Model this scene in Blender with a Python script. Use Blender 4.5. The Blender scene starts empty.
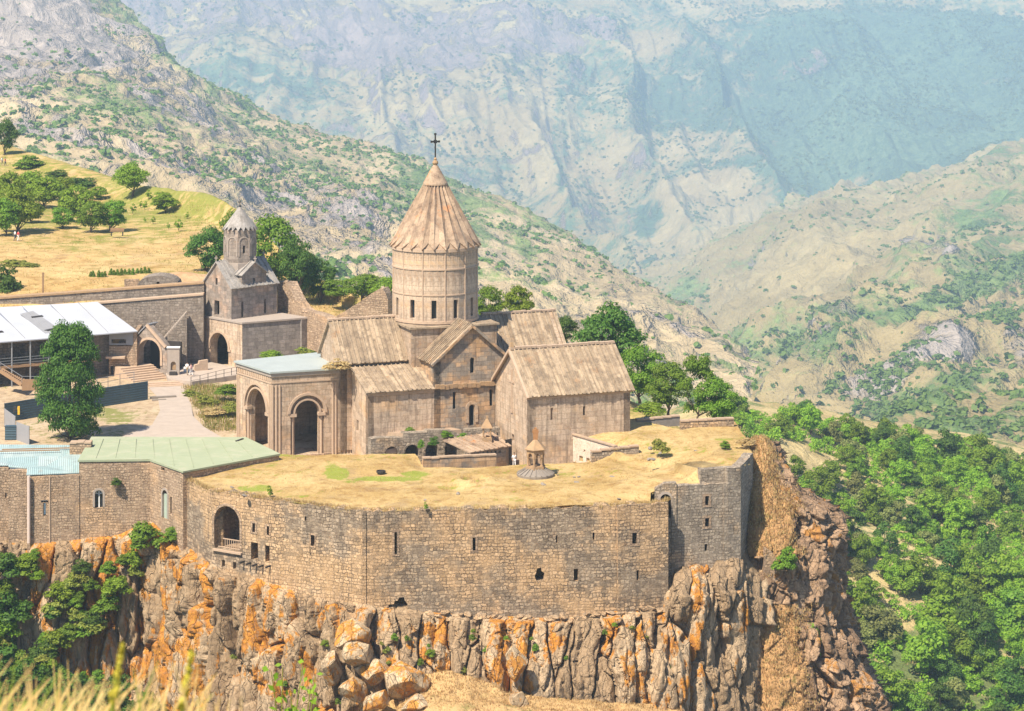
import bpy, bmesh, math, random
import numpy as np
from mathutils import Vector
from mathutils.geometry import tessellate_polygon, delaunay_2d_cdt

random.seed(7)
RNG = np.random.RandomState(7)
SC = bpy.context.scene
COL = SC.collection
R = math.radians
F, YH, H = 2500.0, -60.0, 58.0          # focal length in pixels, horizon row, camera height above the courtyard

# ------------------------------------------------------------------ measuring helpers
def P(px, py, z):
    """point at height z seen at a pixel of the photograph"""
    d = (H - z) * F / (py - YH)
    return ((px - 512) * d / F, d, z)
def D(px, py, d):
    """point at distance d seen at a pixel of the photograph"""
    return ((px - 512) * d / F, d, H - (py - YH) * d / F)
def on_wall(p0, p1, px, py):
    """(u, z) of a pixel on the vertical plane through p0 and p1"""
    rx = (px - 512) / F
    dx, dy = p1[0] - p0[0], p1[1] - p0[1]
    den = rx * dy - dx
    t = (p0[0] * dy - p0[1] * dx) / den
    L = math.hypot(dx, dy)
    u = ((rx * t - p0[0]) * dx + (t - p0[1]) * dy) / L
    return u, H - (py - YH) * t / F

# ------------------------------------------------------------------ numpy noise
def _hash(ix, iy, iz, seed):
    h = (ix.astype(np.uint32) * np.uint32(374761393) + iy.astype(np.uint32) * np.uint32(668265263)
         + iz.astype(np.uint32) * np.uint32(2147483647 & 1274126177) + np.uint32(seed * 7919 + 13))
    h = (h ^ (h >> np.uint32(13))) * np.uint32(1274126177)
    h = (h ^ (h >> np.uint32(16))) * np.uint32(2246822519)
    h = h ^ (h >> np.uint32(15))
    return h.astype(np.float64) / 4294967295.0
def vnoise(p, seed=0):
    p = np.asarray(p, float)
    i = np.floor(p).astype(np.int64); f = p - i
    f = f * f * f * (f * (f * 6 - 15) + 10)
    out = 0
    for a in (0, 1):
        for b in (0, 1):
            for c in (0, 1):
                w = (f[:, 0] if a else 1 - f[:, 0]) * (f[:, 1] if b else 1 - f[:, 1]) * (f[:, 2] if c else 1 - f[:, 2])
                out = out + w * _hash(i[:, 0] + a, i[:, 1] + b, i[:, 2] + c, seed)
    return out * 2 - 1
def fbm(p, octaves=4, seed=0, ridged=False):
    p = np.asarray(p, float); out = 0; amp = 1.0; tot = 0
    for o in range(octaves):
        n = vnoise(p * (2.03 ** o) + o * 17.3, seed + o)
        if ridged: n = 1 - 2 * np.abs(n)
        out = out + n * amp; tot += amp; amp *= 0.5
    return out / tot

# ------------------------------------------------------------------ object helpers
def tag(o, label=None, cat=None, group=None, kind=None):
    if label: o['label'] = label
    if cat: o['category'] = cat
    if group: o['group'] = group
    if kind: o['kind'] = kind
    return o
def thing(name, label, cat, loc=(0, 0, 0), rz=0.0, group=None):
    o = bpy.data.objects.new(name, None); COL.objects.link(o)
    o.location = loc; o.rotation_euler = (0, 0, rz); o.empty_display_size = 0.3
    return tag(o, label, cat, group)
def autouv(me):
    n = len(me.polygons)
    if not n: return
    nl = len(me.loops)
    nor = np.empty(n * 3); me.polygons.foreach_get('normal', nor); nor = nor.reshape(-1, 3)
    lt = np.empty(n, np.int32); me.polygons.foreach_get('loop_total', lt)
    vi = np.empty(nl, np.int32); me.loops.foreach_get('vertex_index', vi)
    co = np.empty(len(me.vertices) * 3); me.vertices.foreach_get('co', co); co = co.reshape(-1, 3)
    t = np.stack([-nor[:, 1], nor[:, 0], np.zeros(n)], 1)
    ln = np.linalg.norm(t, axis=1)
    flat = ln < 0.05
    t[flat] = (1, 0, 0); ln[flat] = 1
    t /= ln[:, None]
    b = np.cross(nor, t)
    tl = np.repeat(t, lt, 0); bl = np.repeat(b, lt, 0); c = co[vi]
    uv = np.stack([(c * tl).sum(1), (c * bl).sum(1)], 1)
    l = me.uv_layers.new(name='UVMap')
    l.data.foreach_set('uv', uv.astype(np.float32).ravel())
def link_mesh(name, me, parent=None, mats=(), smooth=False):
    for m in mats: me.materials.append(m)
    if smooth: me.polygons.foreach_set('use_smooth', [True] * len(me.polygons))
    o = bpy.data.objects.new(name, me); COL.objects.link(o)
    if parent: o.parent = parent
    return o

class MB:
    """collects polygons of one mesh object, in its parent's coordinates"""
    def __init__(s, off=(0, 0, 0)):
        s.v = []; s.f = []; s.mi = []; s.m = 0; s.off = off
    def vert(s, p):
        s.v.append((p[0] + s.off[0], p[1] + s.off[1], p[2] + s.off[2])); return len(s.v) - 1
    def face(s, idx): s.f.append(tuple(idx)); s.mi.append(s.m)
    def poly(s, pts): s.face([s.vert(p) for p in pts])
    def hexa(s, b, t):
        """box from four bottom points and four top points, same order"""
        i = [s.vert(p) for p in b] + [s.vert(p) for p in t]
        for q in ((3, 2, 1, 0), (4, 5, 6, 7), (0, 1, 5, 4), (1, 2, 6, 5), (2, 3, 7, 6), (3, 0, 4, 7)):
            s.face([i[k] for k in q])
    def box(s, x0, x1, y0, y1, z0, z1):
        s.hexa([(x0, y0, z0), (x1, y0, z0), (x1, y1, z0), (x0, y1, z0)],
               [(x0, y0, z1), (x1, y0, z1), (x1, y1, z1), (x0, y1, z1)])
    def prism(s, poly, z0, z1):
        """vertical prism over a plan polygon (z1 may be a list)"""
        n = len(poly); zt = z1 if isinstance(z1, (list, tuple)) else [z1] * n
        b = [s.vert((p[0], p[1], z0)) for p in poly]; t = [s.vert((p[0], p[1], zt[k])) for k, p in enumerate(poly)]
        for k in range(n): s.face([b[k], b[(k + 1) % n], t[(k + 1) % n], t[k]])
        s.face(t); s.face(b[::-1])
    def bar(s, a, b, w, h=None):
        """rectangular bar between two points"""
        h = h or w
        a = Vector(a); b = Vector(b); d = (b - a).normalized()
        up = Vector((0, 0, 1)) if abs(d.z) < 0.95 else Vector((0, 1, 0))
        x = d.cross(up).normalized() * (w / 2); y = x.cross(d).normalized() * (h / 2)
        s.hexa([a - x - y, a + x - y, a + x + y, a - x + y], [b - x - y, b + x - y, b + x + y, b - x + y])
    def tube(s, pts, r, n=6, cap=True):
        """tube along points, radius a number or a list"""
        pts = [Vector(p) for p in pts]; rr = r if isinstance(r, (list, tuple)) else [r] * len(pts)
        rings = []
        for k, p in enumerate(pts):
            d = (pts[min(k + 1, len(pts) - 1)] - pts[max(k - 1, 0)]).normalized()
            up = Vector((0, 0, 1)) if abs(d.z) < 0.9 else Vector((0, 1, 0))
            x = d.cross(up).normalized(); y = x.cross(d).normalized()
            rings.append([s.vert(p + (x * math.cos(2 * math.pi * j / n) + y * math.sin(2 * math.pi * j / n)) * rr[k]) for j in range(n)])
        for a, b in zip(rings, rings[1:]):
            for j in range(n): s.face([a[j], a[(j + 1) % n], b[(j + 1) % n], b[j]])
        if cap: s.face(rings[0][::-1]); s.face(rings[-1])
    def lathe(s, prof, n=16, c=(0, 0), a0=0.0, cap=True):
        """profile of (radius, z) turned about a vertical axis"""
        rings = []
        for r, z in prof:
            rings.append([s.vert((c[0] + r * math.cos(a0 + 2 * math.pi * j / n), c[1] + r * math.sin(a0 + 2 * math.pi * j / n), z)) for j in range(n)])
        for a, b in zip(rings, rings[1:]):
            for j in range(n): s.face([a[j], a[(j + 1) % n], b[(j + 1) % n], b[j]])
        if cap: s.face(rings[0][::-1]); s.face(rings[-1])
    def panel(s, p0, p1, outer, holes=(), th=0.5, inset=0.0):
        """wall slab: outline and holes in (u, z) on the plane p0->p1 (left to right seen from outside)"""
        dx, dy = p1[0] - p0[0], p1[1] - p0[1]; L = math.hypot(dx, dy); dx /= L; dy /= L
        nx, ny = -dy, dx                                   # inward
        loops = [outer] + list(holes)
        flat = [q for l in loops for q in l]
        def pt(q, k): return (p0[0] + dx * q[0] + nx * k, p0[1] + dy * q[0] + ny * k, q[1])
        fi = [s.vert(pt(q, inset)) for q in flat]; bi = [s.vert(pt(q, inset + th)) for q in flat]
        tris = tessellate_polygon([[Vector((q[0], q[1], 0)) for q in l] for l in loops])
        for t in tris:
            a, b, c = (flat[k] for k in t)
            ccw = (b[0] - a[0]) * (c[1] - a[1]) - (b[1] - a[1]) * (c[0] - a[0]) > 0
            t = t if ccw else t[::-1]
            s.face([fi[k] for k in t]); s.face([bi[k] for k in t[::-1]])
        base = 0
        for l in loops:
            n = len(l)
            area = sum(l[k][0] * l[(k + 1) % n][1] - l[(k + 1) % n][0] * l[k][1] for k in range(n))
            rev = (area < 0) != (base > 0)
            for k in range(n):
                a, b = base + k, base + (k + 1) % n
                q = [fi[a], bi[a], bi[b], fi[b]]
                s.face(q[::-1] if rev else q)
            base += n
    def slope(s, e0, e1, r1, r0, n, th=0.14, jit=0.03, gap=0.0):
        """stone slab strips from an eave (e0-e1) up to a ridge (r0-r1)"""
        e0, e1, r0, r1 = map(Vector, (e0, e1, r0, r1))
        nor = (e1 - e0).cross(r0 - e0).normalized()
        if nor.z < 0: nor = -nor
        for k in range(n):
            t0, t1 = k / n, (k + 1) / n - gap
            a, b = e0.lerp(e1, t0), e0.lerp(e1, t1); c, d = r0.lerp(r1, t1), r0.lerp(r1, t0)
            j = nor * random.uniform(-jit, jit) * .6; sl = (a - d).normalized() * random.uniform(-0.02, 0.08)
            m = random.uniform(.3, .7)                        # a joint part way down the strip
            am, bm = a.lerp(d, m), b.lerp(c, m); j2 = j + nor * .025
            s.hexa([a + sl + j - nor * th, b + sl + j - nor * th, bm + j - nor * th, am + j - nor * th], [a + sl + j, b + sl + j, bm + j, am + j])
            u = (b - a).normalized() * .055; h = nor * (th * .5 + .05)
            if k: s.hexa([a + sl - u + j, a + sl + u + j, d + u + j2, d - u + j2], [a + sl - u + j + h, a + sl + u + j + h, d + u + j2 + h, d - u + j2 + h])
            s.hexa([am + j2 - nor * th, bm + j2 - nor * th, c + j2 - nor * th, d + j2 - nor * th], [am + j2, bm + j2, c + j2, d + j2])
    def build(s, name, mats, parent=None, smooth=False, recalc=False):
        me = bpy.data.meshes.new(name)
        me.from_pydata(s.v, [], s.f); me.update()
        if recalc:
            bm = bmesh.new(); bm.from_mesh(me); bmesh.ops.recalc_face_normals(bm, faces=bm.faces[:]); bm.to_mesh(me); bm.free()
        mats = mats if isinstance(mats, (list, tuple)) else [mats]
        me.polygons.foreach_set('material_index', s.mi)
        autouv(me)
        return link_mesh(name, me, parent, mats, smooth)

def rect(u0, u1, z0, z1): return [(u0, z0), (u1, z0), (u1, z1), (u0, z1)]
def arch(u0, u1, z0, zs, n=10, pt=1.0):
    """arched opening, springing at zs"""
    r = (u1 - u0) / 2; c = (u0 + u1) / 2
    return [(u0, z0), (u1, z0)] + [(c + r * math.cos(math.pi * k / n), zs + pt * r * math.sin(math.pi * k / n)) for k in range(n + 1)]
def arch_ring(mb, p0, p1, u0, u1, zs, w, proud=0.12, depth=0.2, n=12, legs=0.0):
    """projecting moulding round an arch"""
    r = (u1 - u0) / 2; c = (u0 + u1) / 2
    o = [(c + (r + w) * math.cos(math.pi * k / n), zs + (r + w) * math.sin(math.pi * k / n)) for k in range(n + 1)]
    i = [(c + r * math.cos(math.pi * k / n), zs + r * math.sin(math.pi * k / n)) for k in range(n + 1)]
    for k in range(n):
        mb.panel(p0, p1, [i[k], o[k], o[k + 1], i[k + 1]], (), proud + depth, -proud)
    if legs:
        mb.panel(p0, p1, rect(u0 - w, u0, zs - legs, zs), (), proud + depth, -proud)
        mb.panel(p0, p1, rect(u1, u1 + w, zs - legs, zs), (), proud + depth, -proud)
def ragged(u0, u1, z0, z1, step=0.6, amp=0.12, zend=None):
    """outline with an uneven top"""
    zend = z1 if zend is None else zend
    n = max(2, int((u1 - u0) / step)); top = []
    for k in range(n + 1):
        t = k / n; zz = z1 + (zend - z1) * t
        top.append((u0 + (u1 - u0) * t, zz + (random.uniform(-amp, amp) if 0 < k < n else 0)))
    return [(u0, z0), (u1, z0)] + top[::-1]

# ------------------------------------------------------------------ materials
class NT:
    def __init__(s, name):
        s.m = bpy.data.materials.new(name); s.m.use_nodes = True
        s.t = s.m.node_tree; s.t.nodes.clear()
        s.out = s.n('ShaderNodeOutputMaterial')
    def n(s, typ, ins=None, **props):
        nd = s.t.nodes.new(typ)
        for k, v in props.items(): setattr(nd, k, v)
        for k, v in (ins or {}).items(): s.set(nd.inputs[k], v)
        return nd
    def set(s, sock, v):
        if isinstance(v, bpy.types.NodeSocket): s.t.links.new(v, sock)
        else:
            if sock.type == 'RGBA' and len(v) == 3: v = (*v, 1)
            sock.default_value = v
    def uv(s): return s.n('ShaderNodeUVMap').outputs[0]
    def obj(s): return s.n('ShaderNodeTexCoord').outputs['Object']
    def pos(s): return s.n('ShaderNodeNewGeometry').outputs['Position']
    def island(s): return s.n('ShaderNodeNewGeometry').outputs['Random Per Island']
    def objrand(s): return s.n('ShaderNodeObjectInfo').outputs['Random']
    def attr(s, name): return s.n('ShaderNodeAttribute', attribute_name=name).outputs['Fac']
    def noise(s, vec, scale, detail=4, rough=0.55, out=0):
        return s.n('ShaderNodeTexNoise', {'Vector': vec, 'Scale': scale, 'Detail': detail, 'Roughness': rough}).outputs[out]
    def vor(s, vec, scale, out='Distance', feature='F1'):
        return s.n('ShaderNodeTexVoronoi', {'Vector': vec, 'Scale': scale}, feature=feature).outputs[out]
    def map(s, vec, scale=(1, 1, 1), loc=(0, 0, 0)):
        return s.n('ShaderNodeMapping', {'Vector': vec, 'Scale': scale, 'Location': loc}).outputs[0]
    def math(s, op, a, b=0.0, clamp=False):
        return s.n('ShaderNodeMath', {0: a, 1: b}, operation=op, use_clamp=clamp).outputs[0]
    def ss(s, v, a, b):
        """smooth step from a to b"""
        return s.n('ShaderNodeMapRange', {'Value': v, 'From Min': a, 'From Max': b, 'To Min': 0.0, 'To Max': 1.0}, interpolation_type='SMOOTHSTEP').outputs[0]
    def mix(s, f, a, b, blend='MIX'):
        nd = s.n('ShaderNodeMix', data_type='RGBA', blend_type=blend)
        s.set(nd.inputs[0], f); s.set(nd.inputs[6], a); s.set(nd.inputs[7], b)
        return nd.outputs[2]
    def hsv(s, col, h=0.5, sat=1.0, v=1.0):
        return s.n('ShaderNodeHueSaturation', {'Hue': h, 'Saturation': sat, 'Value': v, 'Color': col}).outputs[0]
    def bump(s, h, strength=0.5, dist=0.1):
        return s.n('ShaderNodeBump', {'Height': h, 'Strength': strength, 'Distance': dist}).outputs[0]
    def bsdf(s, col, rough=0.9, normal=None, metal=0.0, spec=0.2):
        b = s.n('ShaderNodeBsdfPrincipled', {'Base Color': col, 'Roughness': rough, 'Metallic': metal, 'Specular IOR Level': spec})
        if normal is not None: s.set(b.inputs['Normal'], normal)
        s.t.links.new(b.outputs[0], s.out.inputs[0]); return b

def lin(r, g, b):
    """8-bit picture colour to linear"""
    f = lambda c: (c / 255 / 12.92) if c / 255 <= .04045 else ((c / 255 + .055) / 1.055) ** 2.4
    return (f(r), f(g), f(b))

def m_masonry(name, c1, c2, mortar, bw, bh, warm=None, wamt=(.45, .6), wscale=.12, dist=.10, stain=(.10, .085, .07), streak=.35, bumpd=.06, lichen=0.0, rubble=False, contrast=.55):
    t = NT(name); uv = t.uv()
    nv = t.noise(uv, 1.7, 2, .5, 1)
    off = t.n('ShaderNodeVectorMath', {0: nv, 1: (.5, .5, .5)}, operation='SUBTRACT').outputs[0]
    off = t.n('ShaderNodeVectorMath', {0: off, 1: (dist * 2.4, dist * 2, 0)}, operation='MULTIPLY').outputs[0]
    duv = t.n('ShaderNodeVectorMath', {0: uv, 1: off}, operation='ADD').outputs[0]
    if rubble:                                   # roughly coursed stones of uneven size
        n2 = t.noise(t.map(uv, (1, 1.6, 1), (11, 5, 0)), .9, 3, .6, 1)
        o2 = t.n('ShaderNodeVectorMath', {0: n2, 1: (.5, .5, .5)}, operation='SUBTRACT').outputs[0]
        duv = t.n('ShaderNodeVectorMath', {0: duv, 1: t.n('ShaderNodeVectorMath', {0: o2, 1: (.9, .55, 0)}, operation='MULTIPLY').outputs[0]}, operation='ADD').outputs[0]
        br = t.n('ShaderNodeTexBrick', {'Vector': duv, 'Color1': (0, 0, 0), 'Color2': (1, 1, 1), 'Mortar': (.5, .5, .5), 'Scale': 1.0,
                 'Mortar Size': .034, 'Mortar Smooth': .5, 'Brick Width': bw, 'Row Height': bh}, offset=.37, offset_frequency=2, squash=.62, squash_frequency=3)
        rnd = br.outputs[0]; mor = t.math('MULTIPLY', br.outputs[1], t.math('ADD', .25, t.math('MULTIPLY', t.ss(t.noise(uv, .5, 4), .4, .6), .6)))
    else:
        br = t.n('ShaderNodeTexBrick', {'Vector': duv, 'Color1': (0, 0, 0), 'Color2': (1, 1, 1), 'Mortar': (.5, .5, .5), 'Scale': 1.0,
                 'Mortar Size': .012, 'Mortar Smooth': .3, 'Brick Width': bw, 'Row Height': bh}, offset=.42, squash=.72, squash_frequency=3)
        rnd = br.outputs[0]; mor = t.math('MULTIPLY', br.outputs[1], .75)
    col = t.mix(rnd, c1, c2)
    col = t.mix(t.ss(t.noise(t.map(uv, (1, 1, 1), (7, 3, 0)), 3.1, 3), .45, .75), col, t.hsv(col, .49, 1.1, .72))
    if warm:
        wm = t.noise(t.map(uv, (1, 1.2, 1)), wscale, 5, .6)
        wm = t.ss(t.math('ADD', wm, t.math('MULTIPLY', t.math('SUBTRACT', rnd, .5), .06)), *wamt)
        col = t.mix(wm, col, t.mix(rnd, t.hsv((*warm, 1), .5, 1, .84), t.hsv((*warm, 1), .5, .92, 1.22)))
    st = t.noise(t.map(uv, (1.6, .13, 1)), 1.0, 5, .68)
    col = t.mix(t.math('MULTIPLY', t.ss(st, .46, .72), streak), col, stain)
    st2 = t.noise(t.map(uv, (5.0, .35, 1), (3, 8, 0)), 1.0, 4, .65)
    col = t.mix(t.math('MULTIPLY', t.ss(st2, .50, .72), streak * .7), col, t.hsv(col, .49, 1.0, .55))
    bl = t.noise(uv, .33, 6, .68)
    col = t.mix(t.math('MULTIPLY', t.ss(bl, .50, .70), streak * .9), col, t.hsv(col, .5, .9, .52))
    if lichen:
        li = t.ss(t.noise(t.map(uv, (1, 1, 1), (31, 9, 0)), .9, 6, .7), .58, .68)
        col = t.mix(t.math('MULTIPLY', li, lichen), col, (.50, .22, .055))
    fine = t.noise(uv, 7, 4, .72)
    col = t.mix(contrast, col, t.mix(fine, (.16, .15, .14), (.86, .84, .82)), 'OVERLAY')
    col = t.mix(mor, col, mortar)
    h = t.math('ADD', t.math('MULTIPLY', mor, -1.0), t.math('MULTIPLY', t.noise(uv, 4, 5, .65), .9))
    h = t.math('ADD', h, t.math('MULTIPLY', rnd, .6))
    t.bsdf(col, .92, t.bump(h, .95, bumpd))
    return t.m
def m_plain(name, col, rough=.8, var=.25, scale=2.0, metal=0.0, bumpd=0.0, spec=.3, col2=None, stretch=(1, 1, 1)):
    t = NT(name); o = t.map(t.obj(), stretch)
    n = t.noise(o, scale, 5, .65)
    c = t.mix(n, t.hsv((*col, 1), .5, 1, 1 - var), t.hsv((*(col2 or col), 1), .5, 1, 1 + var))
    t.bsdf(c, rough, t.bump(t.noise(o, scale * 4, 4, .6), .6, bumpd) if bumpd else None, metal, spec)
    return t.m
def m_roof(name, c1, c2, dark, lichen=(.42, .2, .07), lamt=.35):
    t = NT(name); o = t.obj(); isl = t.island()
    c = t.mix(isl, c1, c2)
    n = t.noise(o, .8, 6, .7)
    c = t.mix(t.math('MULTIPLY', t.ss(n, .42, .66), .75), c, dark)
    c = t.mix(t.math('MULTIPLY', t.ss(t.noise(o, 2.6, 5, .72), .5, .68), .7), c, t.hsv(c, .5, 1, .5))
    c = t.mix(t.math('MULTIPLY', t.ss(t.noise(t.map(o, (1, 1, 1), (9, 2, 5)), .55, 6, .72), .57, .68), lamt), c, lichen)
    c = t.mix(.5, c, t.mix(t.noise(o, 7, 4, .7), (.2, .2, .2), (.85, .85, .85)), 'OVERLAY')
    t.bsdf(c, .93, t.bump(t.noise(o, 5, 5, .7), .7, .05)); return t.m
def m_leaf(name, c1, c2, bright=.35, trans=.25):
    t = NT(name)
    c = t.mix(t.island(), c1, c2)
    ob = t.objrand()
    c = t.hsv(c, t.math('ADD', .485, t.math('MULTIPLY', ob, .03)), 1.0, t.math('ADD', 1 - bright, t.math('MULTIPLY', ob, bright * 2)))
    b = t.n('ShaderNodeBsdfPrincipled', {'Base Color': c, 'Roughness': .6, 'Specular IOR Level': .25})
    tr = t.n('ShaderNodeBsdfTranslucent', {'Color': c})
    mx = t.n('ShaderNodeMixShader', {0: trans, 1: b.outputs[0], 2: tr.outputs[0]})
    t.t.links.new(mx.outputs[0], t.out.inputs[0]); return t.m

M = {}
# ---- stone
M['fort'] = m_masonry('fort_rubble', (.215, .165, .115), (.47, .375, .27), (.11, .08, .055), .55, .34, warm=(.52, .345, .185), wamt=(.43, .55), wscale=.10, streak=.55, lichen=.15, rubble=True, bumpd=.12, contrast=.7)
M['fort_left'] = m_masonry('fort_rubble_left', (.33, .235, .16), (.52, .39, .27), (.18, .13, .085), .50, .30, warm=(.50, .33, .19), wamt=(.48, .64), wscale=.16, streak=.45, rubble=True, bumpd=.12, contrast=.65)
M['fort_grey'] = m_masonry('fort_rubble_grey', (.25, .21, .165), (.47, .395, .305), (.14, .11, .08), .50, .31, warm=(.48, .33, .19), wamt=(.52, .70), wscale=.2, streak=.5, rubble=True, bumpd=.12, contrast=.65)
M['wall_grey'] = m_masonry('rampart_stone', (.22, .18, .145), (.36, .305, .25), (.14, .115, .09), .62, .36, streak=.45, rubble=True, bumpd=.08)
M['ashlar'] = m_masonry('tuff_ashlar', (.41, .31, .215), (.54, .42, .31), (.25, .185, .13), 1.0, .55, warm=(.50, .315, .17), wamt=(.50, .68), wscale=.22, dist=.03, streak=.65, stain=(.13, .095, .07), bumpd=.03, lichen=.3)
M['ashlar_dark'] = m_masonry('tuff_ashlar_weathered', (.24, .205, .17), (.38, .325, .26), (.16, .13, .105), .95, .52, warm=(.48, .30, .155), wamt=(.44, .58), wscale=.2, dist=.03, streak=.6, bumpd=.035, lichen=.3)
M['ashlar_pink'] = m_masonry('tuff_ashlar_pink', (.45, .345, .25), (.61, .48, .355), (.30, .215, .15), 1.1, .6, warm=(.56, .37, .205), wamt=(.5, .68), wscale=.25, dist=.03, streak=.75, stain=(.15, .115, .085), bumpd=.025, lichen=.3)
M['ashlar_grey'] = m_masonry('grey_ashlar', (.25, .21, .175), (.38, .32, .27), (.17, .14, .115), .9, .5, warm=(.42, .29, .205), wamt=(.5, .66), wscale=.25, dist=.03, streak=.55, bumpd=.03)
M['ashlar_shaded'] = m_masonry('shaded_grey_ashlar', (.20, .18, .165), (.31, .28, .255), (.14, .125, .11), .9, .5, dist=.03, streak=.5, bumpd=.03)  # dark cold grey: shade of the gate church's right face painted in
M['plaster'] = m_masonry('pale_render', (.60, .50, .40), (.68, .58, .47), (.54, .45, .36), 1.4, .8, dist=.1, streak=.35, stain=(.35, .27, .2), bumpd=.01)
M['roof'] = m_roof('stone_slab_roof', (.28, .21, .14), (.45, .345, .235), (.18, .135, .095), lamt=.28)
M['roof_dome'] = m_roof('dome_slab_roof', (.32, .225, .15), (.46, .335, .23), (.22, .15, .105), (.55, .22, .07), .6)
M['roof_grey'] = m_roof('grey_slab_roof', (.27, .245, .22), (.37, .34, .31), (.20, .18, .16), lamt=.05)
M['trim'] = m_plain('cut_stone_trim', (.46, .335, .235), .9, .3, 2.5, bumpd=.03)
M['trim_grey'] = m_plain('grey_stone_trim', (.36, .30, .25), .9, .25, 2.5, bumpd=.03)
M['kerb'] = m_plain('weathered_kerb', (.40, .29, .20), .95, .35, 1.5, bumpd=.04)
M['lantern'] = m_plain('lichen_stone', (.30, .22, .155), .95, .4, 2.2, bumpd=.04, col2=(.38, .24, .12))
M['orange_stone'] = m_plain('orange_lichen_stone', (.34, .17, .07), .95, .4, 5, bumpd=.03)
M['slab'] = m_plain('bedded_slab', (.24, .205, .17), .95, .3, 3, bumpd=.04)
# ---- metal, wood, misc
M['whiteroof'] = m_plain('white_sheet_roof', (.42, .435, .47), .5, .14, .35, spec=.3)
M['greysheet'] = m_plain('grey_roof_sheet', (.27, .27, .28), .55, .18, 1.0)
M['paleroof'] = m_plain('pale_flat_roof', (.35, .385, .37), .65, .18, .6)
M['iron'] = m_plain('dark_iron', (.045, .04, .037), .6, .3, 6, metal=.4)
M['steel'] = m_plain('grey_steel', (.30, .31, .32), .5, .2, 3, metal=.5)
M['dark'] = m_plain('dark_timber', (.045, .038, .034), .8, .3, 3)
M['wood'] = m_plain('timber', (.30, .185, .10), .85, .3, 3, stretch=(1, 1, .3))
M['pipe'] = m_plain('pinkish_downpipe', (.66, .52, .44), .6, .1, 2)
M['glass'] = m_plain('window_glass', (.03, .035, .04), .15, .2, 1, spec=.6)
M['frame'] = m_plain('white_paint', (.72, .72, .70), .6, .1, 3)
M['shutter'] = m_plain('pale_green_paint', (.36, .42, .34), .7, .2, 2)
M['yellow'] = m_plain('yellow_paint', (.75, .45, .04), .6, .1, 3)
M['skin'] = m_plain('skin', (.50, .32, .23), .6, .05, 3)
M['hair'] = m_plain('dark_hair', (.04, .03, .025), .7, .2, 9)
M['c_white'] = m_plain('white_cloth', (.75, .73, .70), .9, .08, 5)
M['c_pink'] = m_plain('pink_cloth', (.65, .38, .36), .9, .1, 5)
M['c_red'] = m_plain('red_cloth', (.60, .07, .06), .9, .1, 5)
M['c_navy'] = m_plain('navy_cloth', (.05, .06, .10), .9, .1, 5)
M['c_khaki'] = m_plain('khaki_cloth', (.36, .29, .20), .9, .1, 5)
M['bark'] = m_plain('bark', (.12, .085, .06), .95, .4, 6, bumpd=.05, stretch=(1, 1, .25))
def m_corr(name, col, col2, axis=0, period=.25):
    t = NT(name); uv = t.uv()
    w = t.n('ShaderNodeTexWave', {'Vector': uv, 'Scale': 2 * math.pi / (20 * period), 'Distortion': 0.0}, wave_type='BANDS', bands_direction='XYZ'[axis], wave_profile='SIN').outputs[1]
    pan = t.n('ShaderNodeTexBrick', {'Vector': uv, 'Color1': (0, 0, 0), 'Color2': (1, 1, 1), 'Scale': 1.0, 'Mortar Size': .01, 'Brick Width': 1.1, 'Row Height': 3.4}).outputs[0]
    c = t.mix(pan, col, col2)
    c = t.mix(t.math('MULTIPLY', t.ss(t.noise(uv, .7, 5, .7), .48, .7), .55), c, t.hsv(c, .5, .6, .6))
    c = t.mix(t.math('MULTIPLY', t.ss(t.noise(t.map(uv, (1, .3, 1), (5, 2, 0)), 1.3, 5, .75), .60, .70), .45), c, (.30, .19, .11))
    t.bsdf(c, .45, t.bump(w, .7, .05), 0.0, .35); return t.m
M['turq'] = m_corr('turquoise_sheet', (.29, .40, .40), (.40, .48, .47), 0, .22)
M['fence'] = m_corr('dark_fence_sheet', (.04, .075, .10), (.055, .095, .12), 1, .3)
def m_felt():
    t = NT('green_roof_felt'); o = t.obj()
    c = t.mix(t.noise(o, .25, 6, .7), (.28, .315, .20), (.35, .385, .255))
    c = t.mix(t.math('MULTIPLY', t.ss(t.noise(o, .5, 6, .75), .48, .66), .6), c, (.40, .39, .28))
    c = t.mix(t.math('MULTIPLY', t.ss(t.noise(t.map(o, (.3, 1.6, 1), (4, 4, 4)), 1.0, 6, .75), .54, .70), .55), c, (.22, .26, .17))
    c = t.mix(t.math('MULTIPLY', t.ss(t.noise(o, 2.2, 5, .75), .62, .72), .6), c, (.30, .22, .13))
    w = t.n('ShaderNodeTexWave', {'Vector': t.map(o, (.18, 1, 1)), 'Scale': .32, 'Distortion': 1.0}, bands_direction='Y').outputs[1]
    c = t.mix(t.math('MULTIPLY', t.ss(w, .9, 1.0), .25), c, (.28, .33, .25))
    t.bsdf(c, .9, t.bump(t.noise(o, .9, 4), .5, .06)); return t.m
M['felt'] = m_felt()
# ---- plants
M['leaf_bright'] = m_leaf('leaf_bright', (.16, .26, .016), (.25, .35, .03), .16, .38)
M['leaf_mid'] = m_leaf('leaf_mid', (.115, .22, .018), (.20, .31, .028), .2, .38)
M['leaf_dark'] = m_leaf('leaf_dark', (.058, .13, .016), (.105, .185, .024), .2, .34)
M['leaf_valley'] = m_leaf('leaf_valley', (.15, .27, .018), (.27, .39, .032), .36, .42)
M['leaf_scrub'] = m_leaf('leaf_scrub', (.09, .16, .028), (.16, .225, .045), .3, .3)
M['straw'] = m_leaf('straw', (.46, .33, .14), (.60, .46, .22), .1, .35)
M['straw_red'] = m_leaf('russet_straw', (.36, .205, .085), (.50, .32, .145), .1, .35)
M['weed'] = m_leaf('weed', (.17, .22, .03), (.32, .33, .06), .1, .35)
M['fg_straw'] = m_leaf('foreground_straw', (.66, .42, .15), (.80, .57, .25), .1, .4)
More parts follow.
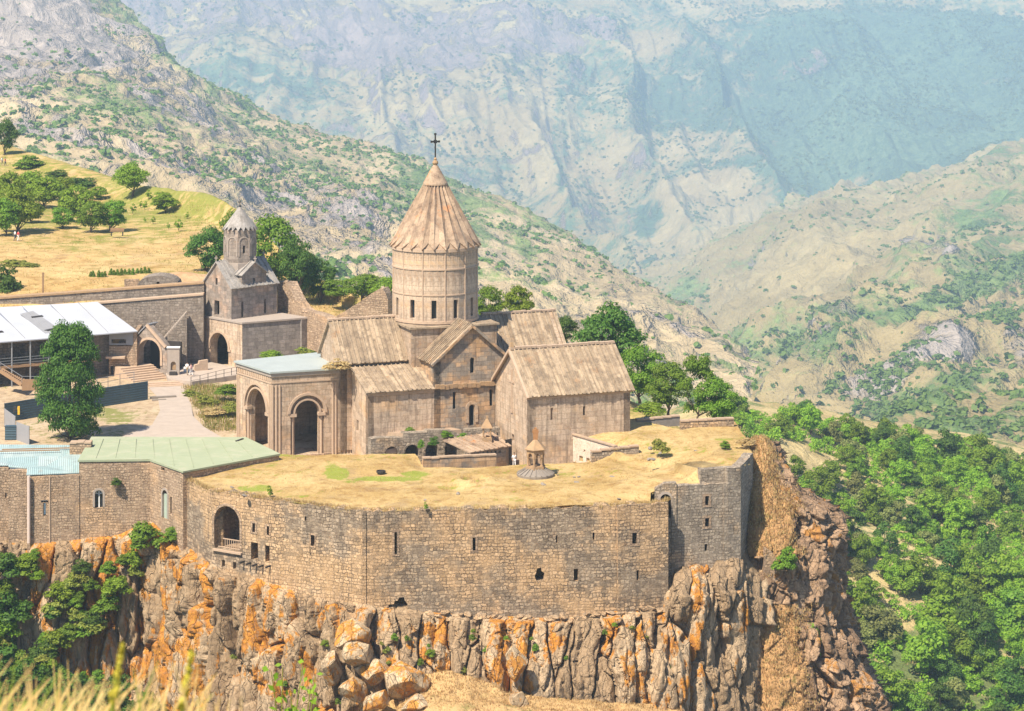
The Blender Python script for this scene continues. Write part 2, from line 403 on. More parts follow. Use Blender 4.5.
M['fg_green'] = m_leaf('foreground_green', (.20, .27, .035), (.36, .38, .06), .1, .4)
M['fg_yellow'] = m_plain('yellow_flowers', (.55, .47, .06), .7, .3, 20)
# ------------------------------------------------------------------ camera, light, sky
cam = bpy.data.cameras.new('camera'); co = bpy.data.objects.new('camera', cam); COL.objects.link(co)
co.location = (0, 0, H); co.rotation_euler = (R(90), 0, 0)
cam.sensor_width = 36; cam.lens = F / 1024 * 36
cam.shift_y = -(355.5 - YH) / 1024
cam.clip_start = .3; cam.clip_end = 30000
cam.dof.use_dof = True; cam.dof.focus_distance = 285; cam.dof.aperture_fstop = 9.0
SC.camera = co
SUN_EL, SUN_DIR = 54.0, (-.64, -.77)                         # towards the sun, seen from above
sl = bpy.data.lights.new('sun', 'SUN'); so = bpy.data.objects.new('sun', sl); COL.objects.link(so)
sl.energy = 4.9; sl.angle = R(.5); sl.color = (1.0, .89, .73)
sd = Vector((SUN_DIR[0] * math.cos(R(SUN_EL)), SUN_DIR[1] * math.cos(R(SUN_EL)), math.sin(R(SUN_EL)))).normalized()
so.rotation_euler = sd.to_track_quat('Z', 'Y').to_euler(); so.location = (-100, -100, 200)
w = bpy.data.worlds.new('World'); SC.world = w; w.use_nodes = True
wt = w.node_tree; bg = wt.nodes['Background']
sky = wt.nodes.new('ShaderNodeTexSky'); sky.sky_type = 'NISHITA'; sky.sun_disc = False
sky.sun_elevation = R(SUN_EL); sky.sun_rotation = math.atan2(SUN_DIR[0], SUN_DIR[1]); sky.altitude = 1500
wt.links.new(sky.outputs[0], bg.inputs[0]); bg.inputs[1].default_value = .11
SC.view_settings.view_transform = 'Standard'; SC.view_settings.look = 'None'
SC.view_settings.exposure = .80; SC.view_settings.gamma = 1.0; SC.view_settings.use_curve_mapping = False
SC.cycles.max_bounces = 6; SC.cycles.diffuse_bounces = 3; SC.cycles.volume_bounces = 1; SC.cycles.transparent_max_bounces = 8
SC.cycles.use_denoising = True

# ------------------------------------------------------------------ terrain sheets
def interp_grid(g, nu, nv):
    """Catmull-Rom interpolation of a control grid (rows, cols, k) to (nv, nu, k)"""
    g = np.asarray(g, float)
    def axis(a, n):
        m = a.shape[0]; t = np.linspace(0, m - 1, n); i = np.minimum(t.astype(int), m - 2); f = (t - i)[:, None, None]
        p0, p1, p2, p3 = a[np.maximum(i - 1, 0)], a[i], a[i + 1], a[np.minimum(i + 2, m - 1)]
        return p1 + .5 * f * (p2 - p0 + f * (2 * p0 - 5 * p1 + 4 * p2 - p3 + f * (3 * (p1 - p2) + p3 - p0)))
    g = axis(g, nv)
    return axis(g.transpose(1, 0, 2), nu).transpose(1, 0, 2)
def grid_normals(p):
    du = np.gradient(p, axis=1); dv = np.gradient(p, axis=0)
    n = np.cross(du, dv); n /= np.linalg.norm(n, axis=2)[..., None] + 1e-9
    return n
def grid_mesh(name, p, mats, attrs=None, smooth=True, kind='structure', parent=None):
    nv, nu = p.shape[:2]
    idx = np.arange(nv * nu).reshape(nv, nu)
    q = np.stack([idx[:-1, :-1], idx[1:, :-1], idx[1:, 1:], idx[:-1, 1:]], -1).reshape(-1, 4)
    me = bpy.data.meshes.new(name)
    me.vertices.add(nv * nu); me.vertices.foreach_set('co', p.reshape(-1).astype(np.float32))
    me.loops.add(q.size); me.loops.foreach_set('vertex_index', q.ravel().astype(np.int32))
    me.polygons.add(len(q)); me.polygons.foreach_set('loop_start', np.arange(0, q.size, 4, dtype=np.int32))
    me.update(calc_edges=True)
    for k, a in (attrs or {}).items():
        at = me.attributes.new(k, 'FLOAT', 'POINT'); at.data.foreach_set('value', np.asarray(a, np.float32).ravel())
    o = link_mesh(name, me, parent, mats, smooth)
    if kind: o['kind'] = kind
    return o
def facing(n, p):
    """turn sheet normals towards the camera side"""
    s = np.sign((n * (np.array([0, 0, H]) - p)).sum(2)); s[s == 0] = 1
    return n * s[..., None]
def px_grid(rows, stretch=0):
    """control rows of (px, py, d, extras...) to world"""
    g = np.asarray(rows, float).copy(); o = g.copy()
    if stretch: g[..., 2] = np.where(g[..., 2] > 700, 700 + (g[..., 2] - 700) * stretch, g[..., 2])
    o[..., 0] = (g[..., 0] - 512) * g[..., 2] / F; o[..., 1] = g[..., 2]; o[..., 2] = H - (g[..., 1] - YH) * g[..., 2] / F
    return o

# terrain colours: tan grass, scrub, rock
def m_terrain(name, tan, tan2, green, green2, rock, rock2, s, scrub=.5, rs=1.0, slope=(.45, .75), soft=0.0):
    t = NT(name); p = t.pos()
    gm = t.n('ShaderNodeNewGeometry')
    nz = t.n('ShaderNodeSeparateXYZ', {0: gm.outputs['Normal']}).outputs[2]
    warp = t.n('ShaderNodeVectorMath', {0: t.noise(p, .35 * s, 3, .5, 1), 1: (3 / s, 3 / s, 3 / s)}, operation='MULTIPLY').outputs[0]
    q = t.n('ShaderNodeVectorMath', {0: p, 1: warp}, operation='ADD').outputs[0]
    big = t.noise(q, .22 * s, 6, .62); mid = t.noise(q, 1.1 * s, 6, .68); fine = t.noise(p, 5.5 * s, 4, .7)
    veg = t.attr('veg'); rk = t.attr('rock')
    c = t.mix(t.ss(t.noise(q, .5 * s, 5, .6), .35, .65), tan, tan2)
    c = t.mix(.75, c, t.mix(fine, (.18, .18, .18), (.84, .84, .84)), 'OVERLAY')
    # rock: where the attribute says or the slope is steep, broken up by noise
    rmask = t.math('ADD', rk, t.math('MULTIPLY', t.math('SUBTRACT', mid, .5), 1.5))
    rmask = t.math('ADD', rmask, t.math('MULTIPLY', t.ss(nz, slope[1], slope[0]), .25))
    rmask = t.ss(rmask, .42, .62)
    strat = t.noise(t.map(q, (1, 1, .35)), 3.2 * s * rs, 6, .72)
    rc = t.mix(t.ss(strat, .32, .68), rock, rock2)
    c = t.mix(rmask, c, rc)
    # scrub: clumps of bushes
    vmask = t.math('ADD', veg, t.math('MULTIPLY', t.math('SUBTRACT', big, .5), 1.1))
    vmask = t.math('ADD', vmask, t.math('MULTIPLY', t.math('SUBTRACT', mid, .5), 1.6))
    vmask = t.math('ADD', vmask, t.math('MULTIPLY', t.math('SUBTRACT', fine, .5), 1.0))
    vmask = t.math('SUBTRACT', vmask, t.math('MULTIPLY', rmask, .35))
    vmask = t.ss(vmask, .46 - soft, .62 + soft)
    vf = t.noise(p, 16 * s, 3, .75)
    gc = t.mix(t.ss(t.math('ADD', t.math('MULTIPLY', fine, .5), t.math('MULTIPLY', vf, .5)), .40, .60), t.hsv((*green, 1), .5, 1, .75), green2)
    gc = t.mix(t.ss(t.noise(q, .12 * s * 2, 5, .6), .40, .62), gc, t.hsv(gc, .47, .95, 1.45))
    c = t.mix(t.math('MULTIPLY', vmask, scrub), c, gc)
    h = t.math('ADD', t.math('MULTIPLY', mid, 1.0), t.math('MULTIPLY', fine, .5))
    h = t.math('ADD', h, t.math('MULTIPLY', t.math('MULTIPLY', strat, rmask), 1.2))
    t.bsdf(c, .95, t.bump(h, .9, 1.6 / s * .10), spec=.1); return t.m

# --- the far side of the gorge
cols = [-260, -60, 60, 160, 260, 360, 460, 560, 640, 720, 800, 880, 960, 1060, 1300]
def row(ys, ds, vegs, rocks): return [(c, y, d, v, r) for c, y, d, v, r in zip(cols, ys, ds, vegs, rocks)]
far = [
 row([-52]*15, [3560]*15, [.2]*15, [.1]*15),
 row([-30,-26,-24,-22,-18,-12,-6,2,4,4,6,9,16,24,30], [3510,3480,3460,3440,3420,3420,3420,3440,3480,3520,3530,3510,3480,3440,3380], [.2]*7+[.25,.3,.35,.4,.5,.5,.5,.5], [.4]*6+[.4,.4,.35,.3,.3,.2,.2,.2,.2]),
 row([10,12,14,16,20,24,28,36,40,40,40,42,48,54,60], [3420,3390,3370,3350,3330,3330,3330,3350,3390,3430,3440,3420,3390,3350,3290], [.15,.15,.15,.18,.2,.22,.25,.35,.45,.5,.6,.8,.95,1,1], [.75,.75,.75,.75,.75,.7,.7,.6,.4,.35,.15,.1,.1,.1,.1]),
 row([60,60,60,64,66,66,66,70,80,80,80,82,86,90,95], [3270,3240,3220,3200,3180,3180,3180,3200,3240,3280,3290,3270,3240,3200,3140], [.25,.25,.25,.28,.3,.28,.28,.34,.55,.65,.8,1,1,1,1], [.6,.6,.6,.6,.55,.7,.7,.55,.1,.15,.15,.1,.05,.05,.05]),
 row([110,110,110,112,112,112,112,115,125,130,130,128,128,130,130], [3130,3100,3080,3060,3040,3040,3040,3060,3100,3140,3150,3130,3100,3060,3000], [.3,.3,.3,.32,.35,.3,.28,.34,.55,.8,1,1,1,1,.9], [.4,.4,.4,.4,.4,.55,.5,.35,.1,.02,.1,.05,.02,.05,.1]),
 row([165]*5+[168,170,172,176,178,178,175,172,165,160], [2950,2920,2900,2880,2860,2860,2860,2880,2920,2960,2970,2950,2920,2880,2820], [.35,.35,.35,.35,.35,.28,.3,.35,.42,.6,.8,.9,.9,.8,.7], [.4,.4,.4,.4,.4,.5,.45,.35,.25,.1,.05,.05,.05,.1,.1]),
 row([230]*5+[232,234,236,240,240,240,236,230,225,220], [2730,2700,2680,2660,2640,2640,2640,2660,2700,2740,2750,2730,2700,2660,2600], [.35]*5+[.35,.35,.4,.45,.5,.6,.6,.6,.6,.5], [.4]*7+[.35,.4,.25,.15,.1,.1,.1,.1]),
 row([310]*5+[312,314,318,320,320,320,310,300,300,300], [2420,2390,2370,2350,2330,2330,2330,2350,2390,2430,2440,2420,2390,2350,2290], [.4]*15, [.35]*15),
 row([440]*15, [1990,1960,1940,1920,1900,1900,1900,1920,1960,2000,2010,1990,1960,1920,1860], [.5]*15, [.3]*15),
]
g = interp_grid(px_grid(far, 2.2), 760, 420)
p = g[..., :3]; n = facing(grid_normals(p), p)
q = p.reshape(-1, 3)
rid = fbm(q * .0016, 6, 3, True).reshape(p.shape[:2]); det = fbm(q * .009, 5, 9, True).reshape(p.shape[:2])
fade = 1.0 + p[..., 1] * 0
gul = fbm(np.stack([q[:, 0] * .0042 + q[:, 1] * .0006, q[:, 1] * .0007, q[:, 2] * .0016], 1) + fbm(q * .001, 3, 8)[:, None] * .6, 5, 28, True).reshape(p.shape[:2])
p = p + n * (rid * 80 + gul * 85 + det * 20 * (0.3 + g[..., 4]))[..., None] * (fade * np.clip((np.arange(420)[:, None] / 420 - .10) / .15, .12, 1))[..., None]
p[..., 2] = np.minimum(p[..., 2], 52)
M['far'] = m_terrain('far_slopes', (.28, .205, .095), (.355, .275, .135), (.035, .08, .055), (.065, .12, .06), (.19, .14, .135), (.33, .24, .205), .0100, .95, 1.0, soft=.12)  # dark greens: real forest, with the cloud shadow over it put into the colour
fpx = p[..., 0] * F / p[..., 1] + 512; fpy = (H - p[..., 2]) * F / p[..., 1] + YH
def fb(cx, cy, rx, ry, a, tilt=0.0):
    return a * np.clip(1.5 - ((fpx - cx) / rx) ** 2 - ((fpy - cy + tilt * (fpx - cx)) / ry) ** 2, 0, 1)
rk_ = g[..., 4] * .72 + fb(812, 62, 38, 14, .22, .45) + fb(350, 45, 50, 22, .2) + fb(420, 55, 60, 26, .15) + fb(540, 40, 60, 16, .12) + fb(845, 88, 12, 4, .2) + fb(1005, 80, 40, 3, .25, .12)
vg_ = g[..., 3] + .13 - fb(720, 215, 70, 40, .25) + fb(930, 130, 90, 50, .2) - fb(812, 62, 38, 14, .3, .45) - fb(640, 45, 50, 14, .2, .2) - fb(430, 105, 70, 10, .2) - fb(730, 150, 60, 10, .18) - fb(690, 135, 50, 5, .2) - fb(540, 130, 30, 60, .25) - fb(700, 185, 50, 12, .3, .3) + fb(560, 135, 8, 50, .35) + fb(650, 215, 14, 20, .3, .7) - fb(1005, 80, 60, 3, .4, .12) - fb(860, 180, 20, 6, .25, .4)  # raised at upper right for forest and the cloud shadow painted with it
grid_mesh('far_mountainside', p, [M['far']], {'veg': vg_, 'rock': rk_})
FARP = (p, np.clip(vg_, .08, .7))

# --- the spur on the right of the gorge
cols = [560, 620, 680, 740, 800, 860, 920, 980, 1040, 1120, 1300]
spur = [
 row([330, 300, 275, 245, 215, 200, 188, 168, 150, 125, 80], [2100,2080,2050,2000,1950,1950,1950,1950,1950,1950,1950], [.4,.35,.3,.3,.3,.3,.35,.4,.45,.5,.5], [.2]*11),
 row([345, 318, 285, 258, 232, 215, 202, 183, 166, 142, 97], [1900,1880,1830,1780,1730,1730,1730,1730,1730,1730,1730], [.35,.3,.25,.2,.2,.2,.25,.35,.5,.5,.5], [.25,.25,.2,.15,.15,.15,.15,.1,.1,.1,.1]),
 row([365, 345, 318, 295, 272, 255, 240, 225, 210, 190, 150], [1750,1700,1640,1580,1530,1520,1520,1520,1520,1520,1520], [.4,.35,.3,.2,.22,.3,.45,.55,.6,.55,.5], [.2,.2,.2,.2,.2,.2,.35,.2,.1,.1,.1]),
 row([385, 370, 350, 330, 312, 298, 285, 275, 262, 245, 210], [1620,1560,1480,1420,1370,1350,1340,1330,1330,1330,1330], [.45,.45,.4,.3,.3,.4,.45,.5,.5,.5,.5], [.2,.2,.2,.15,.15,.2,.15,.1,.1,.1,.1]),
 row([405, 395, 380, 362, 345, 330, 318, 320, 315, 300, 270], [1520,1460,1370,1300,1250,1220,1200,1200,1200,1200,1200], [.45,.5,.5,.5,.45,.35,.3,.4,.5,.5,.5], [.2,.2,.2,.2,.25,.45,.7,.45,.3,.2,.2]),
 row([425, 418, 408, 395, 382, 372, 362, 366, 365, 355, 330], [1440,1370,1280,1200,1140,1100,1080,1080,1080,1080,1080], [.45,.5,.5,.5,.35,.35,.4,.45,.4,.4,.4], [.2,.2,.2,.2,.45,.75,.6,.3,.2,.2,.2]),
 row([450, 445, 438, 428, 420, 415, 410, 412, 415, 410, 390], [1370,1300,1200,1120,1050,1010,985,975,970,970,970], [.45,.5,.5,.45,.35,.3,.35,.3,.3,.3,.3], [.2,.2,.2,.2,.3,.4,.3,.2,.25,.25,.2]),
 row([490, 488, 482, 475, 470, 465, 462, 465, 470, 470, 460], [1300,1220,1120,1040,970,930,900,885,880,880,880], [.5]*11, [.2]*11),
 row([600]*11, [1150,1080,1000,920,860,820,790,770,760,760,760], [.6]*11, [.1]*11),
]
g = interp_grid(px_grid(spur, 2.9), 420, 300)
p = g[..., :3]; n = facing(grid_normals(p), p); q = p.reshape(-1, 3)
rid = fbm(q * .0038, 5, 13, True).reshape(p.shape[:2]); det = fbm(q * .022, 5, 19, True).reshape(p.shape[:2])
gul = fbm(np.stack([(q[:, 0] - q[:, 1] * .55) * .012, q[:, 1] * .002, q[:, 2] * .0026], 1), 4, 23, True).reshape(p.shape[:2])
p = p + n * (rid * 30 + gul * 26 + det * 8 * (0.5 + 2.2 * g[..., 4]))[..., None]
M['spur'] = m_terrain('spur_slopes', (.25, .195, .095), (.32, .255, .13), (.065, .13, .04), (.105, .175, .05), (.27, .235, .21), (.42, .36, .31), .0095, .95, soft=.10)
fpx = p[..., 0] * F / p[..., 1] + 512; fpy = (H - p[..., 2]) * F / p[..., 1] + YH
rk_ = np.minimum(g[..., 4], .28) + fb(935, 342, 42, 24, .38) + fb(880, 378, 34, 22, .28, .3) + fb(935, 245, 36, 11, .32) + fb(1015, 345, 16, 30, .25)
vg_ = g[..., 3] * .5 + .22 + fb(960, 292, 90, 14, .35, .45) + fb(850, 335, 40, 14, .3, .5) + fb(790, 345, 40, 12, .25, .4) + fb(930, 395, 60, 14, .3, .3) + fb(985, 215, 60, 16, .2, .35) + fb(690, 300, 20, 30, .2) - fb(835, 270, 50, 26, .2, .3) - fb(745, 300, 40, 26, .16, .5) - fb(960, 310, 50, 6, .25, .3) - fb(900, 425, 60, 6, .3, .5) - fb(820, 400, 30, 10, .2)
SPUR = (p, np.clip(vg_, .05, 1), g[..., 4])
grid_mesh('gorge_spur', p, [M['spur']], {'veg': vg_, 'rock': rk_})

# --- the rocky ridge on the left
cols = [-260, -120, -40, 30, 100, 160, 220, 280, 340, 400, 460, 520, 580, 640, 700, 740]
ridge = [
 row([-50,-46,-42,-30,2,50,96,128,150,172,200,230,268,305,345,375], [1750,1750,1740,1700,1680,1640,1600,1560,1520,1480,1430,1370,1300,1230,1150,1100], [.3]*4+[.5,.55,.5,.4,.4,.5,.5,.4,.35,.35,.4,.4], [.4]*4+[.3]*12),
 row([-30,-25,-20,-8,18,64,108,140,163,186,214,243,279,314,350,380], [1560,1560,1560,1530,1540,1520,1490,1450,1410,1380,1330,1280,1220,1160,1100,1060], [.2,.2,.2,.2,.45,.6,.55,.5,.4,.55,.55,.4,.35,.35,.4,.4], [.8,.8,.8,.8,.45,.3,.25,.2,.15,.15,.15,.2,.25,.3,.3,.3]),
 row([30,34,38,45,52,92,132,166,190,212,238,265,297,327,360,388], [1380,1380,1380,1370,1390,1400,1380,1340,1300,1270,1230,1190,1140,1090,1050,1020], [.2,.2,.2,.2,.25,.45,.5,.5,.45,.5,.5,.45,.35,.3,.35,.4], [.8,.8,.8,.85,.75,.4,.25,.25,.2,.15,.15,.15,.25,.4,.4,.3]),
 row([82,84,86,90,95,124,160,194,216,236,260,285,314,340,370,395], [1240,1240,1240,1240,1250,1260,1260,1230,1190,1160,1130,1100,1060,1020,1000,980], [.25,.25,.25,.3,.4,.45,.4,.45,.4,.45,.45,.45,.35,.3,.3,.4], [.6,.6,.6,.6,.55,.55,.5,.4,.55,.35,.2,.2,.3,.4,.35,.3]),
 row([125,126,128,130,132,155,185,218,242,260,282,306,332,356,380,402], [1120,1120,1120,1120,1130,1140,1150,1120,1090,1060,1030,1010,980,960,950,940], [.35,.35,.35,.4,.6,.5,.45,.4,.3,.4,.4,.4,.35,.3,.35,.4], [.5,.5,.5,.5,.3,.4,.45,.5,.65,.45,.3,.25,.35,.4,.3,.3]),
 row([165,166,168,168,170,186,210,243,268,284,304,327,350,372,392,410], [1030,1030,1030,1030,1030,1040,1050,1030,1000,975,955,935,920,905,900,900], [.4,.4,.4,.4,.45,.4,.4,.35,.3,.35,.4,.4,.35,.3,.4,.4], [.4,.4,.4,.45,.5,.5,.4,.5,.5,.4,.3,.3,.35,.4,.3,.3]),
 row([215,215,215,215,218,226,245,275,300,314,332,352,372,390,408,424], [950,950,950,950,950,950,950,930,905,885,870,860,850,850,850,850], [.4]*16, [.4]*16),
 row([330]*9+[340,360,380,400,420,440,460], [860]*9+[840,820,810,800,800,800,800], [.5]*16, [.3]*16),
]
g = interp_grid(px_grid(ridge, 2.2), 460, 330)
p = g[..., :3]; n = facing(grid_normals(p), p); q = p.reshape(-1, 3)
rid = fbm(q * .0048, 5, 33, True).reshape(p.shape[:2]); det = fbm(q * np.array([.027, .027, .02]), 5, 39, True).reshape(p.shape[:2])
p = p + n * (rid * 22 + det * 9 * (0.2 + 1.9 * g[..., 4]))[..., None]
p[..., 2] = np.minimum(p[..., 2], 62)
M['ridge'] = m_terrain('ridge_slopes', (.34, .265, .155), (.43, .345, .215), (.075, .135, .045), (.125, .19, .06), (.25, .22, .21), (.45, .385, .335), .0158, .95, soft=.05)
RIDGE = (p, g[..., 3], g[..., 4])
grid_mesh('rocky_ridge', p, [M['ridge']], {'veg': g[..., 3] + .03, 'rock': g[..., 4]})

# --- valley floor between the sheets, far below
mb = MB(); mb.poly([(-3000, 150, -900), (3000, 150, -900), (3500, 9000, -900), (-3500, 9000, -900)])
vf = mb.build('valley_floor', M['spur']); vf['kind'] = 'structure'

# --- near wooded slope on the right
cols = [560, 640, 700, 740, 780, 830, 880, 930, 980, 1040, 1120]
wood = [
 row([470,460,440,428,424,428,436,444,450,462,480], [760,740,720,700,690,690,690,690,690,690,690], [.6]*11, [0]*11),
 row([440,425,410,403,404,412,424,434,441,452,470], [640,630,620,615,615,620,625,630,635,640,640], [.6]*11, [0]*11),
 row([455,440,425,420,425,436,446,455,462,474,490], [590,580,570,560,560,570,575,580,585,590,590], [.5,.5,.5,.5,.45,.5,.6,.6,.6,.6,.6], [0]*11),
 row([480,470,460,455,460,470,478,486,494,505,520], [550,540,530,520,520,530,535,540,545,550,550], [.5,.5,.5,.45,.3,.45,.6,.7,.7,.7,.7], [0]*11),
 row([520,515,508,505,508,514,520,526,532,540,552], [510,500,495,490,490,495,500,505,508,510,510], [.6,.6,.6,.6,.6,.5,.5,.6,.7,.7,.7], [0]*11),
 row([570,568,565,563,564,566,568,571,575,580,590], [475,470,465,462,462,465,468,472,475,478,478], [.8,.8,.8,.8,.8,.7,.5,.6,.8,.8,.8], [0]*11),
 row([630,630,630,630,630,630,631,632,634,636,640], [448,445,442,440,440,442,444,446,448,450,450], [.9]*11, [0]*11),
 row([711]*11, [425,422,420,418,418,418,420,422,424,425,425], [1]*11, [0]*11),
 row([860]*11, [395]*11, [1]*11, [0]*11),
]
g = interp_grid(px_grid(wood), 220, 220)
p = g[..., :3]; n = facing(grid_normals(p), p); q = p.reshape(-1, 3)
p = p + n * (fbm(q * .02, 5, 43).reshape(p.shape[:2]) * 4)[..., None]
M['woodfloor'] = m_terrain('wooded_slope', (.38, .29, .135), (.48, .38, .19), (.055, .10, .03), (.09, .145, .04), (.28, .23, .18), (.4, .34, .28), .075, .9)
WOOD = (p, g[..., 3])
grid_mesh('wooded_slope', p, [M['woodfloor']], {'veg': g[..., 3] * .7, 'rock': g[..., 4]})

# --- meadow plateau behind the monastery
mcols = [-160, -60, 0, 60, 110, 180, 220, 260, 300, 340, 400, 470, 540, 600, 660, 720, 760]
nearr = [(340,9.0),(341,9.0),(342,9.0),(342,9.0),(342,9.2),(348,9.2),(354,8.4),(352,5.6),(345,2.4),(332,.6),(318,0),(314,0),(310,-.2),(305,-.3),(300,-.4),(288,-1),(284,-2)]
mid1  = [(400,11),(398,11),(397,11),(395,10.8),(390,10.6),(380,10.4),(378,10),(368,8.2),(358,5.6),(349,4.4),(340,3.4),(330,3),(324,1.5),(315,.5),(306,-.2),(293,-1.5),(288,-4)]
mid2  = [(500,12.2),(490,12),(480,11.6),(470,10.8),(450,10.2),(425,10.8),(410,11),(385,9.5),(370,6.4),(360,5.2),(350,4),(342,2.5),(336,1),(324,-.5),(313,-1.5),(300,-4),(293,-8)]
edge  = [(620,12),(590,11.4),(560,10.8),(520,9.6),(500,8.2),(452,10.0),(432,10.6),(402,9),(382,5.4),(372,4.2),(362,2),(354,0),(348,-2),(334,-4),(323,-6),(310,-10),(302,-16)]
drop  = [(680,-40)]*3+[(620,-40),(580,-40),(540,-40),(500,-40),(470,-40),(450,-40),(440,-40),(430,-40),(420,-40),(410,-40),(395,-40),(380,-45),(360,-50),(350,-60)]
rows_ = []
near0 = [(d - .4, -3) for d, z in nearr]
for rr in (near0, nearr, mid1, mid2, edge, drop):
    rows_.append([((c - 512) * d / F, d, z) for c, (d, z) in zip(mcols, rr)])
g = interp_grid(rows_, 300, 160)
p = g.copy(); q = p.reshape(-1, 3)
p[..., 2] += fbm(q * .06, 5, 51).reshape(p.shape[:2]) * .7
def m_grass(name, c1, c2, green, gs=(.52, .62), s=.25, attr=False):
    t = NT(name); o = t.pos()
    big = t.noise(o, s, 6, .65); mid = t.noise(o, s * 5, 5, .7); fine = t.noise(o, s * 26, 4, .75)
    c = t.mix(t.ss(big, .35, .65), c1, c2)
    c = t.mix(t.math('MULTIPLY', t.ss(mid, .44, .66), .7), c, t.hsv(c, .482, 1.15, .62))
    c = t.mix(t.math('MULTIPLY', t.ss(t.noise(t.map(o, (1, 1, 1), (21, 13, 2)), s * 2.2, 5, .7), .52, .68), .55), c, t.hsv(c, .49, .85, .72))
    c = t.mix(.75, c, t.mix(fine, (.18, .18, .18), (.84, .84, .84)), 'OVERLAY')
    gm = t.math('ADD', t.noise(t.map(o, (1, 1, 1), (40, 3, 8)), s * .6, 6, .68), t.math('MULTIPLY', t.math('SUBTRACT', fine, .5), .35))
    gm = t.math('ADD', gm, t.math('MULTIPLY', t.math('SUBTRACT', mid, .5), .9))
    if attr: gm = t.math('ADD', gm, t.attr('veg'))
    c = t.mix(t.math('MULTIPLY', t.ss(gm, *gs), .85), c, t.mix(fine, t.hsv((*green, 1), .5, 1, .6), t.hsv((*green, 1), .48, 1, 1.3)))
    t.bsdf(c, .95, t.bump(t.math('ADD', mid, t.math('MULTIPLY', fine, .6)), .8, .12), spec=.1); return t.m
M['meadow'] = m_grass('meadow_grass', (.42, .285, .115), (.50, .365, .165), (.18, .22, .04), (.54, .76), .09, True)
# greener towards the skyline and right of the gate church
pxs = p[..., 0] * F / p[..., 1] + 512
vv = np.clip((p[..., 1] - 368) / 60, 0, 1) * .19 + np.clip((pxs - 265) / 25, 0, 1) * .16 + np.clip((pxs - 100) / 60, 0, 1) * np.clip((p[..., 1] - 385) / 30, 0, 1) * .10 - .03
grid_mesh('meadow', p, [M['meadow']], {'veg': vv})
MEADOW = p

# --- courtyard, path, terraces
M['court'] = m_grass('courtyard_ground', (.40, .30, .19), (.48, .375, .25), (.17, .20, .045), (.58, .70), .22, True)
def zcourt(x, y): return -.3 + max(0, min(1, (y - 285) / 40)) * .5
xs = np.linspace(-125, 22, 180); ts = np.linspace(0, 1, 110)
X = np.repeat(xs[None, :], 110, 0)
y0c = np.where(xs < -27, 281.5, 276.0)
Y = y0c[None, :] + ts[:, None] * (352 - np.clip((xs + 20) * 1.4, 0, 60) - y0c)[None, :]
Z = -1.5 + np.clip(np.maximum((Y - 288) / 22, (-32 - X) / 8), 0, 1) * 1.5
PX = X * F / Y + 512; PY = (H - Z) * F / Y + YH
veg = np.zeros_like(X)
def blob(cx, cy, rx, ry, a):
    global veg
    veg = np.maximum(veg, a * .8 * np.clip(1.6 - ((PX - cx) / rx) ** 2 - ((PY - cy) / ry) ** 2, 0, 1))
for b_ in ((118, 424, 16, 12, .22), (100, 412, 60, 6, .2), (212, 398, 24, 14, .13), (225, 414, 20, 8, .2), (60, 428, 40, 12, .12), (200, 432, 14, 5, .1)): blob(*b_)
grid_mesh('courtyard', np.stack([X, Y, Z], -1), [M['court']], {'veg': veg - .04})
pth = [(120, 437.5), (152, 425), (160, 411), (158, 398), (149, 388), (150, 383), (184, 383), (184, 391), (191, 404), (193, 416), (204, 427), (222, 437.5)]
M['path'] = m_plain('pale_gravel', (.40, .33, .27), .95, .25, .8, bumpd=.03)
mb = MB(); mb.poly([(P(a, b, .03)[0], P(a, b, .03)[1], .055) for a, b in pth][::-1])
tag(mb.build('path', M['path'], recalc=True), kind='structure')

# --- haze: one closed box of thin air round everything
hz = NT('thin_haze')
pv = hz.n('ShaderNodeVolumePrincipled', {'Color': (.54, .77, 1.0), 'Density': .00013, 'Anisotropy': .0})
hz.t.links.new(pv.outputs[0], hz.out.inputs['Volume'])
hz.m.cycles.homogeneous_volume = True
mb = MB(); mb.box(-4200, 4200, -60, 9300, -901, 70)
tag(mb.build('haze', hz.m), 'pale blue haze filling the whole gorge', 'haze', kind='stuff')
# ================================================================== THE FORTRESS WALLS AND THE LAWN
def V2(p): return (p[0], p[1])
FP = [P(183, 477.5, .3), P(212, 491, .3), P(270, 499.6, .3), P(315, 505.5, .3), P(363, 511.6, .3), P(440, 510.3, .3),
      P(521, 508.7, .3), P(616.6, 506.2, .3), P(665, 503, .3), P(672, 495, .3)]
FW = [V2(p) for p in FP]
BASEZ = [-9.5, -11.5, -13.5, -14, -15, -15, -15, -15, -15, -15]

fort = thing('fortress_wall', 'curving rubble fortress wall with arched loggia and slits, standing on the orange cliff', 'fortress wall', (FW[5][0], FW[5][1], -13))
foff = (-FW[5][0], -FW[5][1], 13)
def fw(px, py, k): return on_wall(FW[k], FW[k + 1], px, py)
def prect(k, x0, x1, y0, y1, W=None):
    """rectangular opening given by its pixels on wall segment k"""
    a, b = (FW[k], FW[k + 1]) if W is None else W
    xm = (x0 + x1) / 2; ym = (y0 + y1) / 2
    u0 = on_wall(a, b, x0, ym)[0]; u1 = on_wall(a, b, x1, ym)[0]
    return rect(u0, u1, on_wall(a, b, xm, y1)[1], on_wall(a, b, xm, y0)[1])
def parch(k, x0, x1, ytop, ybot, W=None, n=10):
    a, b = (FW[k], FW[k + 1]) if W is None else W
    xm = (x0 + x1) / 2; ym = (ytop + ybot) / 2
    u0 = on_wall(a, b, x0, ym)[0]; u1 = on_wall(a, b, x1, ym)[0]
    return arch(u0, u1, on_wall(a, b, xm, ybot)[1], on_wall(a, b, xm, ytop)[1] - (u1 - u0) / 2, n)
holes = {k: [] for k in range(9)}
LOG = parch(1, 214.5, 240, 506, 550, n=16)
holes[1].append(LOG)
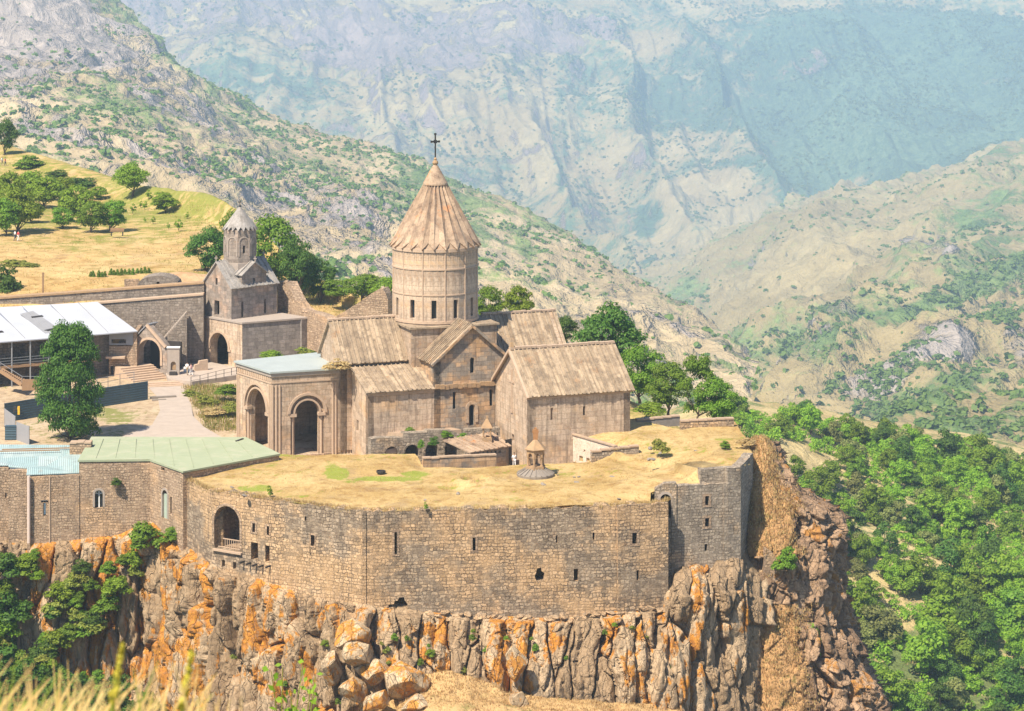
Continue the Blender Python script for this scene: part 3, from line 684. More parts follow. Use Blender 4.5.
for q in ((222, 225, 560, 567), (233, 236, 562, 569)): holes[1].append(prect(1, *q))
sq = [prect(1, 250.5, 258, 542, 560), prect(1, 265, 273, 545, 562.5)] if False else []
for q in ((251, 258, 542.5, 560), (265.3, 269.6, 545.5, 562)): holes[1].append(prect(1, *q))
nich = [parch(1, 252.6, 255.4, 523, 532), parch(1, 267.0, 269.4, 526, 535)]
holes[1] += nich
holes[2].append(prect(2, 311, 314.8, 535, 546)); holes[2].append(prect(2, 304.6, 306.4, 516.5, 521)); holes[2].append(prect(2, 309.5, 310.6, 549, 555))
holes[4].append(prect(4, 394.4, 397, 532, 554))
holes[5].append(prect(5, 472.6, 475.6, 537.5, 550.5))
holes[6] += [prect(6, 556, 557.6, 535.5, 543), prect(6, 592.6, 594.6, 532.6, 540), prect(6, 573.8, 578.2, 569, 581)]
holes[7] += [prect(7, 631.2, 636, 532, 543), prect(7, 635.8, 638.2, 569.5, 579.5)]
# a hole where stones fell out
def ppoly(k, pts): return [fw(x, y, k) for x, y in pts]
holes[6].append(ppoly(6, [(536.5, 581), (544, 580.5), (544.5, 573), (541.5, 571), (541, 567.5), (537, 568.5), (536, 573), (534.5, 576)]))
gap = ppoly(4, [(381.5, 626), (407, 626), (407.5, 604), (404.5, 600), (404, 597.2), (399, 597.5), (398, 600.5), (394.5, 601), (394, 604), (389, 604.5), (388, 607.5), (383.5, 608), (382.5, 612)])
holes[4].append(gap)
mb = MB(foff)
for k in range(9):
    L = math.dist(FW[k], FW[k + 1])
    out = ragged(0, L, min(BASEZ[k], BASEZ[k + 1]) - 1, .33, .5, .17)
    mb.panel(FW[k], FW[k + 1], out, holes[k], 1.3)
mb.build('wall', M['fort'], fort)
# vertical seam: the tower section stands a hand's width forward
mb = MB(foff); d = (FW[8][0] - FW[7][0], FW[8][1] - FW[7][1])
L = math.dist(FW[7], FW[8])
mb.panel(FW[7], FW[8], ragged(.05, L + .25, -16, .38, .6, .08), holes[7], .3, -.28)
mb.build('tower_face', M['fort'], fort)
mb = MB(foff)                                         # thin buttress strip in front of the west stretch
L = math.dist(FW[4], FW[5])
mb.panel(FW[4], FW[5], rect(-.08, .3, -16, .2), (), .2, -.10)
mb.build('quoin', M['fort'], fort)
# surrounds of the openings
mb = MB(foff)
def surround(mb, W, h, w=.22, proud=.05):
    u0, u1 = min(q[0] for q in h), max(q[0] for q in h); z0, z1 = min(q[1] for q in h), max(q[1] for q in h)
    for r_ in (rect(u0 - w, u0, z0, z1), rect(u1, u1 + w, z0, z1), rect(u0 - w * 1.2, u1 + w * 1.2, z1, z1 + w), rect(u0 - w * 1.2, u1 + w * 1.2, z0 - w, z0)):
        mb.panel(W[0], W[1], r_, (), proud + .25, -proud)
for k, h, w_, pr_ in [(4, holes[4][0], .2, .05), (5, holes[5][0], .2, .05), (7, holes[7][0], .25, .33), (1, nich[0], .2, .05), (1, nich[1], .2, .05), (2, holes[2][0], .15, .05)]:
    mb = MB(foff); surround(mb, (FW[k], FW[k + 1]), h, w_, pr_); mb.build('window_surround', M['fort_left'], fort)
# the loggia: room behind the arch, moulding, railing
mb = MB(foff); a, b = FW[1], FW[2]; Lw = math.dist(a, b); ux, uy = (b[0] - a[0]) / Lw, (b[1] - a[1]) / Lw
def wpt(u, k, z): return (a[0] + ux * u - uy * k, a[1] + uy * u + ux * k, z)
u0, u1, z0, z1 = LOG[0][0], LOG[1][0], LOG[0][1], max(q[1] for q in LOG)
mb.hexa([wpt(u0 - .5, 1.2, z0 - .25), wpt(u1 + .8, 1.2, z0 - .25), wpt(u1 + .8, 4.2, z0 - .25), wpt(u0 - .5, 4.2, z0 - .25)],
        [wpt(u0 - .5, 1.2, z0), wpt(u1 + .8, 1.2, z0), wpt(u1 + .8, 4.2, z0), wpt(u0 - .5, 4.2, z0)])
bw_ = wpt(u0 - .6, 4.0, 0), wpt(u1 + .9, 4.0, 0)
W_ = u1 - u0 + 1.5
mb.panel(bw_[0], bw_[1], rect(0, W_, z0 - .2, z1 + .6), [arch(W_ * .52, W_ * .78, z0, z0 + 1.5), rect(W_ * .18, W_ * .3, z0 + .8, z0 + 1.7)], .5)
s0 = wpt(u0 - .5, 4.1, 0), wpt(u0 - .5, 1.25, 0); s1 = wpt(u1 + .7, 1.25, 0), wpt(u1 + .7, 4.1, 0)
mb.panel(s0[1], s0[0], rect(0, 2.85, z0, z1 + .5), (), .2); mb.panel(s1[0], s1[1], rect(0, 2.85, z0, z1 + .5), (), .2)
mb.hexa([wpt(u0 - .6, 1.25, z1 + .5), wpt(u1 + .9, 1.25, z1 + .5), wpt(u1 + .9, 4.3, z1 + .5), wpt(u0 - .6, 4.3, z1 + .5)],
        [wpt(u0 - .6, 1.25, z1 + .7), wpt(u1 + .9, 1.25, z1 + .7), wpt(u1 + .9, 4.3, z1 + .7), wpt(u0 - .6, 4.3, z1 + .7)])
lg = mb.build('loggia_room', M['fort_left'], fort)
mb = MB(foff); arch_ring(mb, a, b, u0, u1, LOG[2][1], .28, .07, .3, 14, legs=2.6); mb.build('arch_moulding', M['fort_left'], fort)
mb = MB(foff)
for k in range(9):
    u = u0 + (u1 - u0) * (.3 + .68 * k / 8); mb.bar(wpt(u, .5, z0), wpt(u, .5, z0 + 1.0), .07)
mb.bar(wpt(u0 + .75, .5, z0 + 1.0), wpt(u1, .5, z0 + 1.0), .1, .08); mb.bar(wpt(u0 + .1, .5, z0 + .1), wpt(u1, .5, z0 + .1), .08)
mb.build('railing', M['trim'], fort)
mb = MB(foff); mb.panel(a, b, rect(u0 - .1, u1 + .3, z0 - .22, z0 - .02), (), .6, -.28); mb.build('balcony_ledge', M['trim'], fort)
beams = []
for x, y in ((243, 563), (249.5, 564.5), (255.5, 566), (262, 567), (269, 567.5)):
    u, z = fw(x + 2, y - 1, 1); mb = MB(foff)
    mb.bar(wpt(u, .4, z + .1), wpt(u - .25, -.6, z), .16); mb.build('beam', M['dark'], fort)
# right-hand wall with the arched doorway, and the corner tower
TW = [V2(P(650, 491, 1.15)), V2(P(676, 488.5, 1.4)), V2(P(728, 484.5, 1.5)), V2(P(740, 483.4, 1.5))]
TW2 = V2(P(753, 453.5, 3.2))
tw = thing('corner_tower', 'grey stone corner tower with three windows beside a dark arched opening, above the right cliff', 'tower', (TW[2][0], TW[2][1], -9))
toff = (-TW[2][0], -TW[2][1], 9)
mb = MB(toff)
L1 = math.dist(TW[0], TW[1])
W01 = (TW[0], TW[1]); W12 = (TW[1], TW[2]); W23 = (TW[2], TW[3])
zt0 = on_wall(*W01, 656, 486.5)[1]; zt1 = on_wall(*W01, 675, 482.8)[1]
ah = parch(0, 660.2, 671, 494, 518, W01)
mb.panel(*W01, [(on_wall(*W01, 655, 490)[0], -11), (L1, -11), (L1, zt1), (L1 * .55, (zt0 + zt1) / 2 + .12), (on_wall(*W01, 655, 490)[0], zt0 - .25)], [ah], .9)
L2 = math.dist(TW[1], TW[2])
hs = [prect(0, 705, 709, 496, 505, W12), prect(0, 705, 709, 518, 526.5, W12), prect(0, 704.6, 707.4, 544, 551, W12)]
mb.panel(*W12, ragged(0, L2, -11, on_wall(*W12, 677, 486.5)[1], .6, .08, on_wall(*W12, 727, 482.5)[1]), hs, 1.0)
L3 = math.dist(TW[2], TW[3])
ztw = 3.25
mb.panel(*W23, ragged(-.1, L3, -11, ztw, .5, .08), (), 1.0, -.15)
mb.panel(TW[3], TW2, ragged(0, math.dist(TW[3], TW2), -11, ztw, .6, .1), (), 1.0)
p0, p1 = on_wall(*W12, 702, 478), on_wall(*W12, 728, 478)                  # upper band over the wall's right end
mb.panel(*W12, ragged(p0[0], p1[0], 1.35, ztw - .1, .5, .1), (), .9, .5)
mb.build('wall', M['fort_grey'], tw)
mb = MB(toff); arch_ring(mb, *W01, ah[0][0], ah[1][0], ah[2][1], .25, .06, .3, 10, legs=1.5)
mb.build('arch_moulding', M['trim_grey'], tw)
for h in hs[:2]: mb = MB(toff); surround(mb, W12, h, .22); mb.build('window_surround', M['fort_left'], tw)
mb = MB(toff)
mb.panel(*W12, [(L2 - .5, -11), (L2 + .05, -11), (L2 + .05, 1.55), (L2 - .5, 1.55)], (), .5, -.12)
mb.panel(*W01, rect(L1 - .45, L1 + .05, -11, zt1), (), .6, -.1)
mb.build('quoin', M['fort_grey'], tw)

# ---- the lawn on top of the vaults
front = [(183, 477.5, .28), (212, 491, .28), (270, 499.6, .28), (315, 505.5, .28), (363, 511.6, .28), (440, 510.3, .28), (521, 508.7, .28), (616.6, 506.2, .28), (650, 503.8, .3), (651, 492.5, .9)]
ring = front + [(663, 488.6, 1.2), (676, 487.6, 1.35), (701, 485.4, 1.45), (703, 468, 3.0), (727, 467.2, 3.05), (739.5, 466.4, 3.1), (752.5, 454.2, 3.1), (748, 440, 2.8), (735, 421.5, 2.4), (705, 424, 2.5), (682, 430, 2.4), (655, 424, 2.6), (636, 418.5, 2.7),
                (547.8, 427.3, 2.5), (615, 446.6, 2.2), (606, 461, .5), (583, 462.5, .5), (555, 464, .5), (532, 464, .45), (500, 466.5, .5), (470, 468, .4), (424, 467.5, .4), (415, 453.8, .9), (380, 454, .95), (350, 455, .8), (300, 455.2, .5), (279, 454.2, .5)]
inner = [(345, 478, .75), (365, 480, .55), (410, 473, .55), (400, 462, .95), (380, 466, .95), (360, 460, .95), (455, 490, .3), (540, 480, .4), (600, 480, .5), (640, 470, .8), (660, 455, 1.6), (690, 450, 2.1), (660, 475, 1.2), (640, 437, 2.45), (600, 428, 2.5), (715, 445, 2.75), (690, 472, 1.9), (725, 457, 3.0), (680, 478, 1.5), (470, 482, .75), (463, 484, .65), (480, 484, .7), (620, 462, .8), (560, 472, .45)]
rp = [P(*q) for q in ring]
ctl = np.array([P(*q) for q in ring + inner])
from mathutils.geometry import intersect_point_tri_2d
def inside(x, y, poly):
    c = False; j = len(poly) - 1
    for i in range(len(poly)):
        if (poly[i][1] > y) != (poly[j][1] > y) and x < (poly[j][0] - poly[i][0]) * (y - poly[i][1]) / (poly[j][1] - poly[i][1]) + poly[i][0]: c = not c
        j = i
    return c
# denser ring
dr = []
for i in range(len(rp)):
    a_, b_ = rp[i], rp[(i + 1) % len(rp)]; m_ = max(1, int(math.dist(a_[:2], b_[:2]) / .6))
    for k in range(m_): t_ = k / m_; dr.append([a_[j] + (b_[j] - a_[j]) * t_ for j in range(3)])
pts = [Vector(q[:2]) for q in dr]
x0, x1 = min(q[0] for q in dr), max(q[0] for q in dr); y0, y1 = min(q[1] for q in dr), max(q[1] for q in dr)
poly2 = [q[:2] for q in dr]
y = y0
while y < y1:
    x = x0
    while x < x1:
        xx, yy = x + random.uniform(-.15, .15), y + random.uniform(-.15, .15)
        if inside(xx, yy, poly2) and min((xx - q[0]) ** 2 + (yy - q[1]) ** 2 for q in dr) > .12: pts.append(Vector((xx, yy)))
        x += .55
    y += .55
nr = len(dr)
cv, ce, cf, *_r = delaunay_2d_cdt(pts, [], [list(range(nr))], 1, 1e-5)
xy = np.array([[v.x, v.y] for v in cv])
d2 = ((xy[:, None, :] - ctl[None, :, :2]) ** 2).sum(2) + .05
wgt = 1 / d2 ** 1.6; zz = (wgt * ctl[None, :, 2]).sum(1) / wgt.sum(1)
bump_ = fbm(np.stack([xy[:, 0] * .3, xy[:, 1] * .3, xy[:, 0] * 0], 1), 4, 61) * .16
dist_edge = np.sqrt(((xy[:, None, :] - np.array(poly2)[None]) ** 2).sum(2).min(1))
zz = zz + bump_ * np.clip(dist_edge / 1.0, 0.15, 1)
pc = np.array(P(474, 481, .6))[:2]                                       # sunken pit in the lawn
pr = np.sqrt(((xy - pc) ** 2).sum(1)); zz += np.where(pr < 2.6, np.cos(np.clip(pr / 2.6, 0, 1) * math.pi) * -.0 + np.exp(-((pr - 1.7) / .6) ** 2) * .45 - np.exp(-(pr / 1.0) ** 2) * 1.1, 0)
verts = [(xy[i, 0], xy[i, 1], zz[i]) for i in range(len(xy))]
faces = [tuple(f) for f in cf]
# skirt
from collections import Counter
ec = Counter(); 
for f in faces:
    for i in range(len(f)): ec[tuple(sorted((f[i], f[(i + 1) % len(f)])))] += 1
sk = {}
for e_, c_ in ec.items():
    if c_ == 1:
        for v_ in e_:
            if v_ not in sk:
                vx, vy, vz = verts[v_]; k_ = len(verts)
                ix, iy = (vx * .82 + 1.0, vy + 5.2) if vy < 268 else (vx, vy)
                verts += [(vx * .998, vy + (.3 if vy < 268 else 0), vz - .25), (ix, iy, vz - .5), (ix, iy, -18)]; sk[v_] = k_
        a_, b_ = e_
        for m_ in range(3):
            pa_, pb_ = (a_, b_) if m_ == 0 else (sk[a_] + m_ - 1, sk[b_] + m_ - 1)
            faces.append((pa_, pb_, sk[b_] + m_, sk[a_] + m_))
me = bpy.data.meshes.new('lawn'); me.from_pydata(verts, [], faces); me.update()
lpx = np.array([[v[0] * F / v[1] + 512, (H - v[2]) * F / v[1] + YH] for v in verts])
def gb(cx, cy, rx, ry, amp): return amp * np.clip(1.5 - ((lpx[:, 0] - cx) / rx) ** 2 - ((lpx[:, 1] - cy) / ry) ** 2, 0, 1)
lveg = np.maximum.reduce([gb(337, 474, 12, 7, .42), gb(385, 479, 34, 2.6, .44), gb(415, 474, 14, 3, .34), gb(255, 488, 18, 3.5, .32), gb(662, 445, 8, 3, .12), gb(720, 440, 8, 3, .1), gb(350, 481, 10, 3, .25), gb(330, 466, 8, 5, .2)])
at = me.attributes.new('veg', 'FLOAT', 'POINT'); at.data.foreach_set('value', (lveg - .05).astype(np.float32))
M['lawn'] = m_grass('dry_lawn', (.37, .25, .098), (.48, .35, .16), (.20, .27, .035), (.54, .70), .16, True)
tag(link_mesh('lawn', me, None, [M['lawn']], True), kind='structure')
me.polygons.foreach_set('use_smooth', [True] * len(me.polygons))

# stones round the pit, manhole, kerbs and low walls on the lawn
def rock_mesh(name, seed, size, sub=3, cuts=9, rough=.08):
    bm = bmesh.new(); bmesh.ops.create_icosphere(bm, subdivisions=sub, radius=1)
    rg = random.Random(seed); pl = []
    for k in range(cuts):
        v_ = Vector((rg.uniform(-1, 1), rg.uniform(-1, 1), rg.uniform(-1, 1))).normalized(); pl.append((v_, rg.uniform(.42, .82)))
    for v_ in bm.verts:
        c = v_.co
        for n_, h_ in pl:
            dd = c.dot(n_)
            if dd > h_: c -= n_ * (dd - h_) * .98
        v_.co = c
    co_ = np.array([v_.co[:] for v_ in bm.verts]); nn = fbm(co_ * 2.2 + seed, 4, seed)
    for i, v_ in enumerate(bm.verts):
        v_.co = Vector((co_[i] * (1 + nn[i] * rough * 2))) ; v_.co = Vector((v_.co.x * size[0], v_.co.y * size[1], v_.co.z * size[2]))
    me_ = bpy.data.meshes.new(name); bm.to_mesh(me_); bm.free(); autouv(me_)
    return me_
def put(name, me_, m_, loc, rz, label=None, cat=None, group=None, smooth=False):
    o = link_mesh(name, me_, None, [m_] if not me_.materials else [], smooth); o.location = loc; o.rotation_euler = (0, 0, rz)
    return tag(o, label, cat, group)
c_ = P(474, 481, .3)
pit = thing('stone_pit', 'small ring of dark stones round a hole in the dry lawn', 'pit', c_)
for k in range(9):
    a_ = math.pi * (1.05 + k / 9 * 1.0) if k < 6 else math.pi * (.1 + (k - 6) / 3 * .8)
    o = link_mesh('stone', rock_mesh('stone', 70 + k, (.42, .32, .26), 2), pit, [M['slab']]); o.location = (1.05 * math.cos(a_), .95 * math.sin(a_), .05); o.rotation_euler = (0, 0, a_)
rg_ = random.Random(77); sm_ = [rock_mesh('stone', 900 + k, (.30, .24, .16), 2, 9, .06) for k in range(4)]
for q in sm_: q.materials.append(M['slab'])
for k in range(26):
    px, py = rg_.choice([(rg_.uniform(230, 640), rg_.uniform(474, 503)), (rg_.uniform(480, 660), rg_.uniform(466, 500)), (rg_.uniform(640, 735), rg_.uniform(432, 466))])
    zl = .55 if py > 466 else 2.2
    o = bpy.data.objects.new('stone', sm_[k % 4]); COL.objects.link(o); o.location = P(px, py, zl); s_ = rg_.uniform(.6, 1.5); o.scale = (s_, s_, s_); o.rotation_euler = (0, 0, rg_.uniform(0, 6))
    tag(o, 'loose grey stone lying in the dry lawn grass over the vaults', 'stone', 'loose stones on the lawn')
mb = MB(); mb.lathe([(.0, .02), (.42, .02), (.42, .16), (.50, .16), (.50, -.05)], 12, cap=False)
o = mb.build('manhole_pipe', M['dark']); o.location = P(381, 472, .95); tag(o, 'small dark pipe mouth in the lawn near the porch', 'vent pipe')
def lowwall(name, pa, pb, w_, h0, m_, label, cat, capm=None):
    a_ = Vector(pa); b_ = Vector(pb); t = thing(name, label, cat, a_)
    d_ = (b_ - a_); L_ = math.hypot(d_.x, d_.y); mb = MB()
    mb.panel((0, 0), (d_.x, d_.y), [(0, -h0), (L_, -h0 + d_.z), (L_, d_.z), (L_ * .66, d_.z * .66 + .05), (L_ * .3, d_.z * .3 - .04), (0, 0)], (), w_)
    mb.build('wall', m_, t)
    mb = MB(); n_ = max(3, int(L_ / .9)); ux_, uy_ = d_.x / L_, d_.y / L_
    for k in range(n_):
        s0_, s1_ = L_ * k / n_ + .01, L_ * (k + 1) / n_ - .01; j = random.uniform(-.03, .05); zz_ = d_.z * (k + .5) / n_ + .03
        q = [(ux_ * s + uy_ * .08 * (1 if e == 0 else 0) - uy_ * (w_ + .06) * e, uy_ * s - ux_ * .08 * (1 if e == 0 else 0) + ux_ * (w_ + .06) * e) for s, e in ((s0_, 0), (s1_, 0), (s1_, 1), (s0_, 1))]
        mb.hexa([(x_, y_, zz_ + j - .02) for x_, y_ in q], [(x_, y_, zz_ + j + .14) for x_, y_ in q])
    mb.build('coping', capm or M['kerb'], t)
    return t
lowwall('parapet', P(423, 459.5, 1.15), P(496.5, 455.5, 1.15), .55, 1.6, M['ashlar_dark'], 'low stone parapet with pinkish coping at the lawn edge before the arcade', 'parapet')
lowwall('parapet', P(592, 453, 1.75), P(639, 446.5, 2.2), .6, 1.2, M['fort_grey'], 'short rough stone ledge across the dry lawn behind the lantern pavilion', 'parapet')
lowwall('parapet', P(680.5, 422, 3.1), P(734, 419.2, 3.3), .6, 2.2, M['fort'], 'straight stone parapet at the far right corner of the lawn under trees', 'parapet')
lowwall('parapet', P(637, 421, 2.75), P(680, 417, 3.0), .7, 1.0, M['slab'], 'low pale stone bank on the lawn behind the square white wall', 'parapet')
# white-rendered side of the raised lawn
WP = V2(P(547.6, 427, 2.55)), V2(P(615.5, 446.8, 2.25))
t = thing('rendered_wall', 'pale rendered wall with small dark windows holding up the raised lawn', 'wall', (WP[0][0], WP[0][1], -.5))
mb = MB((-WP[0][0], -WP[0][1], .5)); L_ = math.dist(*WP)
hs = [prect(0, 560.8, 563.4, 446, 454, WP), prect(0, 579.5, 583.3, 456, 461.5, WP), prect(0, 586.5, 590, 458, 462, WP), prect(0, 584, 585.6, 449.5, 452, WP)]
mb.panel(*WP, [(0, -.6), (L_, -.6), (L_, 2.25), (0, 2.52)], hs, .4, -.05)
mb.build('wall', M['plaster'], t)
mb = MB((-WP[0][0], -WP[0][1], .5)); mb.panel(*WP, [(-.1, 2.53), (L_, 2.26), (L_, 2.38), (-.1, 2.65)], (), .5, -.2); mb.build('coping', M['kerb'], t)

# octagonal lantern pavilion on its round slab roof
c_ = P(535.5, 474.5, .55)
t = thing('lantern_pavilion', 'small stone lantern with columns and rusty finial on a round slab base in the lawn', 'lantern', c_)
mb = MB(); mb.lathe([(2.0, -.4), (2.03, .12), (1.95, .2), (.9, .74), (.0, .78)], 20, cap=False); mb.build('base', M['slab'], t)
mb = MB()
for k in range(20):
    a_ = 2 * math.pi * k / 20; mb.bar((2.03 * math.cos(a_), 2.03 * math.sin(a_), .2), (.85 * math.cos(a_), .85 * math.sin(a_), .83), .1, .07)
mb.build('roof_rib', M['slab'], t)
mb = MB(); mb.lathe([(1.12, .6), (1.12, .95), (1.0, .95), (1.0, 1.0)], 6, a0=.35); mb.build('plinth', M['lantern'], t)
for k in range(6):
    a_ = .35 + 2 * math.pi * k / 6; mb = MB(); mb.lathe([(.17, .95), (.17, 1.1), (.12, 1.12), (.12, 2.0), (.18, 2.05), (.18, 2.25)], 8, (.85 * math.cos(a_), .85 * math.sin(a_))); mb.build('column', M['lantern'], t)
mb = MB()
for k in range(6):
    a_ = .35 + 2 * math.pi * k / 6; b_ = a_ + math.pi / 3
    p0 = (1.02 * math.cos(a_), 1.02 * math.sin(a_)); p1 = (1.02 * math.cos(b_), 1.02 * math.sin(b_)); L_ = math.dist(p0, p1)
    mb.panel(p0, p1, rect(0, L_, 1.9, 2.75), [arch(.25, L_ - .25, 1.901, 2.15, 8)], .25)
mb.build('arch_ring', M['lantern'], t)
mb = MB(); mb.lathe([(1.2, 2.7), (1.25, 2.8), (.45, 3.55), (.22, 3.75), (.0, 3.78)], 6, a0=.35, cap=False); mb.build('roof', M['lantern'], t)
mb = MB(); mb.hexa([(-.22, -.12, 3.7), (.22, -.12, 3.7), (.22, .12, 3.7), (-.22, .12, 3.7)], [(-.3, -.13, 4.5), (.3, -.13, 4.5), (.3, .13, 4.5), (-.3, .13, 4.5)])
mb.hexa([(-.36, -.14, 4.5), (.36, -.14, 4.5), (.36, .14, 4.5), (-.36, .14, 4.5)], [(-.30, -.14, 4.85), (.30, -.14, 4.85), (.30, .14, 4.85), (-.30, .14, 4.85)])
mb.box(-.13, .13, -.13, .13, 4.85, 5.05)
mb.build('finial', M['orange_stone'], t)

# ================================================================== THE ROOFED VAULTS ON THE LEFT
GP = [P(92, 437, 1.3), P(245, 438, 1.3), P(279, 453.6, 1.3), P(183, 470.6, 1.3), P(150, 459.2, 1.3), P(79, 460, 1.3)]
g2 = [V2(p) for p in GP]
t = thing('refectory_building', 'rubble stone building under a flat pale green roof, beside the turquoise roof', 'building', (g2[4][0], g2[4][1], -8))
o8 = (-g2[4][0], -g2[4][1], 8)
mb = MB(o8)
WA = (g2[5], g2[4]); WB = (g2[4], g2[3])
wa = parch(0, 94.8, 102.8, 490, 508, WA)
LA = math.dist(*WA)
mb.panel(*WA, ragged(0, LA, -13, 1.05, .6, .05), [wa], .9)
wb = parch(0, 162.4, 167.6, 490, 519, WB); wb2 = prect(0, 170.2, 171.8, 497, 514, WB); wb3 = prect(0, 161, 164.6, 467.5, 471, WB)
LB = math.dist(*WB)
mb.panel(*WB, ragged(0, LB, -13, 1.05, .6, .05), [wb, wb2, wb3], .9)
mb.panel(g2[3], g2[2], rect(0, math.dist(g2[3], g2[2]), -6, 1.1), (), .6)
mb.panel(g2[0], g2[5], rect(0, math.dist(g2[0], g2[5]), -10, 1.1), (), .6)
mb.panel(g2[2], g2[1], rect(0, math.dist(g2[2], g2[1]), -3, 1.1), (), .6)
mb.build('wall', M['fort_left'], t)
mb = MB(o8); cx_ = sum(p[0] for p in g2) / 6; cy_ = sum(p[1] for p in g2) / 6
ex = [(cx_ + (p[0] - cx_) * 1.012, cy_ + (p[1] - cy_) * 1.03) for p in g2]
mb.prism(ex[::-1], 1.1, [1.3, 1.34, 1.28, 1.3, 1.36, 1.3]); mb.build('roof', M['felt'], t, recalc=True)
for k in range(9):
    f = (k + .5) / 9; xf = 86 + 176 * f; mb = MB(o8)
    a_, b_ = P(95 + 148 * f, 438.6, 1.37), P(xf, float(np.interp(xf, [79, 150, 183, 279], [460, 459, 470.5, 453.5])) - 1.6, 1.33)
    mb.bar(a_, b_, .07, .05); mb.build('roof_seam', M['felt'], t)
mb = MB(o8); mb.bar(P(236, 441, 1.4), P(243, 438.5, 1.42), .22, .08); mb.build('loose_plank', M['dark'], t)
def flat_on(mb, W, h, k=.25, th=.05):
    mb.panel(W[0], W[1], h, (), th, k)
mb = MB(o8); flat_on(mb, WA, wa, .45); gl = mb.build('window', M['glass'], t)
mb = MB(o8); um = (wa[0][0] + wa[1][0]) / 2; mb.panel(*WA, rect(um - .07, um + .07, wa[0][1], wa[2][1] + .3), (), .1, .3); mb.panel(*WA, rect(wa[0][0], wa[1][0], wa[2][1] - .05, wa[2][1] + .05), (), .1, .3)
arch_ring(mb, *WA, wa[0][0] + .06, wa[1][0] - .06, wa[2][1], -.1, -.3, .4)
mb.build('frame', M['frame'], gl)
mb = MB(o8); arch_ring(mb, *WA, wa[0][0], wa[1][0], wa[2][1], .22, .04, .2, 10, legs=1.4); mb.build('window_surround', M['trim_grey'], t)
mb = MB(o8); arch_ring(mb, *WB, wb[0][0], wb[1][0], wb[2][1], .25, .04, .2, 10, legs=2.4); mb.build('door_surround', M['trim_grey'], t)
mb = MB(o8); u_ = wb[0][0]; mb.panel(*WB, rect(u_, u_ + (wb[1][0] - u_) * .55, wb[0][1], wb[2][1] + .1), (), .08, .2); mb.build('door', M['shutter'], t)

TQ = [P(-70, 444, .9), P(87, 445, .9), P(79, 472.5, -.15), P(26.5, 474.6, -.15), P(27.2, 467.8, .2), P(8.5, 466.5, .3), P(8.5, 465, .4), P(-70, 464, .4)]
q2 = [V2(p) for p in TQ]
t = thing('vault_building', 'rubble stone building under a turquoise corrugated roof with a pale downpipe', 'building', (q2[3][0], q2[3][1], -8))
o8b = (-q2[3][0], -q2[3][1], 8)
mb = MB(o8b)
W1 = (V2(D(27, 474, 271.9)), V2(D(79.3, 474, 272.5)))
ws = prect(0, 43.2, 45.8, 503, 516, W1)
mb.panel(*W1, ragged(0, math.dist(*W1), -13, -.35, .6, .05), [ws, prect(0, 41, 48, 500.5, 502.5, W1)], .8)
W0 = (V2(D(8.5, 470, 273.1)), V2(D(27, 470, 273.1))); mb.panel(*W0, ragged(0, math.dist(*W0), -13, .05, .5, .05), (), .8)
W00 = (V2(D(-70, 470, 274)), V2(D(8.5, 470, 274))); mb.panel(*W00, ragged(0, math.dist(*W00), -13, .15, .5, .05), [prect(0, 5, 6.6, 493, 498, W00)], .8)
mb.build('wall', M['fort_left'], t)
mb = MB(o8b)
mb.panel(*W1, rect(math.dist(*W1) * .42, math.dist(*W1) * .445, -13, -.4), (), .3, -.1)
mb.build('quoin', M['trim'], t)
mb = MB(o8b)
i_ = [[mb.vert((p[0], p[1], p[2] - k)) for p in TQ] for k in (0, .09)]
n_ = len(TQ)
mb.face(i_[0][::-1]); mb.face(i_[1])
for k in range(n_): mb.face([i_[0][k], i_[0][(k + 1) % n_], i_[1][(k + 1) % n_], i_[1][k]])
mb.build('roof', M['turq'], t)
mb = MB(o8b); pa = D(28.8, 476, 271.6); pb = D(28.8, 543, 271.6); mb.tube([pa, pb], .17, 8); mb.build('downpipe', M['pipe'], t)
mb = MB(o8b)
for (x0_, x1_, y_) in ((-40, 60, 450), (2, 84, 447.5)): mb.bar(P(x0_, y_ + 2, .9), P(x1_, y_, .93), .12, .12)
mb.build('roof_seam', M['wood'], t)
t2 = lowwall('chimney_block', P(69.5, 444, 1.7), P(91, 443.5, 1.75), 1.2, 1.6, M['fort_left'], 'short block of rubble wall between the turquoise roof and the big tree', 'wall stub')
# ================================================================== THE MAIN CHURCH (own axes: a along, b away, origin at the chapel's near corner)
CY = R(21); CO = (1.953, 279.0); cc, cs = math.cos(CY), math.sin(CY)
def C2W(a, b, z=0.0): return (CO[0] + a * cc - b * cs, CO[1] + a * cs + b * cc, z)
def W2C(p): dx, dy = p[0] - CO[0], p[1] - CO[1]; return (dx * cc + dy * cs, -dx * cs + dy * cc)
def conp(p0, p1, px, py):
    """(u, z) on a wall given in church axes"""
    return on_wall(C2W(*p0), C2W(*p1), px, py)
def crect(p0, p1, x0, x1, y0, y1):
    return prect(0, x0, x1, y0, y1, (C2W(*p0), C2W(*p1)))
def carch(p0, p1, x0, x1, y0, y1, n=10):
    return parch(0, x0, x1, y0, y1, (C2W(*p0), C2W(*p1)), n)
def church_thing(name, label, cat, a, b, z=-.5):
    t = thing(name, label, cat, C2W(a, b, z), CY); return t, (-a, -b, -z)

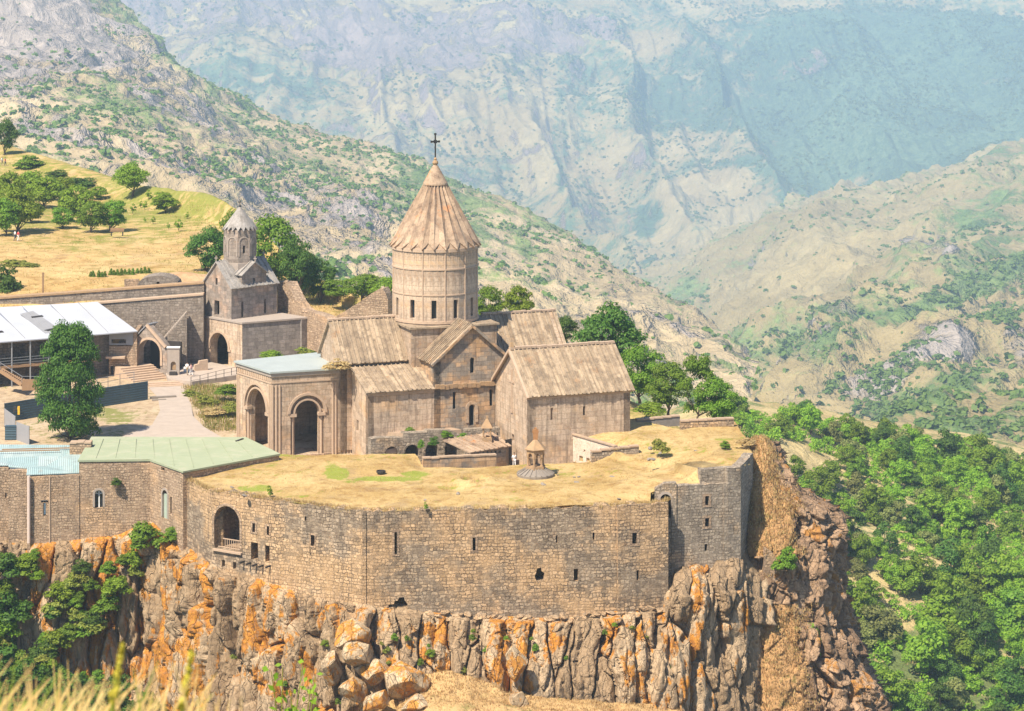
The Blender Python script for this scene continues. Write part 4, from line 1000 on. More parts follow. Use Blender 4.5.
# ---- east chapel
t, o = church_thing('side_chapel', 'gabled stone chapel with steep slab roof right of the big domed church', 'chapel', 6, 5.4)
LC, WC, EC, RC = 12.25, 10.9, 7.15, 11.35
mb = MB(o)
A, B = (0, 0), (LC, 0)
hs = [crect(A, B, 550.5, 553, 408, 420), carch(A, B, 583, 585.4, 406, 415.5)]
mb.panel(A, B, rect(0, LC, -2.2, EC), hs, .8)
A, B = (0, WC), (0, 0)
hs2 = [carch(A, B, 512, 514.2, 434, 441)]
mb.panel(A, B, [(0, -2.2), (WC, -2.2), (WC, EC), (WC / 2, RC - .05), (0, EC)], hs2, .8)
mb.panel((LC, 0), (LC, WC), [(0, -2.2), (WC, -2.2), (WC, EC), (WC / 2, RC - .05), (0, EC)], (), .8)
mb.panel((LC, WC), (0, WC), rect(0, LC, -2.2, EC), (), .8)
mb.build('wall', [M['ashlar_pink']], t)
mb = MB(o)
k = (RC - EC) / (WC / 2); oh = .4
mb.slope((-.3, -oh, EC - k * oh + .2), (LC + .45, -oh, EC - k * oh + .2), (LC + .45, WC / 2, RC + .2), (-.3, WC / 2, RC + .2), 26, .16, .045)
mb.slope((LC + .45, WC + oh, EC - k * oh + .2), (-.3, WC + oh, EC - k * oh + .2), (-.3, WC / 2, RC + .2), (LC + .45, WC / 2, RC + .2), 26, .16, .045)
rf = mb.build('roof', M['roof'], t)
mb = MB(o)
for i in range(20):
    x = -.3 + (LC + .7) * i / 20; j = random.uniform(-.05, .05)
    mb.box(x, x + (LC + .7) / 20 - .04, WC / 2 - .28, WC / 2 + .28, RC + .14 + j, RC + .40 + j)
mb.build('ridge_cap', M['trim'], rf)
mb = MB(o); mb.box(-.1, LC + .1, -.16, -.005, EC - .42, EC - .08); mb.build('cornice', M['trim'], t)
mb = MB(o)
for s_ in (0, 1):                                    # raking cornice on the west gable
    a_ = (-.34, -.4 if s_ else WC + .4, EC - k * .4 + .05); b_ = (-.34, WC / 2, RC + .05)
    mb.bar(a_, b_, .28, .3)
mb.build('gable_coping', M['trim'], t)
mb = MB(o)                                           # cross in relief
mb.box(-.10, -.004, WC / 2 - .13, WC / 2 + .13, 4.6, 9.3); mb.box(-.104, -.006, WC / 2 - .75, WC / 2 + .75, 7.7, 7.95); mb.box(-.12, -.004, WC / 2 - .3, WC / 2 + .3, 4.3, 4.62)
mb.build('relief_cross', M['trim'], t)
mb = MB(o)
mb.hexa([(-.25, WC / 2 - .22, RC + .4), (.2, WC / 2 - .22, RC + .4), (.2, WC / 2 + .22, RC + .4), (-.25, WC / 2 + .22, RC + .4)], [(-.15, WC / 2 - .1, RC + .95), (.1, WC / 2 - .1, RC + .95), (.1, WC / 2 + .1, RC + .95), (-.15, WC / 2 + .1, RC + .95)])
mb.build('finial', M['lantern'], t)
for i, h in enumerate(hs):
    mb = MB(o); mb.panel((0, 0), (LC, 0), h, (), .06, .3 if i == 0 else .5); mb.build('window', M['trim'] if i == 0 else M['glass'], t)

# ---- the domed church
DA, DB = -3.8, 21.0
t, o = church_thing('domed_church', 'large medieval stone church with ribbed conical dome and cross above its round drum', 'church', DA, DB)
NH = 4.0; NE, NR = 9.3, 13.35; a0, a1 = -16.8, 11.3
mb = MB(o)
mb.panel((a0, DB - NH), (a1, DB - NH), rect(0, a1 - a0, -1, NE), (), .8)
mb.panel((a1, DB + NH), (a0, DB + NH), rect(0, a1 - a0, -1, NE), (), .8)
gab = [(0, -1), (2 * NH, -1), (2 * NH, NE), (NH, NR - .1), (0, NE)]
mb.panel((a0, DB + NH), (a0, DB - NH), gab, (), .8); mb.panel((a1, DB - NH), (a1, DB + NH), gab, (), .8)
mb.build('nave', M['ashlar'], t)
kn = (NR - NE) / NH
def nave_roof(mb, x0, x1, zr, n):
    for sgn in (-1, 1):
        e = (DB + sgn * (NH + .45)); ze = zr - kn * (NH + .45) + .2
        q = [(x0, e, ze), (x1, e, ze), (x1, DB, zr + .2), (x0, DB, zr + .2)]
        mb.slope(*(q if sgn < 0 else [q[1], q[0], q[3], q[2]]), n, .16, .04)
roofs_ = []
for q_ in ((a0 - .3, -8.3, NR, 17), (2.0, a1 + .3, NR - .35, 18)): mb = MB(o); nave_roof(mb, *q_); roofs_.append(mb.build('nave_roof', M['roof'], t))
for rf, x0, x1, zr in ((roofs_[0], a0 - .3, -8.3, NR), (roofs_[1], 2.1, a1 + .3, NR - .35)):
    mb = MB(o)
    n = int((x1 - x0) / .6)
    for i in range(n):
        x = x0 + (x1 - x0) * i / n; j = random.uniform(-.04, .04); mb.box(x, x + (x1 - x0) / n - .04, DB - .26, DB + .26, zr + .15 + j, zr + .36 + j)
    mb.build('ridge_cap', M['trim'], rf)
# transepts
T0, T1, TF = -7.45, 1.65, 11.0; TM = (T0 + T1) / 2; TE, TR = 9.6, 13.55
kt = (TR - TE) / ((T1 - T0) / 2)
A, B = (T0, TF), (T1, TF)
th = [carch(A, B, 470, 474.3, 357.5, 373), crect(A, B, 452.9, 455.9, 392, 409), crect(A, B, 489.6, 492.6, 389.5, 406), carch(A, B, 469.4, 474.2, 405, 425.5)]
mb = MB(o); W = T1 - T0
mb.panel(A, B, [(0, -1), (W, -1), (W, TE), (W / 2, TR - .05), (0, TE)], th, .9)
mb.panel((T0, DB - NH), A, rect(0, DB - NH - TF, -1, TE), (), .8); mb.panel(B, (T1, DB - NH), rect(0, DB - NH - TF, -1, TE), (), .8)
mb.build('transept', M['ashlar_dark'], t)
mb = MB(o)
mb.panel((T1, 31), (T0, 31), [(0, -1), (W, -1), (W, TE), (W / 2, TR - .05), (0, TE)], (), .9)
mb.panel((T0, 31), (T0, DB + NH), rect(0, 6, -1, TE), (), .8); mb.panel((T1, DB + NH), (T1, 31), rect(0, 6, -1, TE), (), .8)
mb.build('transept', M['ashlar_dark'], t)
mb = MB(o); mb2_ = []
for x, xo in ((T0, -.4), (T1, .4)):
    ze = TE - kt * .4 + .18
    q = [(x + xo, DB - 5.2, ze), (x + xo, TF - .35, ze), (TM, TF - .35, TR + .18), (TM, DB - 5.2, TR + .18)]
    mb.slope(*(q if xo < 0 else [q[1], q[0], q[3], q[2]]), 10, .16, .03)
    mb2_.append((x, xo, ze))
for x, xo, ze in mb2_:
    if xo < 0: mb.build('transept_roof', M['roof'], t); mb = MB(o)
    q = [(x + xo, 31.3, ze), (x + xo, DB + 5.2, ze), (TM, DB + 5.2, TR + .18), (TM, 31.3, TR + .18)]
    mb.slope(*(q if xo < 0 else [q[1], q[0], q[3], q[2]]), 10, .16, .03)
mb.build('transept_roof', M['roof'], t)
mb = MB(o)
mb.bar((T0 - .4, TF - .3, TE - kt * .4), (TM, TF - .3, TR), .26, .26); mb.bar((T1 + .4, TF - .3, TE - kt * .4), (TM, TF - .3, TR), .26, .26)
mb.build('gable_coping', M['ashlar_dark'], t)
mb = MB(o)                                            # broken ledge across the transept
n = 16
for i in range(n):
    x = T0 + .1 + (W - .3) * i / n; j = random.uniform(-.12, .1); k_ = random.uniform(.2, .45)
    mb.box(x, x + (W - .3) / n - .02, TF - k_, TF + .1, 6.5 + j, 6.98 + j * .7)
mb.build('ledge', M['lantern'], t)
mb = MB(o); arch_ring(mb, A, B, th[3][0][0] - .1, th[3][1][0] + .1, th[3][2][1], .35, .1, .2, 12, legs=1.7); mb.build('door_surround', M['ashlar'], t)
mb = MB(o); mb.panel(A, B, th[3], (), .1, .5); mb.build('door', M['dark'], t)
for i in range(3):
    mb = MB(o); mb.panel(A, B, th[i], (), .06, .55); mb.build('window', M['glass'], t)
# low south-west annex
X0, X1, YF, ZF, ZB = -15.4, -7.45, 11.0, 6.6, 8.5
A, B = (X0, YF), (X1, YF)
mb = MB(o)
mb.panel(A, B, rect(0, X1 - X0, -2.2, ZF), (), .8)
aw = [(0, -2.2), (DB - NH - YF, -2.2), (DB - NH - YF, ZF), (0, ZB)]
ah_ = crect((X0, DB - NH), A, 356.2, 358.6, 420, 431)
mb.panel((X0, DB - NH), A, aw, [ah_], .7)
mb.build('annex', M['ashlar_pink'], t)
mb = MB(o); ks = (ZB - ZF) / (DB - NH - YF)
mb.slope((X0 - .3, YF - .4, ZF - ks * .4 + .2), (X1 - .02, YF - .4, ZF - ks * .4 + .2), (X1 - .02, DB - NH, ZB + .2), (X0 - .3, DB - NH, ZB + .2), 15, .16, .045)
mb.build('annex_roof', M['roof'], t)
mb = MB(o); mb.box(X0, X1, YF - .14, YF - .004, ZF - .4, ZF - .1); mb.build('cornice', M['trim'], t)
# square plinth of the drum
PA0, PA1, PB0, PB1, PZ = -8.6, 2.0, 15.7, 26.3, 13.0
mb = MB(o); mb.prism([(PA0, PB0), (PA1, PB0), (PA1, PB1), (PA0, PB1)], 8.0, PZ - .25); mb.build('drum_base', M['ashlar'], t)
mb = MB(o)
for i in range(9):                                    # slab courses on top of it
    x0_, x1_ = PA0 - .3 + (PA1 - PA0 + .6) * i / 9, PA0 - .3 + (PA1 - PA0 + .6) * (i + 1) / 9 - .02; j = random.uniform(-.02, .03)
    mb.hexa([(x0_, PB0 - .3, PZ - .26), (x1_, PB0 - .3, PZ - .26), (x1_, PB1 + .3, PZ - .26), (x0_, PB1 + .3, PZ - .26)],
            [(x0_, PB0 - .3, PZ - .05 + j), (x1_, PB0 - .3, PZ - .05 + j), (x1_, PB1 + .3, PZ - .05 + j), (x0_, PB1 + .3, PZ - .05 + j)])
mb.build('drum_base_roof', M['roof'], t)
# drum: 36 facets, a window in every third
DR = 5.1; Z0, Z1 = PZ - .1, 21.9; NF = 36
mb = MB(o); base_ang = R(-90) - CY
wins = []
for k in range(NF):
    am = base_ang + k * 2 * math.pi / NF; hw = math.pi / NF
    p1 = (DA + DR * math.cos(am + hw), DB + DR * math.sin(am + hw)); p0 = (DA + DR * math.cos(am - hw), DB + DR * math.sin(am - hw))
    Lf = math.dist(p0, p1); h = []
    if k % 3 == 0:
        h = [rect(Lf / 2 - .29, Lf / 2 + .29, 13.7, 15.85)]; wins.append((p0, p1, h[0], Lf))
    mb.panel(p0, p1, rect(0, Lf, Z0, Z1), h, .75)
dr = mb.build('drum', M['ashlar_pink'], t)
for p0, p1, h, Lf in wins:
    mb = MB(o); mb.panel(p0, p1, h, (), .05, .5); w_ = mb.build('window', M['glass'], dr)
mb = MB(o)
for z_, hgt, pr in ((13.1, .3, .10), (16.35, .14, .06), (19.35, .16, .07), (21.45, .4, .14)):
    mb.lathe([(DR - .1, z_), (DR + pr, z_), (DR + pr, z_ + hgt), (DR - .1, z_ + hgt + .02)], 72, (DA, DB), cap=False)
mb.build('string_course', M['trim'], dr)
for k in range(12):
    a_ = base_ang + (k + .5) * math.pi / 6; mb = MB(o)
    mb.tube([(DA + (DR + .0) * math.cos(a_), DB + (DR + .0) * math.sin(a_), z_) for z_ in (13.4, 21.4)], .085, 6); mb.build('colonnette', M['trim'], dr)
# folded cone: each fold its own pair of slab strips
NFOLD = 24
mb = MB(o)
def cone_pt(a_, f, ridge):
    z_ = (21.75 if ridge else 22.5) + f * (29.0 - (21.75 if ridge else 22.5))
    r_ = (5.5 if ridge else 4.86) * (1 - f) + f * (1.42 if ridge else 1.12)
    if not ridge: r_ -= .10 * math.sin(math.pi * f)
    return (DA + r_ * math.cos(a_), DB + r_ * math.sin(a_), z_)
for k in range(NFOLD):
    a_ = base_ang + 2 * math.pi * k / NFOLD; hw = math.pi / NFOLD
    for s_ in (-1, 1):
        cuts = sorted([0, 1] + [random.uniform(.15, .85) for _ in range(2)])
        for f0, f1 in zip(cuts, cuts[1:]):
            j = random.uniform(0, .05)
            q = [cone_pt(a_, f0, True), cone_pt(a_ + s_ * hw, f0, False), cone_pt(a_ + s_ * hw, f1, False), cone_pt(a_, f1, True)]
            up = [(p[0] + math.cos(a_) * j, p[1] + math.sin(a_) * j, p[2] + j * .5) for p in q]
            lo = [(p[0] - math.cos(a_) * .2, p[1] - math.sin(a_) * .2, p[2] - .12) for p in q]
            if s_ > 0: mb.hexa(lo, up)
            else: mb.hexa(lo[::-1], up[::-1])
cn = mb.build('conical_roof', M['roof_dome'], t, recalc=True)
mb = MB(o); mb.lathe([(5.1, 21.85), (4.8, 22.6), (1.05, 29.0)], 48, (DA, DB), cap=False); mb.build('roof_core', M['roof_dome'], cn)
mb = MB(o); mb.lathe([(1.30, 28.85), (1.50, 28.95), (1.46, 29.15), (.40, 31.05), (.24, 31.25)], 24, (DA, DB)); mb.build('cap', M['roof_dome'], cn)
mb = MB(o); mb.lathe([(.2, 31.2), (.28, 31.32), (.36, 31.5), (.30, 31.72), (.14, 31.82), (.22, 31.95), (.12, 32.1), (.06, 32.2)], 14, (DA, DB)); kb = mb.build('finial', M['lantern'], cn)
mb = MB(o); x, y = DA, DB
mb.box(x - .075, x + .075, y - .06, y + .06, 32.1, 34.85); mb.box(x - .42, x + .42, y - .055, y + .055, 33.95, 34.11)
for dx_, z_ in ((-.46, 34.03), (.46, 34.03), (0, 34.92)): mb.box(x + dx_ - .13, x + dx_ + .13, y - .07, y + .07, z_ - .12, z_ + .12)
mb.box(x - .2, x + .2, y - .062, y + .062, 33.83, 34.23)
mb.build('cross', M['iron'], t)

# ---- porch with two big arches
K_, L_, R_, Q_ = [W2C(P(*q, 8.5)) for q in ((271.6, 372), (236.8, 361.2), (351.6, 367.4), (328, 352))]
t, o = church_thing('arched_porch', 'square stone porch with tall moulded arches and a flat pale roof, left of the church', 'porch', -20, 22)
def ring_arches(mb, p0, p1, h, out_w):
    u0, u1, zs = h[0][0], h[1][0], h[2][1]
    arch_ring(mb, p0, p1, u0 - out_w, u1 + out_w, zs, .28, .16, .3, 18)
    arch_ring(mb, p0, p1, u0 - .02, u1 + .02, zs, .2, .05, .3, 18)
ZT = 8.35
hf = carch(K_, R_, 295.3, 319.4, 400.5, 456, 16); hl = carch(L_, K_, 247.5, 266, 389, 452, 16)
lf, ll = math.dist(K_, R_), math.dist(L_, K_)
# the opening is set back inside a wider arch
def deep(h, w): u0, u1, zs = h[0][0], h[1][0], h[2][1]; return arch(u0 - w, u1 + w, h[0][1], zs, 16)
mb = MB(o)
mb.panel(K_, R_, rect(0, lf, -2.4, ZT), [deep(hf, .55)], .4); mb.panel(K_, R_, rect(.3, lf - .3, -2.4, ZT - .1), [hf], .6, .40)
mb.build('front_wall', M['ashlar'], t)
mb = MB(o)
mb.panel(L_, K_, rect(0, ll, -2.4, ZT), [deep(hl, .45)], .4); mb.panel(L_, K_, rect(.3, ll - .3, -2.4, ZT - .1), [hl], .6, .40)
mb.build('side_wall', M['ashlar_pink'], t)
mb = MB(o)
Lb = math.dist(Q_, L_); mb.panel(Q_, L_, rect(0, Lb, -2.4, ZT), (), .7); mb.panel(R_, Q_, rect(0, math.dist(R_, Q_), -2.4, ZT), (), .7)
mb.prism([K_, R_, Q_, L_], -1.6, -1.25)
mb.build('back_wall', M['ashlar'], t)
mb = MB(o); mx, my = (K_[0] + Q_[0]) / 2, (K_[1] + Q_[1]) / 2
mb.prism([(mx + (p[0] - mx) * 1.05, my + (p[1] - my) * 1.05) for p in (K_, R_, Q_, L_)], ZT, ZT + .2); mb.build('roof', M['paleroof'], t)
mb = MB(o)
mb.panel(K_, R_, rect(-.12, lf, ZT - .42, ZT - .02), (), .3, -.14); mb.panel(L_, K_, rect(0, ll + .12, ZT - .42, ZT - .02), (), .3, -.14)
mb.build('cornice', M['trim_grey'], t)
mb = MB(o); ring_arches(mb, K_, R_, hf, .62); mb.build('arch_moulding', M['trim'], t)
mb = MB(o); ring_arches(mb, L_, K_, hl, .5); mb.build('arch_moulding', M['trim'], t)
def at_wall(p0, p1, u, k, z):
    L = math.dist(p0, p1); dx, dy = (p1[0] - p0[0]) / L, (p1[1] - p0[1]) / L; return (p0[0] + dx * u - dy * k, p0[1] + dy * u + dx * k, z)
for p0, p1, h in ((K_, R_, hf), (L_, K_, hl)):
    for u in (h[0][0] - .28, h[1][0] + .28):
        mb = MB(o); mb.tube([at_wall(p0, p1, u, .28, z) for z in (-1.4, h[2][1] - .35)], .17, 8)
        mb.panel(p0, p1, rect(u - .42, u + .42, h[2][1] - .38, h[2][1] - .02), (), .6, -.1)
        mb.build('column', M['trim'], t)
for i in range(9):                                     # shafts on the faces
    pass
for u in (.12, .55, lf - .9, lf - .5, lf - .15, lf - 1.9, lf - 2.25, .95): mb = MB(o); mb.tube([at_wall(K_, R_, u, -.02, z) for z in (-1.6, ZT - 1.4)], .12, 6); mb.build('wall_shaft', M['trim'], t)
for u in (ll - .15, ll - .5, .2, .55): mb = MB(o); mb.tube([at_wall(L_, K_, u, -.02, z) for z in (-1.6, ZT - 1.4)], .12, 6); mb.build('wall_shaft', M['trim'], t)
mb = MB(o)
for i in range(18):
    u = .35 + (ll - .8) * i / 17; mb.panel(L_, K_, rect(u - .11, u + .11, ZT - 1.0, ZT - .55), (), .2, -.06)
mb.build('dentil', M['trim'], t)
mb = MB(o); mb.panel(L_, K_, rect(.1, ll, ZT - 1.25, ZT - 1.1), (), .2, -.08); mb.panel(K_, R_, rect(0, lf, ZT - 1.2, ZT - 1.02), (), .2, -.08); mb.build('string_course', M['trim'], t)

# ---- arcade of ruined cells at the church's foot
t, o = church_thing('ruined_arcade', 'overgrown row of low stone arches at the foot of the church', 'ruin', -10, 8)
YA = 7.6; A, B = (-15.2, YA), (-4.2, YA)
mb = MB(o)
LA_ = 11.0
def au(px, py): return conp(A, B, px, py)
top = [(371, 439), (379, 437.8), (403.5, 437.8), (404, 433), (427, 432.5), (427.5, 430.5), (447, 430), (453, 431), (463, 436), (464, 441)]
out = [(au(371, 450)[0], -2.2), (au(464, 450)[0], -2.2)] + [au(*q) for q in top[::-1]]
hs = [carch(A, B, x0, x1, y0, 457, 8) for x0, x1, y0 in ((384.5, 398, 446.5), (404.8, 419, 444.5), (425.5, 438, 442.5), (444.8, 457.5, 439.5))]
mb.panel(A, B, out, hs, 1.2)
mb.build('wall', M['fort_grey'], t)
mb = MB(o); u0, u1 = au(373, 450)[0], au(462, 450)[0]
mb.panel(A, B, rect(u0, u1, -2, .9), (), .4, 2.2); mb.build('back_wall', M['fort_grey'], t)
mb = MB(o)
ztop = au(440, 431)[1]
mb.hexa([(A[0] + au(404, 450)[0], YA + .2, ztop - .5), (A[0] + u1, YA + .2, ztop - .5), (A[0] + u1, TF, 1.4), (A[0] + au(404, 450)[0] - .8, TF, 1.4)],
        [(A[0] + au(404, 450)[0], YA + .2, ztop - .05), (A[0] + u1, YA + .2, ztop - .05), (A[0] + u1, TF, 1.95), (A[0] + au(404, 450)[0] - .8, TF, 1.95)])
mb.hexa([(A[0] + .3, YA + .2, .2), (A[0] + au(404, 450)[0], YA + .2, .2), (A[0] + au(404, 450)[0] - .8, TF, .8), (A[0] + .3, TF, .5)],
        [(A[0] + .3, YA + .2, .55), (A[0] + au(404, 450)[0], YA + .2, .9), (A[0] + au(404, 450)[0] - .8, TF, 1.5), (A[0] + .3, TF, .9)])
mb.build('terrace', M['kerb'], t)
for i, h in enumerate(hs):
    mb = MB(o); arch_ring(mb, A, B, h[0][0], h[1][0], h[2][1], .22, .08, .2, 10); mb.build('arch_moulding', M['fort_grey'], t)

# low roofed vestibule with a dark doorway
A, B = W2C(D(470, 450, 277.5)), W2C(D(508.5, 447, 281.0))
t, o = church_thing('vestibule', 'low stone vestibule with a slab lean-to roof and dark doorway beside the chapel gable', 'vestibule', A[0], A[1])
mb = MB(o); Lv = math.dist(A, B); zt = conp(A, B, 488, 449)[1]
mb.panel(A, B, rect(0, Lv, -2.2, zt), [crect(A, B, 474 + 4.2 * i, 475.6 + 4.2 * i, 450.6, 453) for i in range(7)], .4); mb.build('wall', M['ashlar_dark'], t)
mb = MB(o); du = ((B[0] - A[0]) / Lv, (B[1] - A[1]) / Lv); nb = (-du[1], du[0])
def vp(u, k, z): return (A[0] + du[0] * u + nb[0] * k, A[1] + du[1] * u + nb[1] * k, z)
mb.slope(vp(-.2, -.3, zt + .02), vp(Lv + .25, -.3, zt + .02), vp(Lv + .25, 3.2, zt + 1.0), vp(-1.3, 3.2, zt + 1.0), 9, .14, .03); mb.build('roof', M['roof_dome'], t)
mb = MB(o); q0, q1 = vp(Lv, 0, 0), vp(Lv, 3.2, 0)
mb.panel(q0[:2], q1[:2], [(0, -2.2), (3.2, -2.2), (3.2, zt + .9), (0, zt)], [rect(.5, 1.5, -2.19, zt - .1)], .3); mb.build('door_wall', M['trim'], t)
mb = MB(o); mb.panel(vp(Lv, 0, 0)[:2], vp(Lv + .95, .1, 0)[:2], rect(0, .95, -2.2, 1.75), (), .12, .4); mb.build('door', M['dark'], t)
# small lantern by the arcade
c_ = D(487, 438, 281.2)
t = thing('small_lantern', 'tiny four-columned stone lantern with pyramid cap above the lean-to roof', 'lantern', c_)
mb = MB(); mb.box(-.55, .55, -.55, .55, -2.2, .1); mb.build('base', M['lantern'], t)
for x, y in ((-.4, -.4), (.4, -.4), (.4, .4), (-.4, .4)):
    mb = MB(); mb.lathe([(.13, .1), (.1, .2), (.1, 1.1), (.15, 1.2)], 8, (x, y)); mb.build('column', M['lantern'], t)
mb = MB(); mb.hexa([(-.65, -.65, 1.2), (.65, -.65, 1.2), (.65, .65, 1.2), (-.65, .65, 1.2)], [(-.12, -.12, 2.15), (.12, -.12, 2.15), (.12, .12, 2.15), (-.12, .12, 2.15)])
mb.box(-.1, .1, -.1, .1, 2.15, 2.5); mb.build('cap', M['lantern'], t)
# round-headed dark cistern arch behind it
A, B = W2C(D(465, 436, 283.5)), W2C(D(500, 436, 284.5))
t, o = church_thing('cistern_arch', 'low dark arched opening under the church door, left of the tiny lantern', 'arch', A[0], A[1])
mb = MB(o); Lz = math.dist(A, B); mb.panel(A, B, rect(0, Lz, -2.2, conp(A, B, 482, 428.5)[1]), [carch(A, B, 468.8, 482, 431.8, 446), carch(A, B, 489.5, 498.5, 430.8, 446)], .8); mb.build('wall', M['fort_grey'], t)
mb = MB(o); mb.panel(A, B, rect(0, Lz, -2.2, 1.0), (), .2, 1.6); mb.build('back_wall', M['fort_grey'], t)

# ================================================================== THE GATE CHURCH
GK, GL, GR = P(242.2, 323.6, 6.6), P(183.5, 315.5, 6.3), P(307.3, 316.2, 6.9)
GK2, GL2, GR2 = V2(GK), V2(GL), V2(GR); GQ2 = (GL2[0] + GR2[0] - GK2[0], GL2[1] + GR2[1] - GK2[1])
t = thing('gate_church', 'small two-storey gate church with grey umbrella dome over a big arched ground floor', 'church', (GK2[0], GK2[1], 0))
o = (-GK2[0], -GK2[1], 0); ZB = 6.55
mb = MB(o); WL = (GL2, GK2); WR = (GK2, GR2)
hl = parch(0, 210.3, 228.3, 333, 371, WL, 16)
hh = [hl, prect(0, 192, 197.8, 350.5, 364, WL), prect(0, 191.8, 194.2, 328.5, 334, WL)]
lw = math.dist(*WL); lr = math.dist(*WR)
mb.panel(*WL, rect(0, lw, -.5, ZB), hh, 1.2)
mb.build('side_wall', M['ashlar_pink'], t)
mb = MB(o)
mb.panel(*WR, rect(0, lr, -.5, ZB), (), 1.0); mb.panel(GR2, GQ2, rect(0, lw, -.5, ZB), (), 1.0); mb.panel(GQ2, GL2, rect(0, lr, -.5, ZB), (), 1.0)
mb.build('base_wall', M['ashlar_shaded'], t)  # right face takes its shade from this darker stone colour
mb = MB(o); gx, gy = (GK2[0] + GQ2[0]) / 2, (GK2[1] + GQ2[1]) / 2
mb.prism([(gx + (p[0] - gx) * 1.025, gy + (p[1] - gy) * 1.025) for p in (GK2, GR2, GQ2, GL2)], ZB, ZB + .22); mb.build('terrace_slab', M['trim_grey'], t)
mb = MB(o); arch_ring(mb, *WL, hl[0][0] - .05, hl[1][0] + .05, hl[2][1], .32, .14, .3, 18); mb.panel(*WL, rect(hl[0][0] - .55, hl[0][0], hl[2][1] - .3, hl[2][1]), (), .3, -.12); mb.panel(*WL, rect(hl[1][0], hl[1][0] + .55, hl[2][1] - .3, hl[2][1]), (), .3, -.12)
mb.build('arch_moulding', M['trim'], t)
# interior back of the passage
mb = MB(o); mb.panel(*WL, rect(hl[0][0] - 1, hl[1][0] + 1, -.3, 6.0), (), .3, 5.0); mb.build('passage_wall', M['ashlar_grey'], t)
# upper chapel
ZC = ZB + .22
CK, CL_, CR = [V2(P(*q, ZC)) for q in ((231.4, 319.5), (203.3, 314.8), (277, 313.6))]
def lerp2(p, q, s): return (p[0] + (q[0] - p[0]) * s, p[1] + (q[1] - p[1]) * s)
CQ = (CL_[0] + CR[0] - CK[0], CL_[1] + CR[1] - CK[1])
l1, l2 = math.dist(CL_, CK), math.dist(CK, CR)
WL, WR = (CL_, CK), (CK, CR)
ze = on_wall(*WL, 230.8, 287)[1]; za = on_wall(*WL, 216.8, 262)[1]
mb = MB(o)
wl = [prect(0, 214.4, 219.3, 300.5, 315.0, WL), prect(0, 215.5, 217.6, 278, 285, WL)]
mb.panel(*WL, [(0, ZC - .1), (l1, ZC - .1), (l1, ze), (l1 / 2, za), (0, ze)], wl, .6)
# right face: low side bays with a central gabled bay standing forward
uA, uB = on_wall(*WR, 243.6, 300)[0], on_wall(*WR, 264.6, 300)[0]; um = (uA + uB) / 2
zc = on_wall(*WR, 254, 262.5)[1]; zk = on_wall(*WR, 243, 274.5)[1]; zlow = on_wall(*WR, 238, 285.5)[1]
wr = [prect(0, 252.9, 255.1, 278, 285, WR), parch(0, 241.4, 243.6, 301.5, 317, WR), parch(0, 264.2, 266.2, 299, 313.5, WR)]
mb.panel(*WR, rect(0, l2, ZC - .1, zlow), wr[1:], .6)
mb.panel(*WR, [(uA - .3, zlow - .02), (uB + .3, zlow - .02), (uB + .3, zk), (um, zc), (uA - .3, zk)], wr[:1], .6, -.004)
mb.panel(CR, CQ, [(0, ZC - .1), (l1, ZC - .1), (l1, ze), (l1 / 2, za), (0, ze)], (), .6)
mb.panel(CQ, CL_, rect(0, l2, ZC - .1, zlow), (), .6); mb.panel(CQ, CL_, [(l2 - uB - .3, zlow), (l2 - uA + .3, zlow), (l2 - uA + .3, zk), (l2 - um, zc), (l2 - uB - .3, zk)], (), .6)
mb.build('upper_wall', M['ashlar_grey'], t)
# cross-shaped roof: a = along right face, c = away from it
ax = ((CR[0] - CK[0]) / l2, (CR[1] - CK[1]) / l2); ay = ((CL_[0] - CK[0]) / l1, (CL_[1] - CK[1]) / l1)
def gp(u, v, z): return (CK[0] + ax[0] * u + ay[0] * v, CK[1] + ax[1] * u + ay[1] * v, z)
mb = MB(o); hh_ = l1 / 2; kk = (za - ze) / hh_
# long ridge running along the right face (gables left and right)
mb.slope(gp(-.25, -.3, ze - .3 * kk + .12), gp(l2 + .25, -.3, ze - .3 * kk + .12), gp(l2 + .25, hh_, za + .12), gp(-.25, hh_, za + .12), 12, .14, .02)
mb.slope(gp(l2 + .25, l1 + .3, ze - .3 * kk + .12), gp(-.25, l1 + .3, ze - .3 * kk + .12), gp(-.25, hh_, za + .12), gp(l2 + .25, hh_, za + .12), 12, .14, .02)
# cross gable
for s_ in (0, 1):
    uo = uA - .55 if s_ == 0 else uB + .55; zo = zk - .1
    q = [gp(uo, l1 + .25, zo), gp(uo, -.28, zo), gp(um, -.28, zc + .12), gp(um, l1 + .25, zc + .12)]
    mb.slope(*(q if s_ == 0 else [q[1], q[0], q[3], q[2]]), 8, .14, .02)
mb.build('roof', M['roof_grey'], t)
# small finial crosses on the gables
for p in (gp(-.2, hh_, za), gp(um, -.2, zc), gp(l2 + .2, hh_, za)):
    mb = MB(o); mb.box(p[0] - .06, p[0] + .06, p[1] - .06, p[1] + .06, p[2] + .1, p[2] + .85); mb.box(p[0] - .22, p[0] + .22, p[1] - .05, p[1] + .05, p[2] + .5, p[2] + .62); mb.build('gable_cross', M['trim_grey'], t)
